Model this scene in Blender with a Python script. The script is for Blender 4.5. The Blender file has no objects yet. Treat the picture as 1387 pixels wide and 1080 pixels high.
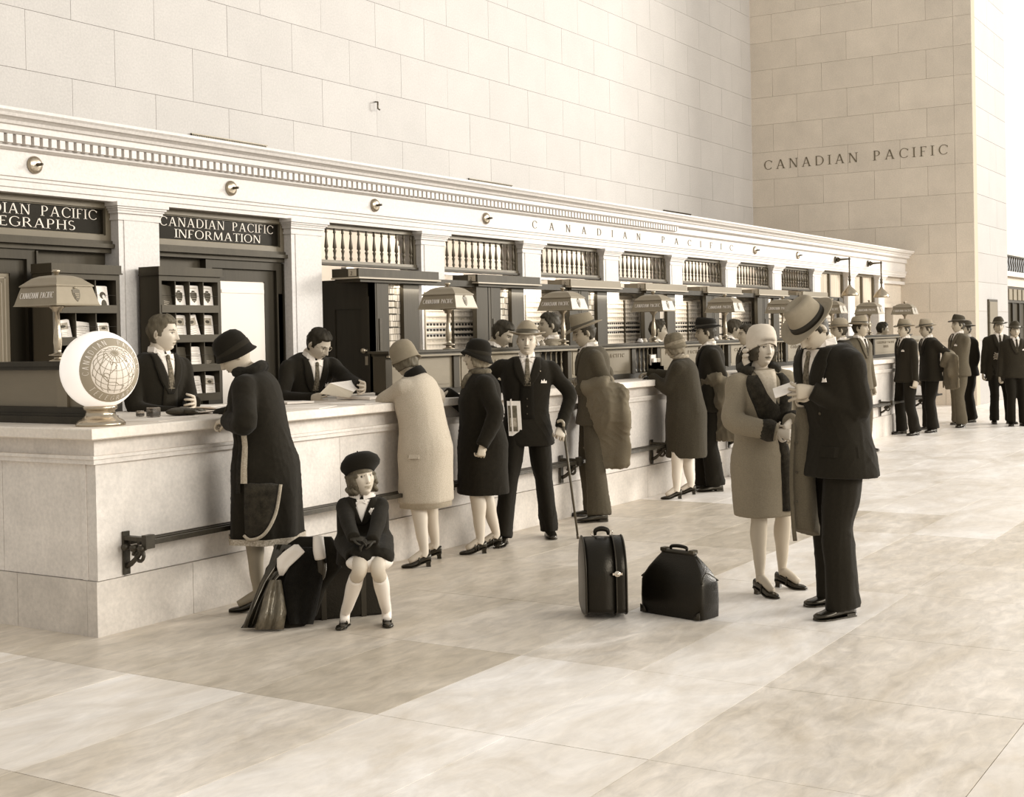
import bpy, math, random
import numpy as np
from mathutils import Vector, Matrix
random.seed(7); RNG = np.random.RandomState(11)
scene = bpy.context.scene
COL = scene.collection
PI = math.pi

# ---------------------------------------------------------------- camera
H_EYE = 1.6
PX, PY = 693.5, 475.0
_d1 = np.array([1815 - PX, 433 - PY]); _d2 = np.array([-2230 - PX, 512 - PY])
FPX = math.sqrt(-(_d1 @ _d2))
_X = np.array([_d1[0], _d1[1], FPX]); _X /= np.linalg.norm(_X)
_Y = np.array([_d2[0], _d2[1], FPX]); _Y /= np.linalg.norm(_Y)
_Z = np.cross(_X, _Y)
R = np.array([_X, _Y, _Z])
CAM = np.array([0, 0, H_EYE])
def ray(u, v): return R @ np.array([u - PX, v - PY, FPX])
def hit(u, v, ax, val):
    d = ray(u, v); return CAM + (val - CAM[ax]) / d[ax] * d
def floor_at(u, v): return hit(u, v, 2, 0.0)
cam_data = bpy.data.cameras.new('camera'); cam = bpy.data.objects.new('camera', cam_data); COL.objects.link(cam)
cam_data.sensor_width = 36; cam_data.lens = FPX / 1387 * 36; cam_data.shift_y = -(540 - PY) / 1387
cam_data.clip_end = 300
_r, _u, _f = R @ [1, 0, 0], R @ [0, -1, 0], R @ [0, 0, 1]
cam.matrix_world = Matrix(((_r[0], _u[0], -_f[0], 0), (_r[1], _u[1], -_f[1], 0), (_r[2], _u[2], -_f[2], H_EYE), (0, 0, 0, 1)))
scene.camera = cam

# ---------------------------------------------------------------- light and exposure
vs = scene.view_settings
vs.view_transform = 'Standard'; vs.look = 'None'; vs.exposure = 0.0; vs.gamma = 1.0; vs.use_curve_mapping = False
world = bpy.data.worlds.new('world'); scene.world = world; world.use_nodes = True
bg = world.node_tree.nodes['Background']; bg.inputs[0].default_value = (1.0, 0.977, 0.93, 1); bg.inputs[1].default_value = 0.67
def area(name, loc, aim, sx, sy, power):
    l = bpy.data.lights.new(name, 'AREA'); l.shape = 'RECTANGLE'; l.size = sx; l.size_y = sy; l.energy = power
    l.color = (1.0, 0.975, 0.925)
    o = bpy.data.objects.new(name, l); COL.objects.link(o); o.location = loc
    o.rotation_euler = (Vector(aim) - Vector(loc)).to_track_quat('-Z', 'Y').to_euler()
    return o
area('window_light_end', (54, -22, 15), (9, 4, 0.5), 16, 10, 23000)      # the great end window of the hall
area('window_light_side', (15, -32, 13), (14, 7, 1.0), 40, 10, 13800)     # clerestory windows opposite the counter

# ---------------------------------------------------------------- materials
TINT = [None]
def sep(v):
    """warm print tone for a grey of linear value v"""
    e = TINT[0] if TINT[0] else v
    return (v, v * (.82 + .13 * e ** 2.2), v * (.54 + .36 * e ** 1.8), 1)
MATS = {}
def mat(name, v, rough=0.6, var=0.0, scale=8.0, stretch=(1, 1, 1), bump=0.0, bscale=60.0, metal=0.0, spec=0.5, coat=0.0, emit=0.0, detail=5, attr=None, v2=None):
    if name in MATS: return MATS[name]
    m = bpy.data.materials.new(name); m.use_nodes = True; nt = m.node_tree; n = nt.nodes; L = nt.links
    b = n['Principled BSDF']; b.inputs['Roughness'].default_value = rough; b.inputs['Metallic'].default_value = metal
    b.inputs['Specular IOR Level'].default_value = spec
    if v < .3 and not metal: b.inputs['Specular Tint'].default_value = (1, .88, .70, 1)
    if coat: b.inputs['Coat Weight'].default_value = coat; b.inputs['Coat Roughness'].default_value = 0.15
    b.inputs['Base Color'].default_value = sep(v)
    if emit: b.inputs['Emission Color'].default_value = sep(max(v, .9)); b.inputs['Emission Strength'].default_value = emit
    tc = n.new('ShaderNodeTexCoord'); mp = n.new('ShaderNodeMapping'); mp.inputs['Scale'].default_value = stretch
    L.new(tc.outputs['Object'], mp.inputs['Vector'])
    if attr:
        a = n.new('ShaderNodeAttribute'); a.attribute_name = attr; src = a.outputs['Color']
        L.new(src, b.inputs['Base Color'])
    elif var > 0:
        ns = n.new('ShaderNodeTexNoise'); ns.inputs['Scale'].default_value = scale; ns.inputs['Detail'].default_value = detail
        ns.inputs['Roughness'].default_value = 0.67
        L.new(mp.outputs[0], ns.inputs['Vector'])
        cr = n.new('ShaderNodeValToRGB'); cr.color_ramp.elements[0].position = 0.3; cr.color_ramp.elements[1].position = 0.7
        cr.color_ramp.elements[0].color = sep(max(v * (1 - var), .001)); cr.color_ramp.elements[1].color = sep(min(v * (1 + var), .98) if v2 is None else v2)
        L.new(ns.outputs['Fac'], cr.inputs['Fac']); L.new(cr.outputs['Color'], b.inputs['Base Color'])
    if bump > 0:
        nb = n.new('ShaderNodeTexNoise'); nb.inputs['Scale'].default_value = bscale; nb.inputs['Detail'].default_value = 4
        L.new(mp.outputs[0], nb.inputs['Vector'])
        bm_ = n.new('ShaderNodeBump'); bm_.inputs['Strength'].default_value = bump; bm_.inputs['Distance'].default_value = 0.01
        L.new(nb.outputs['Fac'], bm_.inputs['Height']); L.new(bm_.outputs['Normal'], b.inputs['Normal'])
    MATS[name] = m; return m
def grain(m, scale=45, lo=.91, hi=1.06, stretch=None):
    nt = m.node_tree; n = nt.nodes; L = nt.links
    b = n['Principled BSDF']; old = b.inputs['Base Color'].links[0].from_socket
    g = n.new('ShaderNodeTexNoise'); g.inputs['Scale'].default_value = scale; g.inputs['Detail'].default_value = 7; g.inputs['Roughness'].default_value = .65
    g.inputs['Distortion'].default_value = .6
    tc = [x for x in n if x.type == 'TEX_COORD'][0]; mp = n.new('ShaderNodeMapping')
    if stretch: mp.inputs['Scale'].default_value = stretch
    L.new(tc.outputs['Object'], mp.inputs['Vector']); L.new(mp.outputs[0], g.inputs['Vector'])
    mr = n.new('ShaderNodeMapRange'); mr.inputs['From Min'].default_value = .3; mr.inputs['From Max'].default_value = .7
    mr.inputs['To Min'].default_value = lo; mr.inputs['To Max'].default_value = hi
    L.new(g.outputs['Fac'], mr.inputs['Value'])
    mx = n.new('ShaderNodeMix'); mx.data_type = 'RGBA'; mx.blend_type = 'MULTIPLY'; mx.inputs['Factor'].default_value = 1
    cmb = n.new('ShaderNodeCombineColor')
    for i in range(3): L.new(mr.outputs[0], cmb.inputs[i])
    L.new(old, mx.inputs['A']); L.new(cmb.outputs[0], mx.inputs['B']); L.new(mx.outputs['Result'], b.inputs['Base Color'])
def stone(name, v, var=0.07, sc=2.2, e=None):
    """limestone: soft clouds plus fine grain"""
    if name in MATS: return MATS[name]
    TINT[0] = e
    m = mat(name, v, rough=0.55, var=var, scale=sc, bump=0.12, bscale=90, detail=9, spec=0.35)
    TINT[0] = None
    nt = m.node_tree; n = nt.nodes; L = nt.links
    b = n['Principled BSDF']; old = b.inputs['Base Color'].links[0].from_socket
    g = n.new('ShaderNodeTexNoise'); g.inputs['Scale'].default_value = 45; g.inputs['Detail'].default_value = 6
    tc = [x for x in n if x.type == 'TEX_COORD'][0]; L.new(tc.outputs['Object'], g.inputs['Vector'])
    mr = n.new('ShaderNodeMapRange'); mr.inputs['From Min'].default_value = .3; mr.inputs['From Max'].default_value = .7
    mr.inputs['To Min'].default_value = 0.91; mr.inputs['To Max'].default_value = 1.06
    L.new(g.outputs['Fac'], mr.inputs['Value'])
    mx = n.new('ShaderNodeMix'); mx.data_type = 'RGBA'; mx.blend_type = 'MULTIPLY'; mx.inputs['Factor'].default_value = 1
    cmb = n.new('ShaderNodeCombineColor')
    for i in range(3): L.new(mr.outputs[0], cmb.inputs[i])
    L.new(old, mx.inputs['A']); L.new(cmb.outputs[0], mx.inputs['B']); L.new(mx.outputs['Result'], b.inputs['Base Color'])
    return m
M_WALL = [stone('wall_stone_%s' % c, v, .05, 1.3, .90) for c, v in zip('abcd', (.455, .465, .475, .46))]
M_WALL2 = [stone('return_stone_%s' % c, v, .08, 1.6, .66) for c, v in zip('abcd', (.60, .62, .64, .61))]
M_TRIM = stone('trim_stone', .64, .03, 1.5, .92)
M_COUNT = [stone('counter_stone_%s' % c, v, .13, 3.0, .85) for c, v in zip('abc', (.71, .73, .68))]
M_PLIN = [stone('plinth_stone_%s' % c, v, .15, 3.0, .80) for c, v in zip('ab', (.62, .65))]
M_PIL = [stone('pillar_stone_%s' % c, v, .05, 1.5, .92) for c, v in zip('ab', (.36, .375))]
M_SLAB = stone('slab_marble', .78, .07, 4.0)
M_JOINT = mat('mortar_joint', .42, .9)
M_WOOD = mat('dark_walnut', .028, .5, .30, 3.5, (1, 1, .12), .10, 40, spec=.3)
M_WOODM = mat('brown_walnut', .044, .5, .30, 3.0, (1, 1, .15), .08, 40, spec=.3)
M_WOODL = mat('tan_oak', .215, .5, .12, 3.0, (.3, .3, 1), .06, 60, coat=.1)
M_WOODH = mat('shelf_walnut_across', .052, .45, .28, 3.5, (.12, 1, 1), .08, 40, spec=.3)
M_BLACK = mat('near_black', .006, .7)
M_GLASSB = mat('black_glass', .008, .16, spec=.35)
M_GOLD = mat('gilt_letters', .72, .5)
M_BRASS = mat('aged_brass', .42, .28, .15, 20, metal=.85)
M_BRASSD = mat('dark_bronze', .10, .38, .2, 20, metal=.7)
M_LAMP = mat('lamp_enamel', .24, .4, .08, 12)
M_LAMPL = mat('lamp_letters', .88, .6)
M_WHITE = mat('white_paint', .78, .5)
M_PAPER = mat('paper', .82, .8, .05, 30)
M_PAPERG = mat('grey_print', .40, .8, .35, 60)
M_DARKP = mat('dark_print', .05, .7)
M_IRON = mat('iron_bronze', .05, .45, .3, 40, metal=.5)

# ---------------------------------------------------------------- mesh helpers
class MB:
    def __init__(s): s.v = []; s.f = []; s.c = []; s.smooth = []
    def add(s, vs_, fs, smooth=False, col=None):
        o = len(s.v); s.v += [tuple(map(float, p)) for p in vs_]; s.f += [tuple(i + o for i in f) for f in fs]
        s.smooth += [smooth] * len(fs)
        if col is not None:
            if isinstance(col, (int, float)): col = [col] * len(vs_)
            s.c += list(col)
        elif s.c or True: s.c += [None] * len(vs_)
        return s
    def box(s, x0, x1, y0, y1, z0, z1, bev=0.0):
        if x0 > x1: x0, x1 = x1, x0
        if y0 > y1: y0, y1 = y1, y0
        if bev <= 0:
            v = [(x, y, z) for x in (x0, x1) for y in (y0, y1) for z in (z0, z1)]
            return s.add(v, [(0, 1, 3, 2), (4, 6, 7, 5), (0, 4, 5, 1), (2, 3, 7, 6), (0, 2, 6, 4), (1, 5, 7, 3)])
        b = bev
        v = []; 
        for z, i in ((z0, b), (z0 + b, 0), (z1 - b, 0), (z1, b)):
            v += [(x0 + i + (b if k in (0, 1) else 0) * 0, y, z) for k, y in ()]
            v += [(x0 + i, y0 + i, z), (x1 - i, y0 + i, z), (x1 - i, y1 - i, z), (x0 + i, y1 - i, z)]
        f = [(3, 2, 1, 0), (12, 13, 14, 15)]
        for l in range(3):
            for k in range(4): f.append((l * 4 + k, l * 4 + (k + 1) % 4, l * 4 + 4 + (k + 1) % 4, l * 4 + 4 + k))
        return s.add(v, f)
    def obox(s, c, ax, ay, az, hx, hy, hz):
        c = np.array(c, float); ax, ay, az = [np.array(a, float) for a in (ax, ay, az)]
        v = [c + i * hx * ax + j * hy * ay + k * hz * az for i in (-1, 1) for j in (-1, 1) for k in (-1, 1)]
        return s.add(v, [(0, 1, 3, 2), (4, 6, 7, 5), (0, 4, 5, 1), (2, 3, 7, 6), (0, 2, 6, 4), (1, 5, 7, 3)])
    def lathe(s, c, prof, seg=20, axis=(0, 0, 1), sx=1, sy=1, col=None):
        """prof: list of (r, z) from bottom to top"""
        ax = Vector(axis).normalized(); q = Vector((0, 0, 1)).rotation_difference(ax).to_matrix()
        v = []
        for r, z in prof:
            for k in range(seg):
                a = 2 * PI * k / seg
                p = q @ Vector((r * math.cos(a) * sx, r * math.sin(a) * sy, z)); v.append((c[0] + p.x, c[1] + p.y, c[2] + p.z))
        f = []
        for i in range(len(prof) - 1):
            for k in range(seg): f.append((i * seg + k, i * seg + (k + 1) % seg, (i + 1) * seg + (k + 1) % seg, (i + 1) * seg + k))
        f.append(tuple(range(seg - 1, -1, -1))); f.append(tuple(range((len(prof) - 1) * seg, len(prof) * seg)))
        return s.add(v, f, True, col)
    def rings(s, rings, cap=True, smooth=True, col=None, closed=True):
        """loft through equal-length rings of points"""
        n = len(rings[0]); v = [p for r in rings for p in r]; f = []
        for i in range(len(rings) - 1):
            for k in range(n if closed else n - 1):
                k2 = (k + 1) % n; f.append((i * n + k, i * n + k2, (i + 1) * n + k2, (i + 1) * n + k))
        if cap and closed: f.append(tuple(range(n - 1, -1, -1))); f.append(tuple(range((len(rings) - 1) * n, len(rings) * n)))
        return s.add(v, f, smooth, col)
    def tube(s, pts, rad, seg=10, flat=None, col=None, sub=0, up=(0, 0, 1), exp=2.0):
        """tube along points; rad scalar/list or list of (ra, rb)"""
        P = [np.array(p, float) for p in pts]
        if not isinstance(rad, (list, tuple)): rad = [rad] * len(P)
        rr = [(r, r) if not isinstance(r, (list, tuple)) else r for r in rad]
        if sub:
            P2 = []; R2 = []
            n = len(P)
            for i in range(n - 1):
                p0, p1, p2, p3 = P[max(i - 1, 0)], P[i], P[i + 1], P[min(i + 2, n - 1)]
                for k in range(sub):
                    t = k / sub
                    P2.append(.5 * ((2 * p1) + (-p0 + p2) * t + (2 * p0 - 5 * p1 + 4 * p2 - p3) * t * t + (-p0 + 3 * p1 - 3 * p2 + p3) * t ** 3))
                    ts = t * t * (3 - 2 * t)
                    R2.append((rr[i][0] * (1 - ts) + rr[i + 1][0] * ts, rr[i][1] * (1 - ts) + rr[i + 1][1] * ts))
            P2.append(P[-1]); R2.append(rr[-1]); P, rr = P2, R2
        rings = []; u = np.array(up, float)
        for i, p in enumerate(P):
            t = P[min(i + 1, len(P) - 1)] - P[max(i - 1, 0)]; t = t / (np.linalg.norm(t) + 1e-9)
            a = u - t * (u @ t)
            if np.linalg.norm(a) < 1e-3: a = np.array([1, 0, 0]) - t * t[0]
            a /= np.linalg.norm(a); b = np.cross(t, a); u = a
            rg = []
            for k in range(seg):
                th = 2 * PI * k / seg; c_, s_ = math.cos(th), math.sin(th)
                if exp != 2: c_ = math.copysign(abs(c_) ** (2 / exp), c_); s_ = math.copysign(abs(s_) ** (2 / exp), s_)
                rg.append(p + a * rr[i][0] * c_ + b * rr[i][1] * s_)
            rings.append(rg)
        s.rings(rings, True, True, col); return s
    def ellipsoid(s, c, r, seg=14, rings=9, col=None, rot=None):
        v = []; c = np.array(c, float)
        for i in range(rings + 1):
            ph = PI * (i + .02 if i == 0 else (i - .02 if i == rings else i)) / rings
            for k in range(seg):
                th = 2 * PI * k / seg
                p = np.array([r[0] * math.sin(ph) * math.cos(th), r[1] * math.sin(ph) * math.sin(th), -r[2] * math.cos(ph)])
                if rot is not None: p = rot @ p
                v.append(c + p)
        f = []
        for i in range(rings):
            for k in range(seg): f.append((i * seg + k, i * seg + (k + 1) % seg, (i + 1) * seg + (k + 1) % seg, (i + 1) * seg + k))
        f.append(tuple(range(seg - 1, -1, -1))); f.append(tuple(range(rings * seg, (rings + 1) * seg)))
        return s.add(v, f, True, col)
    def mesh(s, name):
        me = bpy.data.meshes.new(name); me.from_pydata(s.v, [], s.f); me.update()
        me.polygons.foreach_set('use_smooth', s.smooth)
        if any(c is not None for c in s.c):
            at = me.color_attributes.new('Col', 'FLOAT_COLOR', 'POINT'); a = np.ones((len(s.v), 4), np.float32)
            for i, c in enumerate(s.c):
                if c is not None: a[i] = sep(c)
            at.data.foreach_set('color', a.ravel())
        return me
    def build(s, name, m, parent=None, loc=None, local=False):
        me = s.mesh(name); me.materials.append(m)
        o = bpy.data.objects.new(name, me); COL.objects.link(o)
        if parent is not None:
            o.parent = parent
            if not local:  # built in world coordinates
                o.matrix_parent_inverse = Matrix.Translation(-Vector(parent['_o'])) if '_o' in parent else Matrix()
        return o
def tag(o, label=None, cat=None, group=None, kind=None):
    if label: o['label'] = label
    if cat: o['category'] = cat
    if group: o['group'] = group
    if kind: o['kind'] = kind
    return o
def empty(name, loc=(0, 0, 0), rz=0.0):
    o = bpy.data.objects.new(name, None); COL.objects.link(o); o.location = loc; o.rotation_euler = (0, 0, rz); o.empty_display_size = .1
    return o
def part(name, mb, m, parent): return mb.build(name, m, parent, local=True)
def boxpart(name, m, parent, *a, **k): return MB().box(*a, **k).build(name, m, parent, local=True)
def copy_tree(o, parent=None):
    c = o.copy(); COL.objects.link(c)
    if parent is not None: c.parent = parent
    for ch in list(o.children): copy_tree(ch, c)
    return c

# ---------------------------------------------------------------- lettering (own roman capitals)
def _letters(serif=True):
    G = {}
    TK, TN, SF = .115, .05, .032
    def st(x0, y0, x1, y1, w):   # stroke of horizontal width w
        return [[(x0 - w / 2, y0), (x0 + w / 2, y0), (x1 + w / 2, y1), (x1 - w / 2, y1)]]
    def bar(x0, x1, y, h=TN): return [[(x0, y - h / 2), (x1, y - h / 2), (x1, y + h / 2), (x0, y + h / 2)]]
    def sf(x, y, w=.17):
        return [[(x - w, y), (x + w, y), (x + w, y + SF), (x - w, y + SF)]] if serif else []
    def arc(cx, cy, rx, ry, a0, a1, n=14, tk=TK, tn=TN):
        q = []
        for i in range(n):
            aa = [math.radians(a0 + (a1 - a0) * k / n) for k in (i, i + 1)]
            pts = []
            for a in aa:
                w = tn + (tk - tn) * abs(math.cos(a)) ** 1.3
                pts.append(((cx + rx * math.cos(a), cy + ry * math.sin(a)), (cx + (rx - w) * math.cos(a), cy + (ry - tn) * math.sin(a))))
            q.append([pts[0][0], pts[1][0], pts[1][1], pts[0][1]])
        return q
    if not serif: TK = TN = .13; SF = 0
    G['I'] = (.22, st(.11, 0, .11, 1, TK) + sf(.11, 0) + sf(.11, 1 - SF))
    G['A'] = (.86, st(.10, 0, .41, 1, TN * 1.2) + st(.74, 0, .43, 1, TK * 1.1) + bar(.2, .62, .34) + sf(.1, 0, .12) + sf(.74, 0, .14))
    G['N'] = (.82, st(.10, 0, .10, 1, TN * 1.2) + st(.12, 1, .70, 0, TK * 1.15) + st(.72, 0, .72, 1, TN * 1.2) + sf(.1, 0, .12) + sf(.08, 1 - SF, .12) + sf(.72, 1 - SF, .12))
    G['M'] = (1.0, st(.10, 0, .14, 1, TN * 1.2) + st(.16, 1, .5, .05, TK) + st(.5, .05, .84, 1, TN * 1.2) + st(.88, 0, .86, 1, TK) + sf(.1, 0, .12) + sf(.88, 0, .14))
    G['E'] = (.60, st(.12, 0, .12, 1, TK) + bar(.05, .56, .03) + bar(.05, .54, .97) + bar(.12, .44, .52) + (st(.54, .0, .56, .16, TN) + st(.52, .84, .54, 1, TN) if serif else []))
    G['F'] = (.56, st(.12, 0, .12, 1, TK) + bar(.05, .54, .97) + bar(.12, .42, .50) + sf(.12, 0) + (st(.52, .84, .54, 1, TN) if serif else []))
    G['L'] = (.58, st(.12, 0, .12, 1, TK) + bar(.05, .54, .03) + sf(.12, 1 - SF) + (st(.52, 0, .54, .18, TN) if serif else []))
    G['T'] = (.70, st(.35, 0, .35, 1, TK) + bar(.02, .68, .97) + sf(.35, 0) + (st(.05, .84, .03, 1, TN) + st(.65, .84, .67, 1, TN) if serif else []))
    G['H'] = (.80, st(.12, 0, .12, 1, TK) + st(.68, 0, .68, 1, TK) + bar(.12, .68, .52) + sf(.12, 0, .14) + sf(.12, 1 - SF, .14) + sf(.68, 0, .14) + sf(.68, 1 - SF, .14))
    G['O'] = (.90, arc(.45, .5, .44, .51, 0, 360, 24))
    G['C'] = (.80, arc(.46, .5, .44, .51, 42, 318, 20) + (st(.77, .72, .79, .9, TN) if serif else []))
    G['G'] = (.86, arc(.46, .5, .44, .51, 42, 318, 20) + st(.76, .12, .76, .45, TK * .9) + bar(.6, .86, .45, TN * .8))
    G['D'] = (.84, st(.12, 0, .12, 1, TK) + arc(.30, .5, .52, .51, -90, 90, 14) + bar(.04, .34, .0 + TN / 2) + bar(.04, .34, 1 - TN / 2))
    G['P'] = (.64, st(.12, 0, .12, 1, TK) + arc(.28, .72, .32, .28, -90, 90, 10) + bar(.04, .30, 1 - TN / 2) + bar(.12, .30, .44 + TN / 2) + sf(.12, 0))
    G['R'] = (.74, st(.12, 0, .12, 1, TK) + arc(.28, .73, .32, .27, -90, 90, 10) + bar(.04, .30, 1 - TN / 2) + bar(.12, .30, .46 + TN / 2) + sf(.12, 0, .14) + st(.70, 0, .36, .48, TK) + sf(.70, 0, .06))
    G['S'] = (.58, arc(.29, .74, .25, .26, 40, 270, 12, tk=TK * .8) + arc(.29, .26, .27, .26, -140, 90, 12, tk=TK * .9))
    G['K'] = (.74, st(.12, 0, .12, 1, TK) + st(.14, .42, .62, 1, TN * 1.2) + st(.66, 0, .28, .58, TK) + sf(.12, 0, .14) + sf(.12, 1 - SF, .14))
    G['B'] = (.66, st(.12, 0, .12, 1, TK) + arc(.26, .75, .28, .25, -90, 90, 10) + arc(.26, .27, .34, .27, -90, 90, 10) + bar(.04, .28, 1 - TN / 2) + bar(.04, .28, TN / 2))
    G[' '] = (.62, [])
    G['2'] = (.6, arc(.3, .7, .26, .3, -40, 170, 10) + st(.08, 0, .48, .56, TK) + bar(.02, .58, .05, .1))
    return G
GL, GS = _letters(True), _letters(False)
def text_mb(s, o, ud, vd, h, gap=.12, depth=.004, center=False, serif=True, width=None, mapper=None):
    G = GL if serif else GS; mb = MB(); o, ud, vd = [np.array(a, float) for a in (o, ud, vd)]; nd = np.cross(ud, vd)
    adv = [G[c][0] + (gap if c != ' ' else gap) for c in s]; tot = sum(adv) - gap
    sc = 1.0 if width is None else width / (tot * h)
    x = -tot / 2 if center else 0.0
    for c, a in zip(s, adv):
        for q in G[c][1]:
            p = []
            for (px, py) in q:
                uu, vv = (x + px) * h * sc, py * h
                p.append(mapper(uu, vv, depth) if mapper else o + ud * uu + vd * vv + nd * depth)
            base = [mapper((x + px) * h * sc, py * h, 0) if mapper else o + ud * (x + px) * h * sc + vd * py * h for px, py in q]
            n = len(q)
            mb.add(p + base, [tuple(range(n))] + [(i, n + i, n + (i + 1) % n, (i + 1) % n) for i in range(n)])
        x += a
    return mb
def mw(o):
    m = Matrix.Translation(o.location) @ o.rotation_euler.to_matrix().to_4x4()
    if o.parent: return mw(o.parent) @ o.matrix_parent_inverse @ m
    return m
def wp(name, mb, m, parent):
    """part whose mesh is given in world coordinates"""
    o = mb.build(name, m, None)
    if parent is not None:
        o.parent = parent; o.matrix_parent_inverse = mw(parent).inverted()
    return o
def wbox(name, m, parent, *a, **k): return wp(name, MB().box(*a, **k), m, parent)
BAY = 1.915
def colx(k): return 7.29 + BAY * k        # right edge of column k+1's shaft (k = 0 is the column by the clerk)
YF = 7.67                                  # face of the column shafts and frieze
XR = 27.97                                 # return wall

# ---------------------------------------------------------------- floor: marble flags in fields and bands
fl = MB().box(-3, 40, -6, 12, -.12, -.03).build('floor', M_JOINT); tag(fl, kind='structure')
FM = []
for i, v in enumerate((.56, .62, .68, .74, .84, .92)):
    m = mat('floor_marble_%d' % i, v, .30, .16, 1.1, (1, 1.8, 1), .04, 30, spec=.5, detail=10); FM.append(m)
    grain(m, 5.5, .80 if i < 4 else .9, 1.14 if i < 4 else 1.07, (1, 2.6, 1))
    n = m.node_tree.nodes; ns = [x for x in n if x.type == 'TEX_NOISE'][0]; ns.inputs['Distortion'].default_value = 1.2
    rr_ = n.new('ShaderNodeMapRange'); rr_.inputs['To Min'].default_value = .22; rr_.inputs['To Max'].default_value = .5
    m.node_tree.links.new(ns.outputs['Fac'], rr_.inputs['Value']); m.node_tree.links.new(rr_.outputs[0], n['Principled BSDF'].inputs['Roughness'])
xs = [-3, .9, 2.1, 3.25, 4.50]; x = 4.5
while x < 17: x += 1.18; xs.append(x)
while x < 33: x += 1.6; xs.append(x)
ys = [-6, -4.4, -2.8, -1.4, 0, 1.1, 2.22, 2.85, 3.50, 4.25, 5.0, 5.75, 7.2, 9.0]
flag_cache = {}
rf = random.Random(5)
for i in range(len(xs) - 1):
    for j in range(len(ys) - 1):
        x0, x1, y0, y1 = xs[i], xs[i + 1], ys[j], ys[j + 1]
        xc, yc = (x0 + x1) / 2, (y0 + y1) / 2
        band = (3.25 < xc < 4.5) or (2.22 < yc < 3.5)
        far = xc > 17
        k = rf.choice((3, 4)) if band else rf.choice((0, 1, 1, 2))
        if xc < 3.25 and yc > 3.5: k = rf.choice((1, 2))
        if yc < 2.22 and xc > 4.5: k = rf.choice((2, 3))
        if yc < 1.1 or xc > 11: k = rf.choice((4, 4, 5))  # paler slabs here: glare from the end window put into the colour
        if far: k = rf.choice((4, 5))  # far slabs kept pale too, painting in the bright far floor
        g = .0018
        o = MB().box(x0 + g, x1 - g, y0 + g, y1 - g, -.03, rf.uniform(-.0004, .0004)).build('floor_tile', FM[k], fl, local=True)

# ---------------------------------------------------------------- ashlar walls
def ashlar(name, m_list, origin, ux, n_out, row_edges, joints, thick=.3, label=None):
    """wall along axis ux with blocks; joints(row) gives the positions of the joints"""
    base = empty(name, origin); tag(base, kind='structure')
    o = np.array(origin, float)
    ux = np.array(ux, float); nn = np.array(n_out, float)
    rl = random.Random(name)
    js0 = joints(0); a0, a1 = min(js0), max(js0)
    back = MB()
    z0, z1 = row_edges[0], row_edges[-1]
    P = lambda a, d, z: (ux[0] * a + nn[0] * d, ux[1] * a + nn[1] * d, z)
    v = [P(a, d, z) for a in (a0, a1) for d in (-thick, -.012) for z in (z0, z1)]
    back.add(v, [(0, 1, 3, 2), (4, 6, 7, 5), (0, 4, 5, 1), (2, 3, 7, 6), (0, 2, 6, 4), (1, 5, 7, 3)])
    back.build('wall_core', M_JOINT, base, local=True)
    for r in range(len(row_edges) - 1):
        js = joints(r)
        for a, b in zip(js[:-1], js[1:]):
            g = .0022; e = rl.uniform(0, .002); mb = MB()
            v = [P(t, d, z) for t in (a + g, b - g) for d in (-.05, e) for z in (row_edges[r] + g, row_edges[r + 1] - g)]
            mb.add(v, [(0, 1, 3, 2), (4, 6, 7, 5), (0, 4, 5, 1), (2, 3, 7, 6), (0, 2, 6, 4), (1, 5, 7, 3)])
            mb.build('stone_block', rl.choice(m_list), base, local=True)
    return base
rows = [3.117 + .6003 * k for k in range(0, 13)]
def main_j(r):
    off = 9.315 if r % 2 == 1 else 9.884
    a = [x for x in (off + 1.1335 * k for k in range(-4, 17)) if 5.6 < x < XR - .3]
    return [5.0] + a + [XR]
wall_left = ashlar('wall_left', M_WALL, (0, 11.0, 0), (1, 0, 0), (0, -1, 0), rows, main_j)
rrows = [0.0, .115 + .6003] + [.115 + .6003 * k for k in range(2, 17)]
def ret_j(r):
    off = 10.495 if r % 2 == 1 else 9.95
    if r == 0: off = 10.2
    a = [y for y in (off - 1.105 * k for k in range(0, 4)) if 6.75 < y < 10.9]
    return sorted([6.27, 6.63] + a + [11.0])
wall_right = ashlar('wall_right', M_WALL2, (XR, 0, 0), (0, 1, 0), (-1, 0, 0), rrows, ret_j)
# lettering cut in the return wall; reads from far (+Y) to near
tx = text_mb('CANADIAN PACIFIC', (XR - .001, 10.72, 5.135), (0, -1, 0), (0, 0, 1), .20, gap=.42, depth=.006, width=3.95)
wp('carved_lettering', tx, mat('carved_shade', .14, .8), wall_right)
# pillar face turned to the hall
pil = empty('wall_front', (0, 6.27, 0)); tag(pil, kind='structure')
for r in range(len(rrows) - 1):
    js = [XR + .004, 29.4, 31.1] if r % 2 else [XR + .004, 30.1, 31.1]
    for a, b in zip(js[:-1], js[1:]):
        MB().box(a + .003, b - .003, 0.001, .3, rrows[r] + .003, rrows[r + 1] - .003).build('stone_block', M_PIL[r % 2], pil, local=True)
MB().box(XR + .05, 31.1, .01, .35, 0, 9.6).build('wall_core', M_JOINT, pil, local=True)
p_ = hit(1338, 406, 1, 6.27); q_ = hit(1349, 406, 1, 6.27)
pq = empty('wall_plaque', (p_[0], 6.26, 1.0)); tag(pq, 'tall narrow dark bronze panel fixed to the bright pillar', 'plaque')
wbox('plaque_frame', M_BRASSD, pq, p_[0] - .05, q_[0], 6.235, 6.27, .95, 2.17)
wbox('plaque_field', mat('plaque_field', .16, .5), pq, p_[0], q_[0] - .05, 6.228, 6.236, 1.0, 2.12)
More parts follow.
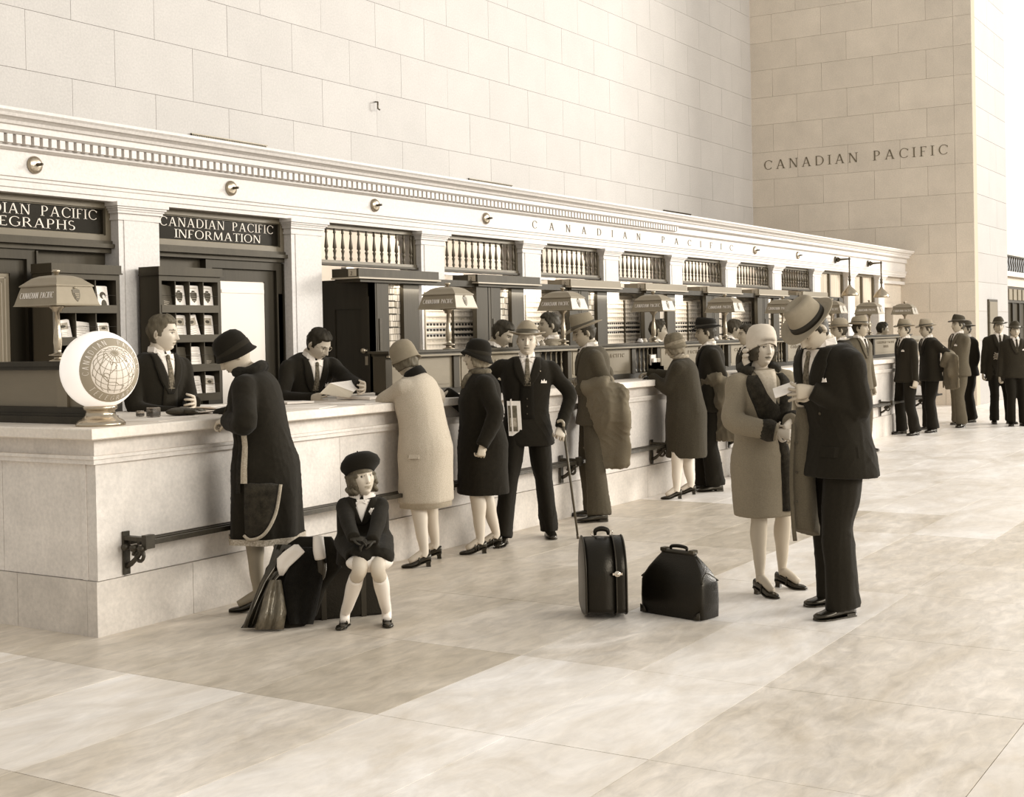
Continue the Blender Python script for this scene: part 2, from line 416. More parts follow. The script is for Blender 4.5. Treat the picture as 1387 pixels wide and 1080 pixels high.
# recessed shop front beyond the pillar
sf = empty('wall_back', (35, 7.2, 0)); tag(sf, kind='structure')
wbox('upper_wall', M_WALL2[2], sf, 31.1, 46, 7.2, 7.5, 3.42, 12)
wbox('upper_wall_side', M_WALL2[1], sf, 30.8, 31.2, 6.5, 7.5, 0, 12)
wbox('cornice', M_TRIM, sf, 31.1, 46, 7.05, 7.5, 2.86, 2.98)
wbox('lintel', M_WALL2[0], sf, 31.1, 46, 7.18, 7.5, 2.62, 2.86)
wbox('frieze_band', M_BRASSD, sf, 31.1, 46, 7.2, 7.4, 2.2, 2.62)
wbox('door_leaf', M_WOODM, sf, 31.1, 46, 7.25, 7.4, 0, 2.2)
for k in range(24):
    x = 34.6 + k * .28
    wp('railing_baluster', MB().tube([(x, 7.12, 2.98), (x + .1, 7.12, 3.1), (x - .02, 7.12, 3.22), (x + .08, 7.12, 3.36)], .018, 6), M_IRON, sf)
    if k % 2 == 0: wbox('frieze_panel', M_WOODL, sf, x, x + .4, 7.17, 7.21, 2.27, 2.55)
    if k % 3 == 0: wbox('door_stile', M_WOOD, sf, x, x + .1, 7.2, 7.26, 0, 2.2)
wbox('railing_rail', M_IRON, sf, 33, 46, 7.1, 7.14, 3.36, 3.40)

# ---------------------------------------------------------------- main wall fittings
def vent(x0, x1, label):
    v = empty('wall_vent', (x0, 10.99, 3.90)); tag(v, label, 'vent')
    wbox('vent_recess', M_BLACK, v, x0, x1, 10.985, 11.0, 3.895, 3.945)
    n = int((x1 - x0) / .028)
    for k in range(n): 
        x = x0 + (k + .5) * (x1 - x0) / n
        wbox('vent_slat', M_BRASSD, v, x - .005, x + .005, 10.975, 10.99, 3.895, 3.945)
    wbox('vent_frame', M_BRASSD, v, x0 - .01, x1 + .01, 10.97, 10.99, 3.945, 3.955)
vent(10.96, 12.2, 'dark slotted vent low on the wall above the information bay')
vent(16.61, 17.82, 'middle dark wall vent, above the carved frieze lettering')
vent(23.35, 24.6, 'small dark wall vent nearest the corner of the hall')
hk = hit(509, 143, 1, 10.98)
o = MB().tube([(hk[0], 10.99, hk[2] + .05), (hk[0] - .02, 10.93, hk[2] + .04), (hk[0] - .02, 10.93, hk[2] - .05), (hk[0] + .02, 10.93, hk[2] - .06)], .011, 6).build('wall_hook', M_BRASSD)
tag(o, 'small metal hook alone on the pale upper stone wall', 'hook')

# ---------------------------------------------------------------- entablature (setting) with its dentils
X0, X1 = 4.2, XR
ent = empty('trim_1', (X0, YF, 2.64)); tag(ent, kind='structure')
def profile_bar(name, prof, m, parent, x0=X0, x1=X1):
    """extrude a (y, z) outline along X"""
    n = len(prof); mb = MB()
    mb.add([(x0, y, z) for y, z in prof] + [(x1, y, z) for y, z in prof],
           [(i, (i + 1) % n, n + (i + 1) % n, n + i) for i in range(n)] + [tuple(range(n - 1, -1, -1)), tuple(range(n, 2 * n))])
    return wp(name, mb, m, parent)
profile_bar('cornice', [(8.2, 3.03), (7.60, 3.03), (7.575, 3.045), (7.575, 3.085), (7.555, 3.09), (7.545, 3.11), (7.52, 3.125), (7.50, 3.13), (7.49, 3.15), (7.475, 3.165), (7.475, 3.185), (8.2, 3.20)], M_TRIM, ent)
profile_bar('dentil_bed', [(8.2, 2.955), (YF - .035, 2.955), (YF - .035, 3.03), (8.2, 3.03)], M_TRIM, ent)
profile_bar('bed_mould', [(8.2, 2.93), (YF - .012, 2.93), (YF - .045, 2.945), (YF - .045, 2.956), (8.2, 2.956)], M_TRIM, ent)
profile_bar('frieze', [(8.2, 2.76), (YF, 2.76), (YF, 2.93), (8.2, 2.93)], M_TRIM, ent)
profile_bar('architrave', [(8.2, 2.645), (YF, 2.645), (YF, 2.675), (YF - .012, 2.68), (YF - .012, 2.72), (YF - .022, 2.725), (YF - .022, 2.745), (YF - .035, 2.75), (YF - .035, 2.765), (8.2, 2.765)], M_TRIM, ent)
dent = MB().box(0, .045, -.05, 0, 0, .058); dme = dent.mesh('dentil'); dme.materials.append(M_TRIM)
for k in range(160):
    o = bpy.data.objects.new('dentil', dme); COL.objects.link(o); o.parent = ent
    o.location = (5.0 + k * .0725 - X0, -.035 + .0, 2.967 - 2.64)
wbox('roof_slab', M_WALL[0], ent, X0, X1, 7.7, 11.0, 3.14, 3.2)  # unseen roof added to keep world light out of the booths
fa = .33
tx = text_mb('CANADIAN', (12.86, YF - .001, 2.80), (1, 0, 0), (0, 0, 1), .085, gap=2.2, depth=.003, width=2.72)
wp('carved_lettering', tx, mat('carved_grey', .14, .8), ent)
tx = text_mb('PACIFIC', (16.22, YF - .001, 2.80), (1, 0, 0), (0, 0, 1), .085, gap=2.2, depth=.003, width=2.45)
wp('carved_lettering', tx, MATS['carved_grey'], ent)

# columns
cols = empty('trim_2', (0, 0, 0)); tag(cols, kind='structure')
def column(k):
    x1 = colx(k); x0 = x1 - .40
    sh = wp('column', MB().box(x0, x1, YF, YF + .26, 0, 2.56).box(x0 + .05, x1 - .05, YF - .006, YF, 0, 2.53), M_TRIM, cols)
    cap = MB()
    for (e, z0, z1) in ((.012, 2.515, 2.53), (.006, 2.53, 2.565), (.022, 2.565, 2.585), (.030, 2.585, 2.60), (.042, 2.60, 2.615), (.055, 2.615, 2.645)):
        cap.box(x0 - e, x1 + e, YF - e, YF + .27, z0, z1)
    c = cap.build('capital', M_TRIM, None); c.parent = sh; c.matrix_parent_inverse = mw(sh).inverted()
for k in range(-1, 11): column(k)
# solid last bay
wbox('end_bay', M_WALL2[2], cols, colx(10), XR, YF + .1, YF + .2, 2.05, 2.645)
wbox('end_bay_mould', M_TRIM, cols, colx(10), XR, YF + .02, YF + .2, 2.50, 2.56)
wbox('end_lintel', M_WALL2[1], cols, colx(10), XR, YF + .05, YF + .2, 2.02, 2.1)
wbox('end_jamb', M_WALL2[1], cols, colx(10) + .75, XR, YF + .05, YF + .2, 0, 2.05)

# lamp-bracket rosettes on the frieze
def rosette(u, v, label, arm=False):
    p = hit(u, v, 1, YF); c = (p[0], YF - .004, 2.845)
    t = empty('frieze_rosette', c); tag(t, label, 'wall bracket', None if arm else 'dish brackets on the frieze')
    wp('dish', MB().lathe(c, [(.062, 0), (.060, .012), (.05, .022), (.03, .026), (.012, .03)], 20, (0, -1, 0)), M_BRASS if not arm else M_BRASSD, t)
    wp('stub', MB().tube([c, (c[0] + .002, YF - .085, 2.845)], [.014, .009], 8), M_BRASSD, t)
    return t, c
names = ['leftmost brass dish bracket on the frieze, over the telegraph sign', 'brass dish bracket on the frieze directly over the information sign',
         'brass dish bracket on the frieze over the first baluster grille', 'brass dish bracket just left of the carved frieze lettering',
         'small brass bracket on the frieze just right of the carved lettering', 'small brass bracket on the frieze between lettering and pendant lamps']
for (u, v), nm in zip(((46, 215.5), (312, 249), (507, 273.5), (657.5, 292), (1022, 337), (1080, 344)), names): rosette(u, v, nm)
for (u, v), (ud, vd), nm in zip(((1131, 351), (1175, 355)), ((1153, 409), (1195, 412)), ('left pendant lamp of the pair on frieze arms', 'right pendant lamp of the pair on frieze arms, nearest the corner')):
    t, c = rosette(u, v, nm, True)
    e = hit(u + 12, v, 1, YF - .28)
    wp('arm', MB().tube([c, (c[0], YF - .28, 2.85)], [.022, .012], 8).lathe((c[0], YF - .05, 2.845), [(.05, 0), (.02, .05), (.012, .1)], 12, (0, -1, 0)), M_BRASSD, t)
    wp('rod', MB().tube([(c[0], YF - .26, 2.88), (c[0], YF - .26, 2.36)], .015, 8).lathe((c[0], YF - .26, 2.50), [(.012, -.06), (.026, -.03), (.02, 0), (.028, .03), (.012, .06)], 10), M_BRASSD, t)
    wp('shade', MB().lathe((c[0], YF - .26, 2.19), [(.15, 0), (.147, .03), (.12, .08), (.07, .13), (.03, .17), (.02, .2)], 18), M_BRASS, t)
# ---------------------------------------------------------------- stone counter
CX0 = 4.965; CXE = 22.75; CY = 5.759
ctr = empty('stone_counter', (CX0, CY, 0)); tag(ctr, 'long pale stone ticket counter running back along the hall', 'counter')
def chain(a, step, end, first=None):
    r = [a] + ([first] if first else []); x = r[-1]
    while x + step < end - .2: x += step; r.append(x)
    r.append(end); return r
wp('core', MB().box(CX0 + .05, CXE - .03, CY + .04, CY + .3, .0, 1.07).box(CX0 + .05, CX0 + .3, CY + .04, 9.2, 0, 1.07), M_JOINT, ctr)
rs = random.Random(3)
g = .0018
for a, b in zip(*(lambda c: (c[:-1], c[1:]))(chain(CX0, 1.52, CXE, 5.68))):
    wp('plinth_stone', MB().box(a + (g if a > CX0 else 0), b - g, CY, CY + .08, 0, .3035 - g), rs.choice(M_PLIN), ctr)
for a, b in zip(*(lambda c: (c[:-1], c[1:]))(chain(CX0 + .012, 1.915, CXE, 5.165))):
    e = 0 if a < 5 else .010
    wp('panel_stone', MB().box(a + g, b - g, CY + .006 + e, CY + .08, .3035 + g, .942), rs.choice(M_COUNT), ctr)
for a, b in zip((CY + .08, 6.42, 7.6), (6.42, 7.6, 9.2)):
    wp('plinth_stone', MB().box(CX0, CX0 + .08, a + g, b - g, 0, .3035 - g), rs.choice(M_PLIN), ctr)
for a, b in zip((CY + .08, 5.86 + .02, 6.55, 7.7), (5.86 + .02, 6.55, 7.7, 9.2)):
    e = 0.004 if a < 5.86 else .012
    wp('panel_stone', MB().box(CX0 + .004 + e, CX0 + .08, a + g, b - g, .3035 + g, .942), rs.choice(M_COUNT), ctr)
def lmould(name, y, z0, z1, m, back=.25):
    d = CY - y
    wp(name, MB().box(CX0 - d, CXE + .0, y, CY + back, z0, z1).box(CX0 - d, CX0 + back, CY + back, 9.2, z0, z1), m, ctr)
lmould('ledge_mould', CY - .012, .944, .972, M_COUNT[0])
lmould('ledge_mould', CY - .022, .972, .990, M_COUNT[1])
lmould('cove', CY + .012, .99, 1.083, M_COUNT[2])
slab = empty('counter_top', (CX0, CY, 1.083)); tag(slab, 'polished pale marble slab capping the whole ticket counter', 'countertop')
SX0, SY0, SZ = CX0 - .075, CY - .075, 1.143
wp('slab', MB().box(SX0, CXE + .05, SY0, 6.98, 1.083, SZ, bev=.006), M_SLAB, slab)
wp('slab_return', MB().box(SX0, 6.0, 6.98, 9.2, 1.083, SZ, bev=.006), M_SLAB, slab)

# parcel rail on scroll brackets
rail = empty('parcel_rail', (5.2, CY - .1, .5)); tag(rail, 'dark bronze parcel rail of twin bars along the counter front', 'rail')
for y in (CY - .165, CY - .105):
    wp('bar', MB().box(5.17, CXE - .3, y - .012, y + .012, .485, .512), M_IRON, rail)
wp('bar', MB().box(5.17, CXE - .3, CY - .05, CY - .026, .485, .508), M_IRON, rail)
for x in [5.17] + [10.05 + i * 1.0 for i in ()] + [8.1, 10.06, 11.85, 13.8, 15.7, 17.6, 19.52, 21.4]:
    b = MB().box(x - .022, x + .022, CY - .014, CY, .315, .555)
    b.box(x - .02, x + .02, CY - .18, CY, .508, .53)
    b.box(x - .032, x + .032, CY - .2, CY - .165, .47, .545)
    sp = [(x, CY - .11 + .045 * math.cos(a) * (1 - a / 14), .425 + .045 * math.sin(a) * (1 - a / 14)) for a in np.linspace(0, 8, 16)]
    b.tube(sp, .011, 6); b.tube([(x, CY - .01, .36), (x, CY - .05, .38), (x, CY - .1, .42), (x, CY - .15, .47)], [.016, .016, .014, .012], 6)
    for y in (CY - .165, CY - .105, CY - .038): b.lathe((x - .05, y, .472), [(.018, 0), (.018, .03), (.012, .05)], 8, (1, 0, 0))
    wp('scroll_bracket', b, M_IRON, rail)

# ---------------------------------------------------------------- wooden partition on the counter
PYF = 6.10
par = empty('counter_partition', (8.06, PYF, SZ)); tag(par, 'tan oak partition with cap rail standing on the counter in front of the booths', 'partition')
PX0, PX1 = 8.06, 22.5
wp('cap_rail', MB().box(PX0 - .02, PX1, PYF - .03, PYF + .17, 1.482, 1.50).box(PX0, PX1, PYF - .015, PYF + .15, 1.462, 1.482), M_WOODM, par)
wp('cap_bead', MB().box(PX0 - .025, PX1, PYF - .035, PYF - .012, 1.452, 1.466), M_WOODL, par)
wp('base_mould', MB().box(PX0, PX1, PYF + .01, PYF + .12, SZ, 1.195), M_WOOD, par)
M_CARV = mat('raised_letters', .30, .5)
def wicket(x):
    """grille and lettered panel of one wicket; x = left edge of the grille"""
    wp('grille_back', MB().box(x, x + .5, PYF + .10, PYF + .105, 1.2, 1.46), M_BLACK, par)
    for i in range(5):
        c = (x + .06 + .095 * i, PYF + .04, 1.195)
        wp('grille_baluster', MB().lathe(c, [(.016, 0), (.016, .02), (.008, .03), (.014, .06), (.016, .09), (.009, .12), (.007, .14), (.013, .15), (.009, .17), (.008, .23), (.015, .24), (.015, .265)], 8), M_WOODL, par)
    wp('pilaster', MB().box(x - .09, x - .01, PYF, PYF + .1, 1.19, 1.46), M_WOODM, par)
    wp('pilaster', MB().box(x + .5, x + .57, PYF, PYF + .1, 1.19, 1.46), M_WOODM, par)
def lettered(x0, x1, txt=True):
    wp('panel', MB().box(x0, x1, PYF + .02, PYF + .1, 1.195, 1.462), M_WOODL, par)
    wp('panel_field', MB().box(x0 + .05, x1 - .05, PYF + .014, PYF + .02, 1.225, 1.435), M_WOODL, par)
    if txt:
        c = (x0 + x1) / 2
        wp('panel_lettering', text_mb('CANADIAN PACIFIC', (c, PYF + .013, 1.365), (1, 0, 0), (0, 0, 1), .036, gap=.45, depth=.005, center=True, width=.95), M_CARV, par)
        wp('panel_lettering', text_mb('TICKETS', (c, PYF + .013, 1.30), (1, 0, 0), (0, 0, 1), .036, gap=.5, depth=.005, center=True), M_CARV, par)
lettered(8.06, 8.95, False); lettered(9.03, 9.40, False); lettered(9.43, 10.25)
wp('pilaster', MB().box(8.95, 9.03, PYF, PYF + .1, 1.19, 1.46), M_WOODM, par)
wp('end_post', MB().box(8.04, 8.12, PYF, PYF + .12, 1.19, 1.462), M_WOODM, par)
for k in range(7):
    xg = 10.33 + k * 1.915
    wicket(xg); lettered(xg + .57, xg + 1.825)
# return partition on the end of the counter (telegraph side)
rp = empty('telegraph_partition', (5.2, 6.0, SZ)); tag(rp, 'low brown wooden screen on the counter end behind the glass globe', 'partition')
XP = 5.22; YA = 5.98
wp('cap_rail', MB().box(XP - .03, XP + .15, YA - .02, 9.2, 1.474, 1.50).box(XP - .015, XP + .13, YA, 9.2, 1.452, 1.474), M_WOOD, rp)
M_WOODG = mat('grey_oak', .20, .5, .12, 3.0, (1, .3, 1), .06, 60, coat=.1)
for a, b in ((YA, 6.27), (6.36, 7.4), (7.5, 9.2)): wp('panel', MB().box(XP + .02, XP + .08, a, b, 1.235, 1.455), M_WOODG, rp)
for a in (6.27, 7.4): wp('muntin', MB().box(XP, XP + .1, a, a + .09, 1.235, 1.455), M_WOODG, rp)
wp('base_mould', MB().box(XP - .06, XP + .12, YA, 9.2, SZ, 1.185).box(XP - .03, XP + .1, YA, 9.2, 1.185, 1.20).box(XP - .01, XP + .1, YA, 9.2, 1.20, 1.237), M_WOOD, rp)

# ---------------------------------------------------------------- desk lamps
SHIELD = [(-.5, .42), (-.25, .5), (0, .44), (.25, .5), (.5, .42), (.46, .0), (.3, -.32), (0, -.56), (-.3, -.32), (-.46, 0)]
def lamp_mesh(root, dark=False):
    # root local axes: x along the counter, y across
    wy, wx = .185, .155        # half sizes at the rim
    ty, tx_ = .155, .128
    def ring(hx, hy, z): return [(-hx, -hy, z), (hx, -hy, z), (hx, hy, z), (-hx, hy, z)]
    mb = MB(); mb.rings([ring(wx + .006, wy + .006, .325), ring(wx, wy, .335), ring(tx_, ty, .44)], cap=False, smooth=False)
    mb.rings([ring(wx - .004, wy - .004, .33), ring(tx_ - .004, ty - .004, .436)], cap=False, smooth=False)
    part('shade', mb, M_LAMP, root)
    dome = MB().rings([ring(tx_ + .008, ty + .008, .438), ring(tx_ + .008, ty + .008, .445), ring(tx_ - .012, ty - .012, .462), ring(.09, .11, .488), ring(.06, .075, .502), ring(.03, .035, .507)], smooth=False)
    part('shade_dome', dome, M_LAMP, root)
    fin = MB().lathe((0, 0, .505), [(.012, 0), (.012, .012), (.022, .022), (.024, .03), (.016, .036)], 12); part('finial', fin, M_BRASS, root)
    st = MB().lathe((0, 0, 0), [(.052, 0), (.052, .006), (.022, .016), (.022, .03), (.055, .036), (.05, .042), (.018, .05), (.02, .07), (.026, .11), (.024, .15), (.016, .21), (.014, .29), (.028, .295), (.028, .305), (.045, .32), (.045, .326), (.015, .34)], 16)
    part('stem', st, M_BRASS, root)
    part('bulb', MB().ellipsoid((0, 0, .37), (.028, .028, .035), 10, 6), mat('lamp_bulb', .9, .4, emit=2.2), root)
    k = (wx - tx_) / .105
    def mp(uu, vv, d): z = .335 + vv; return (-(wx - k * vv) - d, -uu, z)
    def mpx(uu, vv, d): return (-(wx - k * (vv)) - d, uu, .335 + vv)
    t = text_mb('CANADIAN PACIFIC', (0, 0, 0), (1, 0, 0), (0, 1, 0), .034, gap=.14, depth=.002, center=True, serif=False, width=.29,
                mapper=lambda uu, vv, d: (-(wx - k * (.035 + vv)) - d - .001, -uu, .335 + .035 + vv))
    part('shade_lettering', t, M_LAMPL, root)
    ky = (wy - ty) / .105
    for s in (1,):
        sh = MB(); pts = [(x * .055, -(wy - ky * (.052 + z * .07)) - .003, .335 + .052 + z * .07) for x, z in SHIELD]
        p2 = [(x, y + .004, z) for x, y, z in pts]; n = len(pts)
        sh.add(pts + p2, [tuple(range(n))] + [(i, n + i, n + (i + 1) % n, (i + 1) % n) for i in range(n)])
        part('shield_emblem', sh, mat('shield_red', .09, .5), root)
        b = MB()
        for j, zz in enumerate((.05, -.1, -.25)): b.box(-.016 + j * .003, .016 - j * .003, -(wy - ky * (.052 + zz * .07)) - .006, -(wy - ky * (.052 + zz * .07)) - .003, .335 + .052 + zz * .07, .335 + .052 + zz * .07 + .006)
        b.ellipsoid((0, -(wy - ky * .085) - .003, .335 + .094), (.014, .003, .006), 8, 5)
        part('emblem_bars', b, M_LAMP, root)
l0 = hit(79, 491, 0, XP + .06)
lamp_x = [8.96 + .0, 10.85, 12.78, 14.71, 16.63, 18.6, 20.39, 22.36]
labels = ['desk lamp on the low screen behind the round glass sign', 'desk lamp behind the woman in the light coat', 'desk lamp between the two men in grey felt hats',
          'desk lamp over the clerk behind the dark-coated woman', 'desk lamp behind the man in the black hat', 'desk lamp behind the woman in the pale cloche hat',
          'desk lamp just right of the tilted grey felt hat', 'desk lamp beside the far clerk in the last wicket', 'farthest desk lamp, at the end of the partition by the stone wall']
lamp0 = empty('desk_lamp', (XP + .06, l0[1], 1.50)); lamp_mesh(lamp0)
tag(lamp0, labels[0], 'lamp', 'lettered desk lamps on the rail')
for x, lb in zip(lamp_x, labels[1:]):
    c = copy_tree(lamp0); c.location = (x, 6.154, 1.50); c['label'] = lb

# ---------------------------------------------------------------- round glass telegraph sign
gc = hit(152, 506, 1, 5.98)
gx, gy = 5.20, 5.93
gb = hit(152, 573, 2, SZ); gx, gy = gb[0], gb[1]
gx, gy = 5.14, 5.90
GR = .218; gz = SZ + .105 + GR - .012
gs = empty('globe_sign', (gx, gy, SZ)); tag(gs, 'round white glass telegraph sign on a metal foot at the counter corner', 'sign')
M_GLOBE = mat('opal_glass', .92, .22, emit=.45)  # slight glow put into the glass to brighten it, no lamp inside
part('foot', MB().lathe((0, 0, 0), [(.135, 0), (.137, .012), (.12, .03), (.10, .04), (.082, .06), (.078, .085), (.092, .092), (.095, .108), (.085, .112)], 28), mat('nickel', .45, .25, metal=.95), gs)
view = math.atan2(-gy, -gx)   # toward the camera
ca = view + math.radians(27)  # the printed face is turned toward the right of the photograph
fd = np.array([math.cos(ca), math.sin(ca), 0]); sd = np.array([-math.sin(ca), math.cos(ca), 0])   # sd = to the viewer's ... right
cen = np.array([0, 0, gz - SZ])
gl = MB(); nlat, nlon = 24, 40
for i in range(nlat + 1):
    pass
Rf = np.array([fd, sd, [0, 0, 1]]).T
gl.ellipsoid(cen, (GR * .90, GR, GR), nlon, nlat, rot=Rf)
part('glass_globe', gl, M_GLOBE, gs)
def cap_pt(u, v, d=0.0):
    """u right, v up on the printed cap (viewer side), d proud"""
    r2 = u * u + v * v; w = .90 * math.sqrt(max(GR * GR - r2, 1e-6)) + .0015 + d
    return tuple(cen + fd * w + sd * u + np.array([0, 0, 1.0]) * v)
def disc(r0, r1, d, seg=48, nr=3):
    mb = MB(); rings = []
    for j in range(nr + 1):
        r = r0 + (r1 - r0) * j / nr; rings.append([cap_pt(r * math.cos(2 * PI * k / seg), r * math.sin(2 * PI * k / seg), d) for k in range(seg)])
    mb.rings(rings, cap=False); return mb
RD = .178
part('printed_ring', disc(.133, RD, .001), mat('sign_grey', .33, .4), gs)
M_MAP = mat('map_lines', .26, .6)
part('map_field', disc(.001, .133, .001, nr=6), mat('map_field', .74, .4), gs)
def arc_text(s, r, a0, a1, h, top=True):
    mb = MB(); n = len(s)
    for i, ch in enumerate(s):
        a = math.radians(a0 + (a1 - a0) * (i + .5) / n); w, qs = GS[ch]
        sc = h * .9
        for q in qs:
            pts = []
            for px_, py_ in q:
                lx = (px_ - w / 2) * sc; ly = (py_ - .5) * h
                rr_ = r + (ly if top else -ly); aa = a + ((-lx) if top else lx) / r
                pts.append(cap_pt(rr_ * math.cos(aa), rr_ * math.sin(aa), .0028))
            mb.add(pts, [tuple(range(len(pts)))])
    return mb
part('ring_lettering', arc_text('CANADIAN', .155, 192, 100, .026), M_WHITE, gs)
part('ring_lettering', arc_text('PACIFIC', .155, 80, -8, .026), M_WHITE, gs)
part('ring_lettering', arc_text('TELEGRAPH', .155, 215, 325, .026, False), M_WHITE, gs)
ml = MB()
def line(pts, w=.0012):
    for (a, b), (c, d) in zip(pts[:-1], pts[1:]):
        L = math.hypot(c - a, d - b) + 1e-9; nx, ny = -(d - b) / L * w, (c - a) / L * w
        ml.add([cap_pt(a + nx, b + ny, .002), cap_pt(c + nx, d + ny, .002), cap_pt(c - nx, d - ny, .002), cap_pt(a - nx, b - ny, .002)], [(0, 1, 2, 3)])
def gproj(lo, la):   # orthographic globe centred on the north Atlantic
    lo, la, l0, a0 = [math.radians(t) for t in (lo, la, -60, 42)]
    x = math.cos(la) * math.sin(lo - l0); y = math.cos(a0) * math.sin(la) - math.sin(a0) * math.cos(la) * math.cos(lo - l0)
    z = math.sin(a0) * math.sin(la) + math.cos(a0) * math.cos(la) * math.cos(lo - l0); return (x * .127, y * .127, z)
for la in range(-20, 90, 20):
    seg = []
    for lo in range(-180, 181, 6):
        p = gproj(lo, la)
        if p[2] > 0: seg.append(p[:2])
        else:
            if len(seg) > 1: line(seg)
            seg = []
    if len(seg) > 1: line(seg)
for lo in range(-180, 180, 20):
    seg = [gproj(lo, la)[:2] for la in range(-40, 91, 5) if gproj(lo, la)[2] > 0]
    if len(seg) > 1: line(seg)
coast = [[(-168, 66), (-150, 60), (-135, 58), (-124, 48), (-124, 40), (-117, 32), (-107, 23), (-95, 16), (-84, 10), (-80, 9), (-83, 15), (-90, 21), (-97, 22), (-97, 28), (-90, 30), (-82, 29), (-81, 25), (-80, 32), (-75, 36), (-70, 42), (-64, 45), (-60, 47), (-65, 50), (-56, 53), (-64, 60), (-78, 62), (-77, 55), (-82, 53), (-93, 59), (-86, 66), (-100, 68), (-125, 70), (-168, 66)],
         [(-50, 60), (-42, 60), (-25, 70), (-20, 80), (-55, 82), (-68, 77), (-53, 68), (-50, 60)], [(-80, 8), (-60, 10), (-50, 0), (-35, -6), (-40, -20), (-75, -18), (-81, -5), (-80, 8)],
         [(-10, 36), (-9, 43), (-2, 44), (2, 50), (8, 54), (10, 58), (5, 60), (15, 68), (28, 71)], [(-5, 50), (1, 52), (-3, 58), (-6, 56), (-5, 50)], [(-6, 35), (-17, 20), (-15, 10), (-5, 5), (8, 4)]]
for c in coast: line([gproj(*p)[:2] for p in c if gproj(*p)[2] > 0], .0018)
ml.build('map_lines', M_MAP, gs)
# ---------------------------------------------------------------- bays behind the columns
def bay_x(k): return colx(k), colx(k + 1) - .40      # opening between column k and k+1 (k=-1: telegraph bay)
M_FRAME = mat('sign_frame', .11, .4, .1, 5, coat=.2)
def sign_bay(k, l1, l2, label):
    x0, x1 = bay_x(k)
    t = empty('fascia_sign', ((x0 + x1) / 2, YF + .12, 2.36)); tag(t, label, 'sign')
    y = YF + .08
    wp('frame', MB().box(x0, x1, y, y + .05, 2.60, 2.645).box(x0, x1, y, y + .05, 2.36, 2.40).box(x0, x0 + .05, y, y + .05, 2.40, 2.60).box(x1 - .05, x1, y, y + .05, 2.40, 2.60), M_FRAME, t)
    wp('inner_bead', MB().box(x0 + .05, x1 - .05, y + .015, y + .05, 2.592, 2.60).box(x0 + .05, x1 - .05, y + .015, y + .05, 2.40, 2.408).box(x0 + .05, x0 + .058, y + .015, y + .05, 2.408, 2.592).box(x1 - .058, x1 - .05, y + .015, y + .05, 2.408, 2.592), M_BRASSD, t)
    wbox('black_glass', M_GLASSB, t, x0 + .058, x1 - .058, y + .03, y + .045, 2.408, 2.592)
    c = (x0 + x1) / 2
    wp('sign_lettering', text_mb(l1, (c, y + .028, 2.512), (1, 0, 0), (0, 0, 1), .072, gap=.16, depth=.002, center=True, width=1.30), M_GOLD, t)
    wp('sign_lettering', text_mb(l2, (c, y + .028, 2.425), (1, 0, 0), (0, 0, 1), .068, gap=.12, depth=.002, center=True, width=.98 if len(l2) > 10 else .90), M_GOLD, t)
    wp('transom', MB().box(x0 - .02, x1 + .02, y - .04, y + .06, 2.305, 2.335).box(x0, x1, y - .015, y + .06, 2.335, 2.36).box(x0, x1, y, y + .06, 2.27, 2.305), M_WOODM, t)
sign_bay(-1, 'CANADIAN PACIFIC', 'TELEGRAPHS', 'black glass telegraphs sign with pale lettering, cut by the left picture edge')
sign_bay(0, 'CANADIAN PACIFIC', 'INFORMATION', 'black glass information sign with pale lettering between two columns')
# panelled screen wall and doors
scr = empty('wall_screen', (5.0, YF + .2, 0)); tag(scr, kind='structure')
for k in (-1, 0):
    x0, x1 = bay_x(k)
    wbox('panelling', M_WOODM, scr, x0, x1, YF + .15, YF + .2, 0, 2.30)
def door(name, x0, x1, pane_mat, etched=False, handle=True):
    d = empty(name, ((x0 + x1) / 2, YF + .15, 0)); tag(d, kind='structure')
    y = YF + .13
    wp('door_frame', MB().box(x0 - .07, x0, y - .03, y + .03, 0, 2.20).box(x1, x1 + .07, y - .03, y + .03, 0, 2.20).box(x0 - .07, x1 + .07, y - .03, y + .03, 2.20, 2.27).box(x0 - .085, x0 - .07, y - .045, y + .03, 0, 2.26).box(x1 + .07, x1 + .085, y - .045, y + .03, 0, 2.26), M_WOOD, d)
    wp('door_leaf', MB().box(x0, x0 + .12, y, y + .03, 0, 2.20).box(x1 - .12, x1, y, y + .03, 0, 2.20).box(x0 + .12, x1 - .12, y, y + .03, 2.10, 2.20).box(x0 + .12, x1 - .12, y, y + .03, 0, 1.0), M_WOOD, d)
    wbox('door_pane', pane_mat, d, x0 + .12, x1 - .12, y + .012, y + .022, 1.0, 2.10)
    if etched:
        m = mat('etched_line', .50, .4)
        for i, o in enumerate((.03, .06, .10)):
            wp('etched_border', MB().box(x0 + .12 + o, x0 + .128 + o, y + .008, y + .012, 1.0, 2.10 - o).box(x1 - .128 - o, x1 - .12 - o, y + .008, y + .012, 1.0, 2.10 - o).box(x0 + .12 + o, x1 - .12 - o, y + .008, y + .012, 2.092 - o, 2.10 - o), m, d)
    else:
        wp('window_blind', MB().box(x0 + .125, x1 - .125, y + .002, y + .010, 1.0, 2.09).box(x0 + .13, x1 - .13, y - .004, y + .004, 2.0, 2.03), M_WHITE, d)
    return d
door('door_1', 5.30, 6.15, mat('frosted_glass', .30, .35), True)
x0, x1 = bay_x(0)
door('door_2', 7.95, 8.72, M_WHITE)
wbox('side_light', mat('pale_plaster', .62, .7), scr, 8.74, 8.82, YF + .10, YF + .12, .9, 2.0)

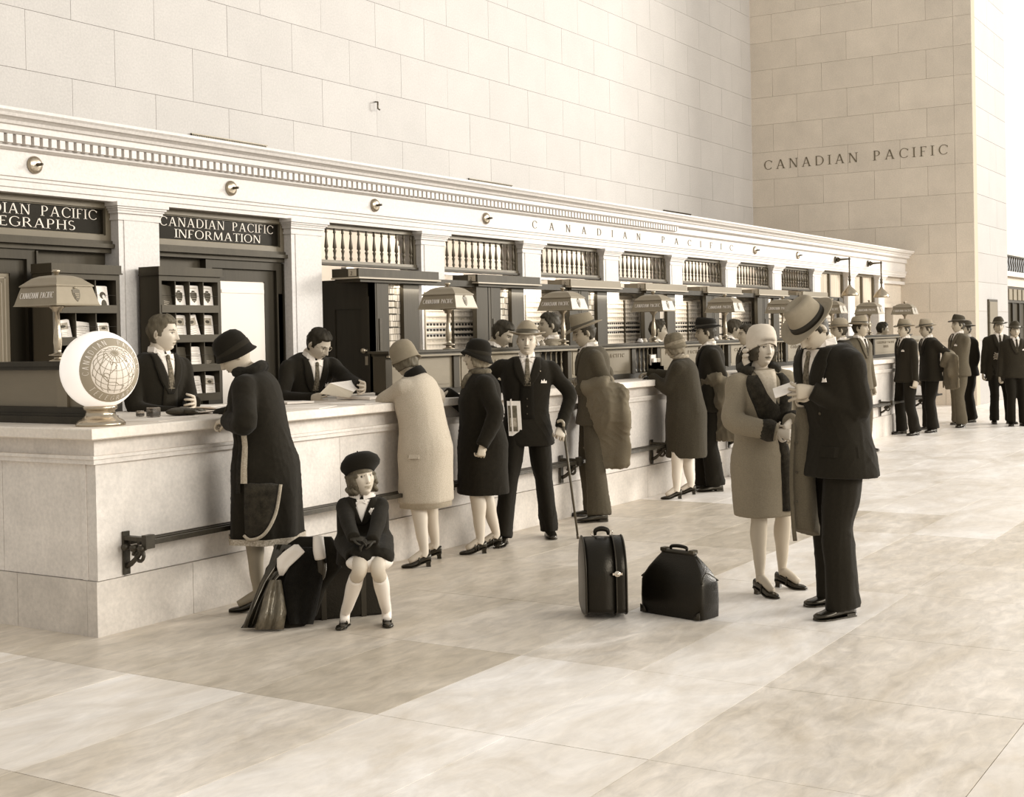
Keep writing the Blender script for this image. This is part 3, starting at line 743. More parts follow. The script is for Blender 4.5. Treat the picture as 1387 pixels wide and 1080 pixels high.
# ---------------------------------------------------------------- leaflet racks and their leaflets
def rack(x0, x1, y, z0, z1, rows, ncol, label, solid_side=True):
    t = empty('leaflet_rack', ((x0 + x1) / 2, y + .1, z0)); tag(t, label, 'rack')
    D = .20
    wp('case_side', MB().box(x0, x0 + .025, y, y + D, z0, z1 - .105), M_WOODM, t)
    wp('case_side', MB().box(x1 - .03, x1, y, y + D, z0, z1 - .105), M_WOODM, t)
    wbox('case_back', M_BLACK, t, x0, x1, y + D, y + D + .01, z0, z1)
    wp('case_top', MB().box(x0 - .012, x1 + .012, y - .012, y + D, z1 - .055, z1).box(x0 - .018, x1 + .018, y - .018, y + D - .001, z1 - .065, z1 - .055).box(x0, x1, y, y + D, z1 - .105, z1 - .065), M_WOODM, t)
    zz = []
    top = z1 - .105; hgt = (top - z0) / rows
    for r in range(rows):
        zb = top - (r + 1) * hgt
        wp('shelf', MB().box(x0 + .025, x1 - .03, y, y + D, zb - .002, zb + .012).box(x0 + .02, x1 - .025, y - .004, y + .01, zb - .012, zb + .045), M_WOODH, t)
        zz.append(zb + .012)
        w = (x1 - x0 - .055) / ncol
        for c in range(1, ncol): wbox('divider', M_WOODM, t, x0 + .025 + w * c - .004, x0 + .025 + w * c + .004, y + .01, y + D, zb + .012, zb + hgt)
        wp('retaining_wire', MB().tube([(x0 + .03, y + .004, zb + .115), (x1 - .03, y + .004, zb + .115)], .0015, 5), M_BLACK, t)
    return t, zz, w
def leaflet(x, y, z, w, h, kind, label, group, rot=0.0):
    t = empty('leaflet', (x, y, z), 0); tag(t, label, 'leaflet', group)
    t.rotation_euler = (math.radians(-9), math.radians(rot), 0)
    mb = MB()
    mb.box(-w / 2, w / 2, 0, .008, 0, h)
    for i in range(3): mb.box(-w / 2 + .002 * i, w / 2 + .001 * i, .008 + .003 * i, .010 + .003 * i, .002 * i, h + .003 * i)
    part('folded_paper', mb, M_DARKP if kind == 'dark' else M_PAPER, t)
    mk = MB()
    if kind == 'shield':
        pts = [(px_ * w * .62, -.0012, h * .52 + pz * h * .42) for px_, pz in SHIELD]; n = len(pts)
        mk.add(pts, [tuple(range(n))]); mk.ellipsoid((0, -.0008, h * .76), (w * .16, .0008, h * .04), 8, 5)
        part('shield_print', mk, M_DARKP, t)
        b = MB()
        for j in range(3): b.box(-w * .26 + j * .003, w * .26 - j * .003, -.002, -.0012, h * (.56 - .1 * j), h * (.575 - .1 * j))
        for j in range(8): b.box(-w * .3 + j * w * .08, -w * .3 + j * w * .08 + w * .05, -.0012, -.0004, h * .88, h * .92)
        part('print_lines', b, M_PAPERG, t)
    elif kind == 'photo':
        mk.box(-w * .36, w * .36, -.001, 0, h * .58, h * .88)
        for j in range(4): mk.box(-w * .3, w * .28, -.001, 0, h * (.42 - .08 * j), h * (.44 - .08 * j))
        part('picture_print', mk, M_PAPERG, t)
        part('picture_shape', MB().ellipsoid((0, -.0012, h * .72), (w * .2, .0006, h * .07), 10, 6), M_DARKP, t)
    elif kind == 'portrait':
        mk.ellipsoid((0, -.001, h * .62), (w * .28, .001, h * .15), 12, 7).ellipsoid((w * .05, -.001, h * .22), (w * .26, .001, h * .22), 12, 7)
        part('figure_print', mk, M_DARKP, t)
        part('face_print', MB().ellipsoid((w * .06, -.0022, h * .56), (w * .14, .0006, h * .09), 10, 6), M_PAPER, t)
    elif kind == 'dark':
        for j in range(3): mk.box(-w * .25, w * .1 + j * w * .06, -.001, 0, h * (.18 + .07 * j), h * (.2 + .07 * j))
        part('print_lines', mk, M_PAPERG, t)
    else:
        for j in range(5): mk.box(-w * .36, w * (.36 - .06 * (j % 2)), -.001, 0, h * (.8 - .12 * j), h * (.82 - .12 * j))
        part('print_lines', mk, M_PAPERG, t)
    return t
# telegraph-side rack
Y0 = 7.42
a = hit(70, 360, 1, Y0)[0]; b = hit(161, 362, 1, Y0)[0]
t, zz, w = rack(a, b, Y0, 1.16, 2.155, 4, 3, 'dark wooden leaflet rack behind the lettered desk lamp, left of the column')
G1 = 'leaflets in the left rack'
leaflet(a + .03 + w * 1.1, Y0 + .03, zz[0], .12, .13, 'text', 'white leaflet half hidden by the desk lamp shade, left rack', G1, 4)
leaflet(a + .03 + w * 2.5, Y0 + .03, zz[0], .095, .17, 'portrait', 'leaflet with a dark-haired portrait, upper right of the left rack', G1)
leaflet(a + .03 + w * .55, Y0 + .03, zz[1], .13, .15, 'photo', 'curling leaflets just right of the lamp stem, second shelf of left rack', G1, -6)
leaflet(a + .03 + w * 1.5, Y0 + .06, zz[1], .14, .14, 'text', 'wide flopped grey leaflet in the middle of the second shelf, left rack', G1, 5)
leaflet(a + .03 + w * 2.5, Y0 + .03, zz[1], .10, .13, 'photo', 'pale leaflet directly above the glass globe, left rack', G1)
# information rack
Y1 = 7.42
a = hit(215, 365, 1, Y1)[0]; b = hit(298, 366, 1, Y1)[0]
t, zz, w = rack(a, b, Y1, 1.16, 2.165, 4, 4, 'dark wooden leaflet rack beside the young clerk, right of the first column')
G2 = 'leaflets in the information rack'
spec = [(0, 0, 'dark', 'dark leaflet at the left end of the top shelf, information rack', 8), (0, 1, 'shield', 'first of three white shield leaflets on the top shelf, next to the dark one', 0), (0, 2, 'shield', 'middle white shield leaflet on the top shelf of the information rack', 0), (0, 3, 'shield', 'right-hand white shield leaflet on the top shelf by the rack edge', 3),
        (1, 0, 'photo', "picture leaflet half behind the young clerk's face, second shelf", 2), (1, 1, 'photo', "picture leaflet just right of the young clerk's face, second shelf", 2), (1, 2, 'photo', 'leaning leaflet tilted left on the second shelf, information rack', -10), (1, 3, 'photo', 'white picture leaflet at the right end of the second shelf', 2),
        (2, 1, 'dark', 'dark low leaflet in the middle of the third shelf, information rack', 0), (2, 2, 'text', 'tall white leaflet alone on the third shelf of the information rack', 0), (2, 3, 'dark', 'dark leaflet at the right of the third shelf of the information rack', 3),
        (3, 2, 'text', "low white leaflet on the bottom shelf above the clerk's hand", 0), (3, 3, 'photo', 'framed picture leaflet at the right of the bottom shelf', 5)]
for r, c, k, lb, ro in spec:
    leaflet(a + .03 + w * (c + .5), Y1 + .03 + .005 * (c % 2), zz[r], w * .80, .185 if r < 2 else .165, k, lb, G2, ro)

# ---------------------------------------------------------------- baluster grilles over the ticket bays
M_GR = mat('grille_bronze', .13, .4, .15, 10, metal=.3)
bal = MB().lathe((0, 0, 0), [(.010, 0), (.010, .02), (.016, .03), (.010, .05), (.013, .08), (.017, .085), (.017, .1), (.010, .105), (.012, .115), (.019, .12), (.015, .17), (.009, .22), (.008, .25), (.015, .256), (.012, .27), (.010, .30)], 8)
bme = bal.mesh('baluster'); bme.materials.append(M_GR)
gl_labels = ['baluster grille over the first booth, nearest the information sign', 'second baluster grille, left of the carved frieze lettering', 'third baluster grille, under the start of the carved lettering', 'fourth baluster grille along the booths, below the middle of the carved frieze lettering', 'fifth baluster grille along the booths, under the second carved word', 'sixth baluster grille, just right of the carved lettering', 'seventh baluster grille, last before the plain windows']
for i, k in enumerate(range(1, 8)):
    x0, x1 = bay_x(k); x0 += .0; x1 += .0
    t = empty('baluster_grille', ((x0 + x1) / 2, YF + .1, 2.30)); tag(t, gl_labels[i], 'grille', 'baluster grilles over the booths')
    y = YF + .06
    wp('frame', MB().box(x0, x1, y, y + .05, 2.605, 2.645).box(x0, x1, y - .01, y + .06, 2.285, 2.315).box(x0, x0 + .04, y, y + .05, 2.315, 2.605).box(x1 - .04, x1, y, y + .05, 2.315, 2.605), M_GR, t)
    wp('sill', MB().box(x0, x1, y - .025, y + .06, 2.268, 2.288), M_WOODM, t)
    for j in range(13):
        o = bpy.data.objects.new('baluster', bme); COL.objects.link(o); o.parent = t
        o.matrix_parent_inverse = mw(t).inverted(); o.location = (x0 + .055 + (x1 - x0 - .11) * j / 12, y + .025, 2.31)
M_CURT = mat('pale_curtain', .50, .8, .05, 4)
for i, k in enumerate((8, 9)):
    x0, x1 = bay_x(k); t = empty('window_%d' % (i + 1), ((x0 + x1) / 2, YF + .1, 1.9)); tag(t, kind='structure'); y = YF + .08
    wp('window_frame', MB().box(x0, x0 + .05, y, y + .05, 1.95, 2.60).box(x1 - .05, x1, y, y + .05, 1.95, 2.60).box(x0, x1, y, y + .05, 2.60, 2.645).box((x0 + x1) / 2 - .03, (x0 + x1) / 2 + .03, y, y + .05, 1.95, 2.60), M_FRAME, t)
    for a in (x0 + .05, (x0 + x1) / 2 + .03):
        mb = MB(); n = 18; L = (x1 - x0) / 2 - .08
        mb.rings([[(a + L * q / n, y + .04 + .010 * math.sin(q * 1.9), z) for q in range(n + 1)] for z in (1.95, 2.60)], cap=False, closed=False)
        wp('curtain', mb, M_CURT, t)
# pale plaster partition seen through the grilles, and booth ceilings
bk = empty('wall_booth_back', (9, 8.9, 0)); tag(bk, kind='structure')
wbox('plaster', mat('booth_plaster', .66, .8), bk, 9.0, XR, 8.85, 8.9, 0, 3.1)
wbox('wood_dado', M_WOOD, bk, 9.0, 24.6, 8.80, 8.85, 0, 2.16)
for k in range(2, 9): wbox('cross_wall', M_WOOD, bk, colx(k) - .22, colx(k) - .18, YF + .3, 8.8, 0, 2.2)

# ---------------------------------------------------------------- ticket booths
M_TK = [mat('ticket_white', .62, .7), mat('ticket_cream', .50, .7), mat('ticket_grey', .34, .7)]
M_CASE = mat('case_cream', .44, .6, .1, 8)
YB = 7.40
def bx(u, Y=YB): return hit(u, 430, 1, Y)[0]
bx0 = bx(505); E_ = [bx(u) - bx0 for u in (505, 527, 547, 565, 570.5, 646, 662)]
ordn = ['first', 'second', 'third', 'fourth', 'fifth', 'sixth', 'seventh']
tkm = MB().box(0, .026, 0, .008, 0, .052).mesh('ticket')
def booth(i):
    ox = bx0 + BAY * i
    e = [ox + q for q in E_]
    t = empty('ticket_booth', (ox, YB, 0)); tag(t, '%s dark wooden ticket booth bay counted from the information counter' % ordn[i], 'booth', 'wooden ticket booths')
    wp('post', MB().box(e[0], e[1], YB, YB + .05, 0, 2.14), M_WOODM, t)
    wp('post_moulding', MB().box(e[0] + .09, e[0] + .125, YB - .008, YB, 1.49, 1.78).box(e[0] + .06, e[0] + .066, YB - .004, YB, .9, 2.1), M_WOODH, t)
    wp('side_panel', MB().box(e[2] + .03, e[4], YB + .02, YB + .06, 0, 2.14), M_WOODM, t)
    wbox('side_return', M_WOOD, t, e[4] - .03, e[4], YB + .06, YB + .5, 0, 2.14)
    wp('post', MB().box(e[5], e[6], YB, YB + .05, 0, 2.14), M_WOODM, t)
    wbox('header', M_WOOD, t, e[0], ox + BAY, YB + .02, YB + .1, 2.10, 2.16)
    wbox('inner_shelf', M_WOODL, t, e[0] + .2, e[5], 7.62, 7.9, 1.44, 1.47)
    wp('louvre', MB().box(e[4] + .02, e[5], 7.70, 7.72, 2.085, 2.13), M_WOODH, t)
    # slanting file of upright tickets beside the post
    f = empty('ticket_file', (e[1], YB + .07, 1.45)); tag(f, '%s slanting wall file of white tickets, next to a booth post' % ordn[i], 'ticket rack', 'slanting ticket files')
    wbox('file_board', M_WOODM, f, e[1], e[4] - .01, YB + .085, YB + .095, 1.44, 2.12)
    n = 8 if i < 3 else 5
    rng = random.Random(i)
    for r in range(11 if i < 3 else 6):
        z = 1.455 + r * (.061 if i < 3 else .11); wid = (e[3] - e[1]) * (1 - .42 * (z - 1.45) / .67)
        c = int(wid / .034) if i < 3 else 2
        for q in range(c):
            w_ = wid / c
            wp('ticket', MB().box(e[1] + w_ * q + .002, e[1] + w_ * (q + 1) - .002, YB + .07 - .003 * rng.random(), YB + .085, z, z + (.056 if i < 3 else .1) + rng.uniform(-.004, .002)), M_TK[0 if rng.random() < .68 else rng.choice((1, 1, 2))], f)
        if rng.random() < .35: wp('file_label', MB().box(e[1] + .03, e[1] + wid * .6, YB + .062, YB + .07, z, z + .008), M_DARKP, f)
    # ticket case facing the wicket
    cx0, cx1 = bx(577, 7.66) + BAY * i, bx(645, 7.66) + BAY * i
    zt = 2.03 - .0 * i
    c = empty('ticket_case', (cx0, 7.66, 1.47)); tag(c, '%s many-slotted cream ticket case behind the wickets' % ordn[i], 'ticket case', 'ticket cases inside the booths')
    wbox('case_back', M_TK[2], c, cx0, cx1, 7.76, 7.78, 1.47, 2.08)
    wp('case_frame', MB().box(cx0 - .015, cx0, 7.655, 7.78, 1.47, 2.05).box(cx1, cx1 + .015, 7.655, 7.78, 1.47, 2.05), M_CASE, c)
    rows_ = 10; rh = .0555
    if i < 4: wp('case_stile', MB().box((cx0 + cx1) / 2 - .012, (cx0 + cx1) / 2 + .012, 7.64, 7.66, 1.48, 2.02), M_BRASSD, c)
    ncol = 16 if i < 3 else 12
    for r in range(rows_):
        z = 1.475 + r * rh
        wbox('case_shelf', M_CASE, c, cx0, cx1, 7.655, 7.76, z - .006, z + .003)
        wbox('shelf_lip', M_TK[0], c, cx0, cx1, 7.656, 7.661, z - .008, z + .018)
        sl = MB()
        for q in range(ncol):
            w_ = (cx1 - cx0) / ncol; x = cx0 + q * w_
            hh = rh * (1.0 if r not in (2, 3) else .55) + rng.uniform(-.004, .003)
            sl.box(x + w_ * .06, x + w_ * .94, 7.662, 7.69, z + .003, z + .003 + hh - .005)
            if r in (2, 3, 4) and rng.random() < .9: sl.box(x + w_ * .45, x + w_ * .98, 7.660, 7.667, z + .014, z + .03)
        o = wp('ticket_row', sl, M_TK[1] if r % 2 else M_TK[0], c); tag(o, kind='stuff')
        if r in (2, 3, 4):
            dk = MB()
            for q in range(ncol):
                w_ = (cx1 - cx0) / ncol; x = cx0 + q * w_
                dk.box(x + w_ * .2, x + w_ * .7, 7.655, 7.667, z + .018, z + rh - .014)
            tag(wp('ticket_slot', dk, M_BLACK, c), kind='stuff')
    # canopy
    k0, k1 = bx(487, 7.36) + BAY * i * .99 + .01 * i, bx(595.5, 7.36) + BAY * i
    k0 = bx(487, 7.36) + BAY * i
    cn = empty('booth_canopy', (k0, 7.36, 2.13)); tag(cn, '%s box canopy over the booths with a small number plate' % ordn[i], 'canopy', 'numbered box canopies')
    wp('canopy_box', MB().box(k0, k1, 7.36, YF - .005 if False else 7.66, 2.145, 2.225).box(k0 + .02, k1 - .02, 7.38, 7.9, 2.15, 2.20) if False else MB().box(k0, k1, 7.36, 7.662, 2.145, 2.225), M_WOODL if i > 1 else M_WOODM, cn)
    wp('canopy_lip', MB().box(k0 - .012, k1 + .015, 7.345, 7.664, 2.133, 2.147), mat('lip_oak', .42, .5), cn)
    wp('canopy_soffit', MB().box(k0 + .04, k1 + .0, 7.375, 7.664, 2.105, 2.133), M_WOODM, cn)
    wp('number_plate', MB().box(k0 - .008, k0, 7.385, 7.47, 2.155, 2.218), mat('plate_pale', .42, .5), cn)
    wp('plate_number', text_mb('2' if i % 2 == 0 else '2', (k0 - .0085, 7.445, 2.165), (0, -1, 0), (0, 0, 1), .035, depth=.002), M_DARKP, cn)
    # lit reflector strip above the canopy
    if i in (0, 1, 2, 3):
        s = empty('strip_reflector', (k0 + .3, 7.75, 2.24)); tag(s, '%s bright strip reflector glowing above the booth canopies' % ordn[i], 'light', 'strip lights over the canopies')
        q0, q1 = ((.30, .62) if i == 0 else (-.22, .30))
        wbox('reflector', M_WHITE, s, k0 + q0, k0 + q1, 7.74, 7.80, 2.235, 2.262)
        wp('tube', MB().tube([(k0 + q0 + .01, 7.735, 2.245), (k0 + q1 - .01, 7.735, 2.245)], .008, 6), mat('tube_glow', .9, .4, emit=4.0), s)
for i in range(7): booth(i)
# booth end wall with its panelled door, facing the information desk
ew = empty('booth_end_wall', (9.25, YB, 0)); tag(ew, 'dark panelled end wall and door of the first booth, behind the bespectacled clerk', 'booth wall')
XE = bx(505)
wbox('panel_ground', M_WOOD, ew, XE, XE + .04, YB, 8.8, 0, 2.14)
wp('door_stile', MB().box(XE - .012, XE, 7.44, 7.53, .1, 1.98).box(XE - .012, XE, 7.83, 7.92, .1, 1.98).box(XE - .012, XE, 7.53, 7.83, 1.87, 1.98).box(XE - .012, XE, 7.53, 7.83, .95, 1.05), M_WOOD, ew)
wp('door_knob', MB().lathe((XE - .012, 7.47, 1.49), [(.02, 0), (.01, .012), (.01, .03), (.026, .045), (.024, .06), (.01, .066)], 12, (-1, 0, 0)), M_BRASS, ew)
wp('key_plate', MB().box(XE - .016, XE - .012, 7.455, 7.485, 1.36, 1.44), M_BRASS, ew)

# unseen area lights added inside the booths to brighten ticket cases and grilles
for i in range(7):
    l = bpy.data.lights.new('booth_lamp', 'AREA'); l.energy = 6.0 if i < 5 else 5.0; l.shape = 'RECTANGLE'; l.size = 1.2; l.size_y = .25; l.color = (1, .97, .92)
    o = bpy.data.objects.new('booth_lamp', l); COL.objects.link(o); o.location = (10.6 + BAY * i, 7.48, 2.09); o.rotation_euler = (math.radians(28), 0, 0)
    l = bpy.data.lights.new('ceiling_lamp', 'AREA'); l.energy = 42; l.shape = 'RECTANGLE'; l.size = 1.4; l.size_y = .5; l.color = (1, .97, .92)
    o = bpy.data.objects.new('ceiling_lamp', l); COL.objects.link(o); o.location = (10.2 + BAY * i, 8.2, 3.05)

# ---------------------------------------------------------------- things on the counter
def onslab(u, v): return hit(u, v, 2, SZ)
def sheet(u, v, w, d, rz, label, group='papers on the information counter', z=0.0, m=None, curl=0.0, name='paper_sheet', cat='paper', th=.003):
    p = onslab(u, v); mb = MB(); n = 6
    rows2 = [[(-w / 2 + w * q / n, yy, curl * ((q / n - .5) ** 2) * 4) for q in range(n + 1)] for yy in (-d / 2, d / 2)]
    rows3 = [[(x, y, zz + th) for x, y, zz in r] for r in rows2]
    mb.rings(rows3, cap=False, closed=False, smooth=False); mb.rings([r[::-1] for r in rows2], cap=False, closed=False, smooth=False)
    mb.add([rows2[0][0], rows2[0][-1], rows3[0][-1], rows3[0][0], rows2[1][0], rows2[1][-1], rows3[1][-1], rows3[1][0]], [(0, 1, 2, 3), (5, 4, 7, 6), (4, 0, 3, 7), (1, 5, 6, 2)])
    o = mb.build(name, m or M_PAPER); o.location = (p[0], p[1], SZ + z); o.rotation_euler = (0, 0, math.radians(rz)); tag(o, label, cat, group); return o
sheet(216, 568, .42, .28, 12, 'white sheet lying under the inkwell beside the globe sign')
sheet(285, 560, .34, .26, 55, "lowest of the papers heaped in front of the young clerk's hands", z=0)
sheet(278, 555, .30, .22, 20, "upper crumpled paper heaped in front of the young clerk's hands", z=.004, curl=.02)
sheet(268, 561, .24, .16, 80, 'small loose sheet curling beside the dark glove', z=.004, curl=.015)
sheet(420, 552, .36, .26, 20, 'white sheet under the closed booklet near the bespectacled clerk')
sheet(400, 547, .22, .15, -18, 'closed dark-edged booklet beside the bespectacled clerk', z=.004, th=.012)
sheet(455, 546, .25, .18, 25, 'small leaflet lying below the open folder', z=.002)
sheet(490, 546, .42, .30, 8, 'large white sheet near the elbow of the woman in the light coat', z=.001)
sheet(508, 540, .46, .36, -8, 'thick white block of papers nearest the light coat sleeve', z=.004, th=.02)
# open folder held by the bespectacled clerk
fo = empty('open_folder', tuple(hit(452, 527, 1, 6.35)), 0); tag(fo, 'open folded timetable held up by the bespectacled clerk', 'folder')
c0 = np.array([hit(u, v, 1, Yv) for (u, v), Yv in zip(((433, 533), (447, 519), (479, 531), (474, 539)), (6.18, 6.30, 6.25, 6.12))])
c1 = np.array([hit(u, v, 1, Yv) for (u, v), Yv in zip(((447, 519), (486, 514), (492, 520), (479, 531)), (6.30, 6.45, 6.42, 6.25))])
for q, nm, m_ in ((c0, 'left_leaf', mat('folder_grey', .42, .7)), (c1, 'right_leaf', M_PAPER)):
    n_ = np.cross(q[1] - q[0], q[3] - q[0]); n_ /= np.linalg.norm(n_)
    wp(nm, MB().add(list(q) + list(q + n_ * .003), [(0, 1, 2, 3), (7, 6, 5, 4), (0, 4, 5, 1), (1, 5, 6, 2), (2, 6, 7, 3), (3, 7, 4, 0)]), m_, fo)
# inkwell and glass, glove
for (u, v), nm, lb in zip(((208, 566), (190, 565)), ('ink_glass', 'ink_glass'), ('square dark glass inkwell on the sheet beside the globe sign', 'small clear glass between globe sign and inkwell')):
    p = onslab(u, v); s_ = .030 if u == 208 else .018
    t = empty(nm, (p[0], p[1], SZ + .003)); tag(t, lb, 'inkwell')
    mg = mat('clear_glass', .8, .05, spec=.6); mg.node_tree.nodes['Principled BSDF'].inputs['Transmission Weight'].default_value = .9
    part('glass', MB().box(-s_, s_, -s_, s_, 0, s_ * 2.0, bev=.004), mg, t)
    part('ink', MB().box(-s_ * .7, s_ * .7, -s_ * .7, s_ * .7, .006, s_ * 1.1), M_BLACK, t)
p = onslab(244, 563)
t = empty('glove', (p[0], p[1], SZ + .004), math.radians(-10)); tag(t, 'dark crumpled leather glove lying by the inkwell', 'glove')
gm = MB().ellipsoid((0, 0, .022), (.10, .055, .026), 18, 10)
for q, yy in enumerate((-.035, -.012, .012, .034)): gm.tube([(.06, yy, .02), (.12, yy * 1.2, .022), (.16, yy * 1.4 + .01, .012)], [.016, .014, .009], 8)
gm.tube([(.0, -.04, .02), (.05, -.075, .02), (.085, -.08, .012)], [.018, .014, .009], 8)
part('glove_leather', gm, mat('glove_leather', .035, .45, .3, 20, bump=.3), t)
# timetable racks standing on the counter in front of the partition
for (u, v), lb in zip(((846, 512), (868, 512)), ('small wire rack of timetables on the counter by the man with the draped coat', 'low wire leaflet rack next to the dark-coated woman')):
    p = onslab(u, v); p[1] = 5.92
    t = empty('timetable_rack', (p[0], p[1], SZ)); tag(t, lb, 'rack')
    part('frame', MB().box(-.09, .09, .03, .04, 0, .24 if u == 846 else .14).box(-.09, -.083, -.05, .04, 0, .12).box(.083, .09, -.05, .04, 0, .12).box(-.09, .09, -.05, -.045, .09, .10).box(-.09, .09, -.05, .04, 0, .008), M_BRASSD, t)
    for q in range(2):
        part('timetable', MB().box(-.08 + q * .085, -.01 + q * .085, -.02, .0, .01, .16 if u != 846 else .20), M_PAPER if q == 0 else M_PAPERG, t)
    if u == 846: part('timetable', MB().box(-.075, .03, .01, .025, .13, .235), M_PAPER, t)
# inkstands on the cap rail
for u, lb in ((730, 'pair of ink pots on the cap rail beside the clerk in the grey jacket'), (870, 'ink pots on the cap rail left of the fourth desk lamp'), (972, 'ink pots on the cap rail behind the black hat')):
    x = hit(u, 462, 1, 6.16)[0]; t = empty('ink_pots', (x, 6.16, 1.50)); tag(t, lb, 'inkwell', 'ink pots on the cap rail')
    for q in (-.05, .05): part('pot', MB().lathe((q, 0, 0), [(.03, 0), (.032, .02), (.02, .035), (.022, .045)], 12), M_TRIM if q < 0 else M_CASE, t)
    part('tray', MB().box(-.1, .1, -.04, .04, 0, .006), M_BRASSD, t)
# ================================================================ people
def nrm(v): v = np.array(v, float); return v / (np.linalg.norm(v) + 1e-9)
def sstep(t): t = min(max(t, 0), 1); return t * t * (3 - 2 * t)
def rotm(yaw=0, pitch=0, roll=0):
    """columns = forward, left, up after yaw (left +), pitch (forward/down +), roll (to the right +); degrees"""
    y, p, r = [math.radians(a) for a in (yaw, pitch, roll)]
    Rz = np.array([[math.cos(y), -math.sin(y), 0], [math.sin(y), math.cos(y), 0], [0, 0, 1]])
    Ry = np.array([[math.cos(p), 0, math.sin(p)], [0, 1, 0], [-math.sin(p), 0, math.cos(p)]])
    Rx = np.array([[1, 0, 0], [0, math.cos(r), -math.sin(r)], [0, math.sin(r), math.cos(r)]])
    return Rz @ Ry @ Rx
def fabric(name, v, var=.12, scale=60, bump=.25, rough=.92, stripe=False):
    if name in MATS: return MATS[name]
    m = mat(name, v, rough, var, scale, (1, 1, 1), bump, 260, spec=.15, detail=6)
    nt = m.node_tree; b = nt.nodes['Principled BSDF']; b.inputs['Sheen Weight'].default_value = .05; b.inputs['Sheen Roughness'].default_value = .5
    return m
M_SKIN = mat('skin', .5, .5, attr='Col', spec=.3)
M_SHOE = mat('black_leather', .010, .22, .3, 10, spec=.6)
M_SHIRT = mat('white_shirt', .80, .8)
def hair_mat(v):
    return mat('hair_%02d' % int(v * 100), v, .55, .4, 30, (1, 1, .2), .4, 90, spec=.3)

# ---- head ------------------------------------------------------
def head_surface(th, ph, fem=False, child=False, thin=0.0):
    """th: angle around (0 = face), ph: 0 bottom .. pi top; returns point in head frame (x forward, y left, z up) for a 0.235 m tall head"""
    ct, st_, cp, sp = math.cos(th), math.sin(th), math.cos(ph), math.sin(ph)
    z = -cp * .118
    zz = -cp
    w = .074; d = .096
    x = d * sp ** .85 * ct; y = w * sp ** .85 * math.copysign(abs(st_) ** .95, st_)
    if zz < 0:
        t = -zz
        jaw = 1 - (.30 if not fem else .36) * t ** 1.6
        y *= jaw
        if x < 0: x *= 1 - .55 * t ** 1.1            # nape
        else: x = x * (1 + .10 * t) 
    else:
        x *= 1 + .03 * zz
        if x < 0: x *= 1.06
    if x > 0:
        g = lambda a, b, s1, s2: math.exp(-((y - a) / s1) ** 2 - ((z - b) / s2) ** 2)
        x -= .010 * (g(.032, .010, .016, .012) + g(-.032, .010, .016, .012))
        x += .006 * (g(.026, .032, .024, .008) + g(-.026, .032, .024, .008)) * (0.5 if fem else 1)
        k = 1 if not child else .6
        if z < .028 and z > -.045:
            t = (.028 - z) / .056
            n_ = (.006 + .020 * min(t, 1) ** 1.2) * (1 if z > -.030 else max(0, 1 - (-.030 - z) / .012))
            x += k * n_ * math.exp(-(y / (.007 + .006 * min(t, 1))) ** 2)
        x += .0065 * g(0, -.051, .020, .0045) + .0075 * g(0, -.062, .018, .0055) - .005 * g(0, -.0565, .024, .0022)
        x += .009 * g(0, -.092, .020, .016)
        x += .005 * (g(.045, -.018, .018, .02) + g(-.045, -.018, .018, .02))
        x -= .005 * g(0, -.076, .022, .006)
    return x, y, z
def head_color(x, y, z, skin, browv, lips, old):
    c = skin
    if x > .05:
        for s in (1, -1):
            ey = (y - s * .031) / .0135; ez = (z - .0105) / .0052
            r = ey * ey + ez * ez
            if r < 1: c = .62
            if ((y - s * .030) / .0058) ** 2 + ((z - .0105) / .0058) ** 2 < 1 and r < 1.25: c = .03
            if 1 <= r < 1.9 and z > .0115: c = skin * .30          # lashes
            by = (y - s * .033) / .021; bz = (z - .0305 + .12 * (abs(y) - .03) ** 2 * 20) / .0042
            if by * by + bz * bz < 1: c = browv
        if (y / .024) ** 2 + ((z + .0565) / .0085) ** 2 < 1: c = lips
        if (y / .025) ** 2 + ((z + .0565) / .0016) ** 2 < 1: c = lips * .4
        for s in (1, -1):
            if ((y - s * .009) / .004) ** 2 + ((z + .036) / .003) ** 2 < 1: c = skin * .45
    return c
def add_head(mb, c, Rh, s, skin, brow, lips, fem, child, old, res):
    nth, nph = res
    pts = []; cols = []
    for i in range(nph + 1):
        ph = PI * i / nph; ph = min(max(ph, .03), PI - .03)
        for k in range(nth):
            u = 2 * PI * k / nth; th = u - .45 * math.sin(u)      # denser near the face
            x, y, z = head_surface(th, ph, fem, child)
            pts.append(c + Rh @ (np.array([x, y, z]) * s)); cols.append(head_color(x, y, z, skin, brow, lips, old))
    f = []
    for i in range(nph):
        for k in range(nth): f.append((i * nth + k, i * nth + (k + 1) % nth, (i + 1) * nth + (k + 1) % nth, (i + 1) * nth + k))
    f.append(tuple(range(nth - 1, -1, -1))); f.append(tuple(range(nph * nth, (nph + 1) * nth)))
    mb.add(pts, f, True, cols)
    for sgn in (1, -1):   # ears
        ec = c + Rh @ (np.array([-.008, sgn * .0755, -.004]) * s)
        Re = Rh @ rotm(sgn * -18, 8, 0)
        mb.ellipsoid(ec, (.017 * s, .008 * s, .031 * s), 10, 8, skin * .95, rot=Re)
        mb.ellipsoid(ec + Rh @ np.array([.003, sgn * .006, .0]) * s, (.009 * s, .004 * s, .018 * s), 8, 6, skin * .6, rot=Re)
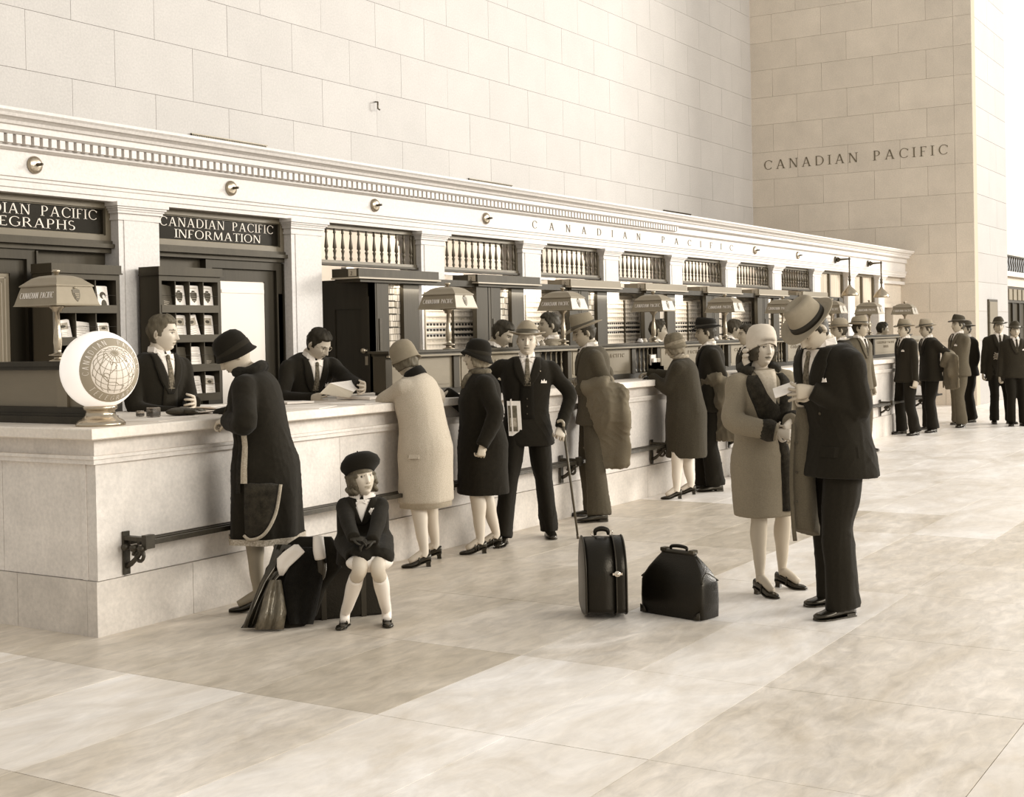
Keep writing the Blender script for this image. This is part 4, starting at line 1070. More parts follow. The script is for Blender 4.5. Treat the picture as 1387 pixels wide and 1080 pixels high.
def hair_part(parent, c, Rh, s, style, v, fem, capped=False):
    """shell over the skull; style: short, bob, back, bald"""
    mb = MB(); nth, nph = 56, 36; grid = {}
    def keep(x, y, z, th):
        a = abs(math.atan2(y, x))
        if style == 'short':
            lim = .074 if a < .6 else (.074 - (a - .6) * .10 if a < 1.25 else (-.022 if a < 1.75 else -.062))
            if 1.25 <= a < 1.75: lim = -.012
            return z > lim
        if style == 'bob':
            lim = .045 if a < .55 else (-.075 if a > .85 else .045 - (a - .55) * .4)
            return z > lim
        if style == 'fringe':
            lim = .030 if a < .6 else (-.085 if a > .8 else .0)
            return z > lim
        return z > .03
    vid = {}; V = []; F = []; D = []
    for i in range(nph + 1):
        ph = min(max(PI * i / nph, .03), PI - .03)
        for k in range(nth):
            u = 2 * PI * k / nth
            x, y, z = head_surface(u, ph, fem)
            if x > 0.02 and abs(y) < .03 and z < .04: pass
            n = nrm([x / .096 ** 2, y / .074 ** 2, z / .118 ** 2])
            kz = keep(x, y, z, u)
            wave = .002 * math.sin(9 * u + z * 90) + .0015 * math.sin(23 * u)
            t = (.0065 + (.005 if z > .07 else 0) + wave) if style == 'short' else (.016 + wave * 1.6 + (.012 * max(0, -z) / .08 if style in ('bob', 'fringe') else 0))
            if style == 'short' and z > .06 and x > .02: t += .006
            if capped and z > .022: t = .0015
            V.append(np.array([x, y, z]) + n * (t if kz else -.006)); D.append(kz)
    mbv = [c + Rh @ (p * s) for p in V]
    for i in range(nph):
        for k in range(nth):
            q = (i * nth + k, i * nth + (k + 1) % nth, (i + 1) * nth + (k + 1) % nth, (i + 1) * nth + k)
            if any(D[a] for a in q): F.append(q)
    F.append(tuple(range(nph * nth, (nph + 1) * nth)))
    mb.add(mbv, F, True)
    return part('hair', mb, hair_mat(v), parent)

# ---- hand ------------------------------------------------------
def add_hand(mb, w, d, n, side, s, col, curl=.5, spread=1.0, point=False):
    """w wrist, d direction of the fingers, n palm normal (out of the palm), side +1 left hand"""
    d = nrm(d); n = nrm(np.array(n) - d * (d @ np.array(n))); l = np.cross(n, d) * side   # l points to the thumb side
    l = -l
    P = lambda a, b, c_: w + (d * a + l * b + n * c_) * s
    rg = []
    for a, hw, ht in ((-.03, .027, .020), (.0, .027, .019), (.02, .034, .018), (.05, .041, .017), (.078, .043, .014), (.092, .040, .011)):
        rg.append([P(a, hw * math.cos(t), ht * math.sin(t) * (1 if math.sin(t) > 0 else .85)) for t in np.linspace(0, 2 * PI, 12, endpoint=False)])
    mb.rings(rg, True, True, col)
    for i, (b, L) in enumerate(((.030, .072), (.0105, .082), (-.0105, .076), (-.030, .060))):
        c_ = curl * (1 + .08 * i) if not (point and i == 0) else .12
        p = P(.080, b, 0); ang = .12; dd = b * .9 * spread; pts = [P(.062, b * .95, 0), p]
        for j, f in enumerate((.45, .32, .26)):
            ang += c_ * (1.05 if j else .8)
            p = p + (d * math.cos(ang) + n * math.sin(ang)) * L * f * s + l * dd * f * s * .8; pts.append(p)
        mb.tube(pts, [.0088 * s, .0090 * s, .0083 * s, .0076 * s, .0058 * s], 7, col=col, sub=2, up=l)
    t0 = P(.012, .028, .004)
    pts = [P(-.002, .014, .0), t0, P(.035, .050, .012 + .01 * curl), P(.058, .056 - .012 * curl, .022 + .022 * curl), P(.078, .052 - .024 * curl, .028 + .034 * curl)]
    mb.tube(pts, [.014 * s, .0135 * s, .0115 * s, .0095 * s, .0070 * s], 7, col=col, sub=2, up=n)

def ik(a, b, l1, l2, pole):
    a, b = np.array(a, float), np.array(b, float); v = b - a; L = np.linalg.norm(v)
    if L > (l1 + l2) * .999: b = a + v / L * (l1 + l2) * .999; v = b - a; L = np.linalg.norm(v)
    k = (l1 ** 2 - l2 ** 2 + L ** 2) / (2 * L); h = math.sqrt(max(l1 ** 2 - k ** 2, 1e-6))
    d = v / L; p = np.array(pole, float); p = p - d * (d @ p); p /= (np.linalg.norm(p) + 1e-9)
    return a + d * k + p * h, b

def remesh(mb, name, m, parent, vox, smooth=4, fold=0.004, seed=0, vertical=True, zfold=None):
    """voxel-remesh the collected closed pieces into one skin, smooth it, press folds into it"""
    me = mb.mesh(name + '_tmp'); o = bpy.data.objects.new(name, me); COL.objects.link(o)
    md = o.modifiers.new('r', 'REMESH'); md.mode = 'VOXEL'; md.voxel_size = vox; md.use_smooth_shade = True
    ms = o.modifiers.new('s', 'SMOOTH'); ms.iterations = smooth; ms.factor = .5
    dg = bpy.context.evaluated_depsgraph_get(); me2 = bpy.data.meshes.new_from_object(o.evaluated_get(dg))
    bpy.data.objects.remove(o); bpy.data.meshes.remove(me)
    n = len(me2.vertices); co = np.empty(n * 3, np.float32); me2.vertices.foreach_get('co', co); co = co.reshape(-1, 3)
    no = np.empty(n * 3, np.float32); me2.vertices.foreach_get('normal', no); no = no.reshape(-1, 3)
    rg = np.random.RandomState(seed); dsp = np.zeros(n, np.float32)
    for q in range(9):
        k = rg.normal(size=3); k /= np.linalg.norm(k)
        kk = k * rg.uniform(18, 46); kk[2] *= .45 if vertical else 1.0
        dsp += np.sin(co @ kk + rg.uniform(0, 6)) * rg.uniform(.3, 1)
    dsp /= 3.0; dsp = np.sign(dsp) * np.abs(dsp) ** 1.2
    rid = np.zeros(n, np.float32)
    for q in range(5):                      # sharper pinched creases
        k = rg.normal(size=3); k /= np.linalg.norm(k); kk = k * rg.uniform(30, 70); kk[2] *= .6
        w_ = rg.normal(size=3) * 9; rid += (1 - np.abs(np.sin(co @ kk + 1.4 * np.sin(co @ w_ + rg.uniform(0, 6)) + rg.uniform(0, 6)))) ** 5 * np.clip(np.sin(co @ (w_ * 1.3) + rg.uniform(0, 6)), 0, 1)
    dsp += rid * .75
    amp = np.full(n, fold, np.float32)
    if zfold is not None: amp *= np.interp(co[:, 2], [p[0] for p in zfold], [p[1] for p in zfold])
    co += no * (dsp * amp)[:, None]
    me2.vertices.foreach_set('co', co.ravel()); me2.update()
    me2.polygons.foreach_set('use_smooth', [True] * len(me2.polygons))
    me2.materials.clear(); me2.materials.append(m); me2.name = name
    o = bpy.data.objects.new(name, me2); COL.objects.link(o); o.parent = parent
    return o

MALE = [(.40, .21, .15, .15), (.80, .205, .15, .150), (.90, .195, .140, .145), (1.02, .176, .128, .122), (1.12, .180, .128, .125), (1.24, .196, .138, .138), (1.34, .208, .132, .145), (1.40, .200, .115, .135), (1.435, .172, .098, .118), (1.465, .125, .080, .095), (1.49, .080, .066, .074)]
FEM = [(.40, .20, .15, .16), (.80, .190, .145, .165), (.90, .186, .138, .165), (1.02, .160, .125, .130), (1.12, .158, .130, .122), (1.24, .170, .148, .128), (1.34, .178, .130, .135), (1.40, .168, .108, .125), (1.435, .135, .088, .105), (1.465, .085, .068, .078), (1.49, .056, .056, .060)]

class Person:
    def __init__(s, label, loc, yaw, h=1.75, fem=False, lean=0, tilt=0, twist=0, group=None, skin=.46, skin_f=None, hair=.05, hairstyle='short', brow=.08, lips=None,
                 head=(0, 0, 0), res=(72, 52), vox=.013, stock=.5, child=False, old=False, capped=True, seat=None, name='person', prof=None):
        s.s = h / 1.75; s.fem = fem; s.child = child; s.vox = vox; s.seed = abs(hash(label)) % 9999 if False else sum(map(ord, label)) % 9999
        s.root_loc = np.array([loc[0], loc[1], loc[2] if len(loc) > 2 else 0.0]); s.yaw = math.radians(yaw)
        s.lean, s.tilt, s.twist = lean, tilt, twist
        s.prof = prof or (FEM if fem else MALE)
        skin = skin * .95
        s.skin, s.hairv, s.hairstyle, s.brow, s.lips = skin, hair, hairstyle, brow, (lips if lips else (skin * .42 if fem else skin * .62))
        s.headrot = head; s.res = res; s.stock = stock; s.old = old; s.label = label; s.group = group
        s.body = MB(); s.parts = []
        s.capped = capped
        s.dz = 0.0 if seat is None else seat - .93 * s.s
        s.name = name
        # spine frames
        s.zs = np.linspace(0.2, 1.72, 77); s.sp = []
        p = np.array([0, 0, .2 * s.s + s.dz]); prev = .2
        for z in s.zs:
            f = sstep((z - .88) / .42)
            Rm = rotm(s.twist * f, s.lean * f, s.tilt * f)
            p = p + Rm @ np.array([0, 0, (z - prev) * s.s]); prev = z
            s.sp.append((p.copy(), Rm))
        s.shirt_done = False
        s.root = None
    def frame(s, z):
        i = (z - .2) / (1.52) * 76; i = min(max(i, 0), 75.999); k = int(i); t = i - k
        return s.sp[k][0] * (1 - t) + s.sp[k + 1][0] * t, s.sp[k][1]
    def w2l(s, p):
        d = np.array(p, float) - s.root_loc; c, sn = math.cos(-s.yaw), math.sin(-s.yaw)
        return np.array([c * d[0] - sn * d[1], sn * d[0] + c * d[1], d[2]])
    def make_root(s):
        pass
    def sect(s, z, grow=0.0, flare=None, prof=None):
        pr = prof or s.prof; zz = [q[0] for q in pr]
        a = np.interp(z, zz, [q[1] for q in pr]); bf = np.interp(z, zz, [q[2] for q in pr]); bb = np.interp(z, zz, [q[3] for q in pr])
        if flare:
            g = np.interp(z, [f[0] for f in flare], [f[1] for f in flare]); a += g; bf += g; bb += g
        return (a + grow) * s.s, (bf + grow) * s.s, (bb + grow) * s.s
    def S(s, th, z, grow=0.0, flare=None, flute=0, nfl=9, ph=0.0, dx=0.0):
        a, bf, bb = s.sect(z, grow, flare); p, Rm = s.frame(z)
        c, sn = math.cos(th), math.sin(th); e = 2 / 2.35
        b = bf if c > 0 else bb
        k = 1 + (flute * math.cos(nfl * th + ph) if flute else 0)
        q = np.array([math.copysign(abs(c) ** e, c) * b * k + dx, math.copysign(abs(sn) ** e, sn) * a * k, 0])
        return p + Rm @ q
    def F(s, y, z, off=.0, grow=0.0, flare=None):
        """point on the chest front at lateral y (m, unscaled) and height z"""
        a, bf, bb = s.sect(z, grow, flare); y = y * s.s
        r = min(abs(y) / a, .985); sn = r ** (2.35 / 2); th = math.copysign(math.asin(sn), y)
        q = s.S(th, z, grow, flare); p, Rm = s.frame(z)
        return q + Rm @ np.array([math.cos(th), math.sin(th), 0]) * off
    def arm(s, side, wrist, pole=None, hand=None, curl=.6, world=True):
        """side +1 left, -1 right; wrist in world coordinates unless world=False"""
        w = s.w2l(wrist) if world else np.array(wrist, float) * s.s
        p, Rm = s.frame(1.395)
        sh = p + Rm @ np.array([0, side * (.185 if not s.fem else .160) * s.s, 0])
        if pole is None: pole = np.array([-.5, side * .7, -.6])
        l1, l2 = .295 * s.s, .265 * s.s
        el, w2 = ik(sh, w, l1, l2, pole)
        return dict(side=side, sh=sh, el=el, w=w2, curl=curl, hand=hand)
    def sleeve(s, mb, A, r0=.068, r1=.058, r2=.042, cut=1.0):
        k = s.s; sh, el, w = A['sh'], A['el'], A['w']; we = el + (w - el) * (cut + .07)
        p, Rm = s.frame(1.36); inn = p + Rm @ np.array([0, A['side'] * .11 * k, .0])
        mb.tube([inn, sh + (el - sh) * .06, sh * .55 + el * .45, el * .94 + sh * .06, el * .5 + we * .5, we], [(r0 * 1.0 * k, r0 * k), (r0 * 1.08 * k, r0 * k), (r0 * .97 * k, r0 * .92 * k), (r1 * 1.05 * k, r1 * k), (r1 * .92 * k, r1 * .86 * k), (r2 * k, r2 * k)], 14, sub=4)
    def hands(s, arms):
        for A in arms:
            if A is None or A.get('nohand'): continue
            d = nrm(A['w'] - A['el']); w = A['w'] + d * .015 * s.s
            s.body.tube([s.frame(1.36)[0], A['sh'], A['el'], A['w']], [.05 * s.s, .036 * s.s, .030 * s.s, .024 * s.s], 8, col=s.skin, sub=2)
            s.body.tube([A['el'] * .6 + A['w'] * .4, A['w'] + d * .01 * s.s], [.034 * s.s, .025 * s.s], 10, col=A.get('col', s.skin))
            hd, hn = A['hand'] if A['hand'] is not None else (None, None)
            hd = d if hd is None else nrm(np.array(hd))
            if hn is None: hn = np.array([0, -A['side'], 0.0])
            add_hand(s.body, w, hd, hn, A['side'], s.s * (1.0 if not s.fem else .9), A.get('col', s.skin), A['curl'])
    def leg_points(s, foot, side, hipz=.90, knee_out=0.0, pole=(1, 0, 0)):
        k = s.s; hip = np.array([0, side * .088 * k, hipz * k + s.dz])
        an = np.array([foot[0], foot[1], foot[3] if len(foot) > 3 else .085 * k])
        dl = min(.84 * k, np.linalg.norm(an - hip) * 1.008); kn, an2 = ik(hip, an, dl * .512, dl * .488, pole)
        return hip, kn, an2
    def finish_body(s):
        k = s.s
        # core and neck
        hp, hR = s.frame(1.485)
        hy, hpitch, hroll = s.headrot
        s.Rh = hR @ rotm(hy, hpitch, hroll)
        base = hp; s.hs = k if not s.child else k * 1.42
        if s.child: pass
        neck_top = base + hR @ np.array([.012 * k, 0, .022 * k])
        s.hc = neck_top + s.Rh @ np.array([.016, 0, .092]) * s.hs + np.array([0, 0, .0])
        r = .056 if not s.fem else .046
        if s.child: r = .052
        lo, _ = s.frame(1.40)
        s.body.tube([lo, hp, neck_top, s.hc + s.Rh @ (np.array([-.022, 0, -.02]) * s.hs)], [.075 * k, (r + .008) * k, r * k, r * k * 1.0], 16, col=s.skin, sub=3)
        core = [s.frame(z)[0] for z in (.93, 1.05, 1.2, 1.32, 1.42)]
        s.body.tube(core, [.08 * k, .075 * k, .075 * k, .075 * k, .065 * k], 10, col=s.skin)
        add_head(s.body, s.hc, s.Rh, s.hs, s.skin, s.brow, s.lips, s.fem, s.child, s.old, s.res)
        root = s.body.build(s.name, M_SKIN); root.location = tuple(s.root_loc); root.rotation_euler = (0, 0, s.yaw)
        tag(root, s.label, 'person', s.group); s.root = root
        if s.hairstyle: hair_part(root, s.hc, s.Rh, s.hs, s.hairstyle, s.hairv, s.fem, s.capped)
        return root
    # -- garments
    def upper(s, name, m, arms, hem=.80, grow=.0, flare=None, vox=None, fold=.0045, flute=0, nfl=9, top=1.475, sl=(.064, .056, .043), extra=None, smooth=4, cut=1.0, zfold=None, ph=0.0, belly=0.0):
        mb = MB(); zs = list(np.arange(hem, top, .035)) + [top]; rg = []
        for z in zs:
            fl = flute * sstep((1.0 - z) / .5) if flute else 0
            rg.append([s.S(t, z, grow, flare, fl, nfl, ph) for t in np.linspace(0, 2 * PI, 40, endpoint=False)])
        mb.rings(rg)
        for A in arms:
            if A: s.sleeve(mb, A, *sl, cut=cut)
        if extra: extra(mb)
        zf = zfold or [(.3, .6), (.8, .7), (1.0, 1.0), (1.2, .5), (1.6, .35)]
        zf = [(a * s.s + s.dz, b) for a, b in zf]
        return remesh(mb, name, m, s.root, vox or s.vox, smooth, fold, s.seed, True, zf)
    def trousers(s, m, feet, hem=.05, r=(.098, .082, .088, .094), fold=.005, name='trousers', poles=((1, 0, 0), (1, 0, 0)), top=1.0):
        mb = MB(); k = s.s; mb.ellipsoid(s.frame(.93)[0] + np.array([-.005, 0, 0]), (.135 * k, .165 * k, .15 * k), 18, 12)
        s.ank = []
        for (ft, side, pole) in zip(feet, (1, -1), poles):
            hip, kn, an = s.leg_points(ft, side, pole=pole); s.ank.append(an)
            sh_ = nrm(an - kn); end = an + np.array([0, 0, -(an[2] - hem * k)]) * .9
            mb.tube([hip + np.array([0, 0, .08 * k]), hip * .5 + kn * .5, kn, kn * .5 + an * .5, end], [(.12 * k, r[0] * k), (r[0] * 1.08 * k, r[0] * .95 * k), (r[1] * 1.05 * k, r[1] * .88 * k), (r[2] * 1.05 * k, r[2] * .82 * k), (r[3] * 1.12 * k, r[3] * .80 * k)], 14, sub=4, up=(1, 0, 0), exp=1.7)
        zf = [(0, 1.5), (.12, 1.2), (.3, .5), (.45 * k, 1.0), (.7, .5), (1, .8)]
        return remesh(mb, name, m, s.root, s.vox, 2, fold, s.seed + 5, False, zf)
    def shoes(s, feet, kind='oxford', m=None, ank=None):
        k = s.s
        for side, ft in zip((1, -1), feet):
            fx, fy, fyaw = ft[0], ft[1], math.radians(ft[2]); z0 = (ft[3] - .085 * k) if len(ft) > 3 else 0
            fz = np.array([math.cos(fyaw), math.sin(fyaw), 0]); fl = np.array([-math.sin(fyaw), math.cos(fyaw), 0]); o = np.array([fx, fy, z0])
            K = k * (1.0 if not s.child else 1.05)
            P = lambda a, b, c: o + fz * a * K + fl * b * K + np.array([0, 0, c * K])
            mb = MB()
            if kind in ('oxford',):
                sec = [(-.070, .022, .012, .055), (-.062, .032, .012, .078), (-.02, .036, .012, .085), (.03, .038, .012, .076), (.08, .044, .012, .060), (.12, .047, .012, .047), (.16, .042, .012, .040), (.19, .028, .012, .034), (.203, .012, .014, .026)]
            else:
                hh = .045 if kind != 'flat' else .012
                sec = [(-.050, .018, hh, .050 + hh), (-.044, .027, hh, .058 + hh), (-.01, .029, hh * .9, .048 + hh), (.03, .028, hh * .6, .030 + hh), (.07, .034, .012, .030 + hh * .45), (.105, .039, .006, .036), (.14, .034, .006, .032), (.165, .022, .006, .026), (.178, .010, .008, .020)]
                if kind == 'flat': sec = [(a * .95, b * 1.15, max(c, .01), d) for a, b, c, d in sec]
            rg = [[P(x, w * math.copysign(abs(math.cos(t)) ** .8, math.cos(t)), (lo + hi) / 2 + (hi - lo) / 2 * math.copysign(abs(math.sin(t)) ** .75, math.sin(t))) for t in np.linspace(0, 2 * PI, 14, endpoint=False)] for x, w, lo, hi in sec]
            mb.rings(rg); sh = part('shoe', mb, m or M_SHOE, s.root)
            so = MB()
            so.rings([[P(x, (w + .003) * sg, max(lo - (.010 if kind == 'oxford' else .005), 0) + dz_) for sg, dz_ in ((1, 0), (1, .008), (-1, .008), (-1, 0))] for x, w, lo, hi in sec if not (kind == 'oxford' and -.02 < x < .0)], smooth=False)
            if kind == 'oxford': so.rings([[P(x, w * a, z) for a, z in ((1, 0), (1, .022), (-1, .022), (-1, 0))] for x, w in ((-.07, .025), (-.055, .033), (.005, .034))], smooth=False)
            elif kind != 'flat': so.rings([[P(x0 + xx, yy, z) for xx, yy in ((-.022 * g, -.022 * g), (.020 * g, -.018 * g), (.020 * g, .018 * g), (-.022 * g, .022 * g))] for z, g, x0 in ((0, .8, -.030), (.02, .75, -.028), (hh + .012, 1.15, -.022))], smooth=False)
            so.build('sole', m or M_SHOE, sh, local=True)
            if kind in ('strap', 'flat', 'strap2'):
                for xx in ((.045,) if kind != 'strap2' else (.025, .05)):
                    hz = (.030 + (.045 if kind != 'flat' else .012) * .7 + .018)
                    st = MB().tube([P(xx, .034 * math.cos(a), .03 + (hz - .004) * math.sin(a)) for a in np.linspace(0, PI, 9)], [(.0035, .006)] * 9, 6)
                    st.build('strap', m or M_SHOE, sh, local=True)
    def bare_legs(s, feet, hipz=.90, r=(.062, .055, .058, .040), heel=.045, col=None, top=.55, poles=((1, 0, 0), (1, 0, 0))):
        k = s.s; col = col if col is not None else s.stock
        for ft, side, pole in zip(feet, (1, -1), poles):
            ft2 = list(ft) + ([(.085 + heel) * k] if len(ft) < 4 else []); hip, kn, an = s.leg_points(ft2, side, hipz, pole=pole)
            bk = nrm(np.array([-1, 0, 0.0])) * .012 * k
            mb = s.body
            mb.tube([hip, hip * .4 + kn * .6, kn, kn * .72 + an * .28 + bk, kn * .35 + an * .65 + bk * .3, an + np.array([0, 0, .0]), an + np.array([math.cos(math.radians(ft[2])) * .01, math.sin(math.radians(ft[2])) * .01, -.045 * k])],
                    [.085 * k, r[0] * 1.15 * k, r[1] * k, r[2] * k, (r[3] + .008) * k, r[3] * .85 * k, r[3] * .95 * k], 14, col=col, sub=4)
            fy = math.radians(ft[2]); d = np.array([math.cos(fy), math.sin(fy), 0])
            mb.tube([an + np.array([0, 0, -.02 * k]), an + d * .05 * k + np.array([0, 0, -.045 * k]), an + d * .12 * k + np.array([0, 0, (-.045 - heel * .85) * k])], [.034 * k, .030 * k, .022 * k], 10, col=col, sub=2)
    def shirtfront(s, vb=1.20, w0=.060, tie=.03, tie_m=None, lapel=None, lw=.055, grow=.0, flare=None, off=.010, vest=None, collar=True, top=1.468, notch=True, shirt_m=None, tie_pat=False, button=None, lap_off=.006):
        """shirt V, tie, collar and lapels laid over the closed coat"""
        k = s.s; R_ = s.root
        def strip(name, m, f, z1, z0, n=10, o=0.0, th=.003):
            mb = MB(); top_ = []
            zz = np.linspace(z1, z0, n)
            rows1 = []
            for z in zz:
                ya, yb = f(z); rows1.append([s.F(ya + (yb - ya) * q / 4, z, o, grow, flare) for q in range(5)])
            rows0 = [[p - s.frame(z)[1] @ np.array([1, 0, 0]) * th * 2.5 for p in r] for r, z in zip(rows1, zz)]
            V = [p for r in rows1 for p in r] + [p for r in rows0 for p in r]; N = n * 5; Fc = []
            for i in range(n - 1):
                for j in range(4): a = i * 5 + j; Fc += [(a, a + 5, a + 6, a + 1), (N + a, N + a + 1, N + a + 6, N + a + 5)]
                a = i * 5; Fc += [(a, N + a, N + a + 5, a + 5), (a + 4, a + 9, N + a + 9, N + a + 4)]
            a = (n - 1) * 5
            for j in range(4): Fc += [(j, j + 1, N + j + 1, N + j), (a + j, N + a + j, N + a + j + 1, a + j + 1)]
            mb.add(V, Fc, True); return part(name, mb, m, R_)
        t = lambda z: (top - z) / (top - vb)
        strip('shirt', shirt_m or M_SHIRT, lambda z: (-(w0 * (1 - t(z)) + .002), w0 * (1 - t(z)) + .002), top, vb, o=off, th=.004)
        if vest is not None:
            vz = 1.25; vbm = vest[1]
            strip('waistcoat', vest[0], lambda z: ((-.052 - .0 * z, .052) if False else (-(.050 + .03 * max(0, (1.25 - z))), (.050 + .03 * max(0, (1.25 - z))))), vb + .07, vbm, o=off + .002, th=.004)
        if tie:
            strip('tie', tie_m or fabric('tie_dark', .05, .6, 25), lambda z: (-(.011 + (tie - .011) * t(z) * .8), .011 + (tie - .011) * t(z) * .8), top - .022, vb + .004, o=off + .006, th=.003)
            kp = s.F(0, top - .02, off + .008, grow, flare)
            part('tie_knot', MB().ellipsoid(kp, (.012 * k, .016 * k, .018 * k), 10, 7), tie_m or MATS['tie_dark'], R_)
        if collar:
            for sg in (1, -1):
                c0 = s.F(0.008 * sg, top - .022, off + .006, grow, flare); c1 = s.F(.058 * sg, top - .045, off + .006, grow, flare); 
                p, Rm = s.frame(1.50); q = p + Rm @ np.array([-.02, sg * (.064 if not s.fem else .052), .012]) * k; f0 = p + Rm @ np.array([.056 if not s.fem else .046, sg * .010, .004]) * k
                q2 = p + Rm @ np.array([-.02, sg * .07, -.02]) * k
                m_ = p + Rm @ np.array([.035, sg * .052, .012]) * k; m2 = p + Rm @ np.array([.045, sg * .066, -.02]) * k
                V = [f0, m_, q, q2, m2, c0 * .3 + c1 * .7 + Rm @ np.array([.004, 0, 0]) * k, c0]
                V2 = [v - nrm(v - p) * .004 for v in V]
                part('shirt_collar', MB().add(V + V2, [(0, 6, 5, 4, 1), (1, 4, 3, 2), (7, 8, 11, 12, 13), (8, 9, 10, 11), (0, 7, 13, 6), (6, 13, 12, 5), (5, 12, 11, 4), (4, 11, 10, 3), (3, 10, 9, 2), (2, 9, 8, 1), (1, 8, 7, 0)], False), M_SHIRT, R_)
            p, Rm = s.frame(1.50); r_ = .062 if not s.fem else .051
            part('collar_band', MB().rings([[p + Rm @ (np.array([.0 + r_ * math.cos(a), r_ * math.sin(a), z_]) * k) for a in np.linspace(0, 2 * PI, 18, endpoint=False)] for z_ in (-.03, .014)], cap=False), M_SHIRT, R_)
        if lapel is not None:
            for sg in (1, -1):
                f1 = lambda z: (sg * (w0 * (1 - t(z)) - .003), sg * (w0 * (1 - t(z)) + lw * min(1, .15 + 1.25 * (1 - abs(t(z) - .38) * 1.15)) * (1 if t(z) > .24 else .62 + t(z))))
                strip('lapel', lapel, f1, top + .004, vb - .01, 14, off + lap_off, .004)
    def pocket_square(s, y=.10, z=1.27, grow=0, flare=None, off=.014, m=None):
        a = [s.F(y + dy, z + dz, off, grow, flare) for dy, dz in ((-.022, 0), (-.018, .028), (-.006, .014), (.004, .034), (.012, .012), (.022, .022), (.024, 0))]
        b = [p - s.frame(z)[1][:, 0] * .006 for p in a]; n = len(a)
        part('pocket_square', MB().add(a + b, [tuple(range(n))] + [(i, n + i, n + (i + 1) % n, (i + 1) % n) for i in range(n)]), m or M_SHIRT, s.root)
    def flap(s, y, z, w=.14, h=.045, m=None, grow=0, flare=None, off=.008, name='pocket_flap'):
        a = [s.F(y + dy, z + dz, off, grow, flare) for dy, dz in ((-w / 2, 0), (0, 0), (w / 2, 0), (w / 2, -h), (0, -h), (-w / 2, -h))]
        b = [p - s.frame(z)[1][:, 0] * .008 for p in a]; n = 6
        part(name, MB().add(a + b, [(0, 1, 4, 5)[::-1], (1, 2, 3, 4)[::-1]] + [(i, n + i, n + (i + 1) % n, (i + 1) % n) for i in range(n)]), m, s.root)
    def buttons(s, ys, zs, m=None, grow=0, flare=None, off=.010, r=.009):
        for y in ys:
            for z in zs:
                p = s.F(y, z, off, grow, flare); d = s.frame(z)[1][:, 0]
                part('button', MB().lathe(p, [(r, 0), (r, .003), (r * .6, .004)], 10, d), m or M_BRASSD, s.root)
    # -- hats
    def hat(s, kind, m, band=None, pitch=0, roll=0, up=.0, brim=1.0, crown=1.0, back=0.0, label=None):
        Rm = s.Rh @ rotm(0, pitch, roll); hs = s.hs
        c = s.hc + s.Rh @ (np.array([-.006 - back, 0, .052 + up]) * hs)
        P = lambda x, y, z: c + Rm @ (np.array([x, y, z]) * hs)
        N = 36; T = np.linspace(0, 2 * PI, N, endpoint=False)
        def ring(rx, ry, zf): return [P(rx * math.cos(t), ry * math.sin(t), zf(t) if callable(zf) else zf) for t in T]
        hx, hy = .108, .090
        mb = MB()
        if kind == 'fedora':
            bw = .058 * brim
            bz = lambda f: (lambda t: (.020 * abs(math.sin(t)) ** 1.6 * f - .012 * max(0, math.cos(t)) ** 2 * f + .006 * max(0, -math.cos(t)) * f))
            ch = .112 * crown
            def top(t, f): return ch + .010 * math.cos(t) - f
            r = [ring(hx, hy, .0), ring(hx + bw * .5, hy + bw * .5, bz(.5)), ring(hx + bw, hy + bw, bz(1.0)), ring(hx + bw + .002, hy + bw + .002, lambda t: bz(1.0)(t) + .003), ring(hx + bw - .002, hy + bw - .002, lambda t: bz(1.0)(t) + .006), ring(hx + bw * .5, hy + bw * .5, lambda t: bz(.5)(t) + .004), ring(hx + .006, hy + .006, .006),
                 ring(hx + .002, hy + .002, .03), ring(hx - .004, hy - .008, .06), 
                 [P((hx - .012) * math.cos(t), (hy - .020 - .010 * max(0, math.cos(t))) * math.sin(t), ch - .022 + .008 * math.cos(t)) for t in T],
                 [P((hx - .028) * math.cos(t), (hy - .038 - .010 * max(0, math.cos(t))) * math.sin(t), ch - .002 + .012 * math.cos(t) ) for t in T],
                 [P((hx - .050) * math.cos(t), (hy - .062) * math.sin(t), ch - .006 + .008 * math.cos(t)) for t in T],
                 [P((hx - .070) * math.cos(t), .006 * math.sin(t), ch - .022 + .004 * math.cos(t)) for t in T]]
            mb.rings(r)
            h = part('hat', mb, m, s.root)
            bnd = MB().rings([ring(hx + .006, hy + .006, .006), ring(hx + .006, hy + .006, .012), ring(hx + .003, hy + .001, .040), ring(hx - .002, hy - .004, .040)], cap=False)
            bo = MB(); q = [P(.0 + dx, (hy + .010), z) for dx, z in ((-.02, .010), (.02, .012), (.016, .04), (-.016, .038))]; 
            o = bnd.build('hat_band', band or m, h, local=True)
        elif kind == 'bowler':
            r = [ring(hx, hy, 0), ring(hx + .045, hy + .045, lambda t: .016 * abs(math.sin(t)) ** 1.5), ring(hx + .048, hy + .048, lambda t: .020 * abs(math.sin(t)) ** 1.5 + .004), ring(hx + .004, hy + .004, .008), ring(hx + .003, hy + .003, .04), ring(hx - .004, hy - .004, .07), ring(hx - .022, hy - .022, .098), ring(hx - .05, hy - .05, .114), ring(hx - .088, hy - .075, .120)]
            mb.rings(r); h = part('hat', mb, m, s.root)
            MB().rings([ring(hx + .006, hy + .006, .008), ring(hx + .006, hy + .006, .03), ring(hx, hy, .03)], cap=False).build('hat_band', band or m, h, local=True)
        elif kind == 'cloche':
            b_ = .020 * brim
            def z0(t): return -.050 - .012 * abs(math.sin(t)) - .018 * max(0, -math.cos(t))+ .034 * max(0, math.cos(t))
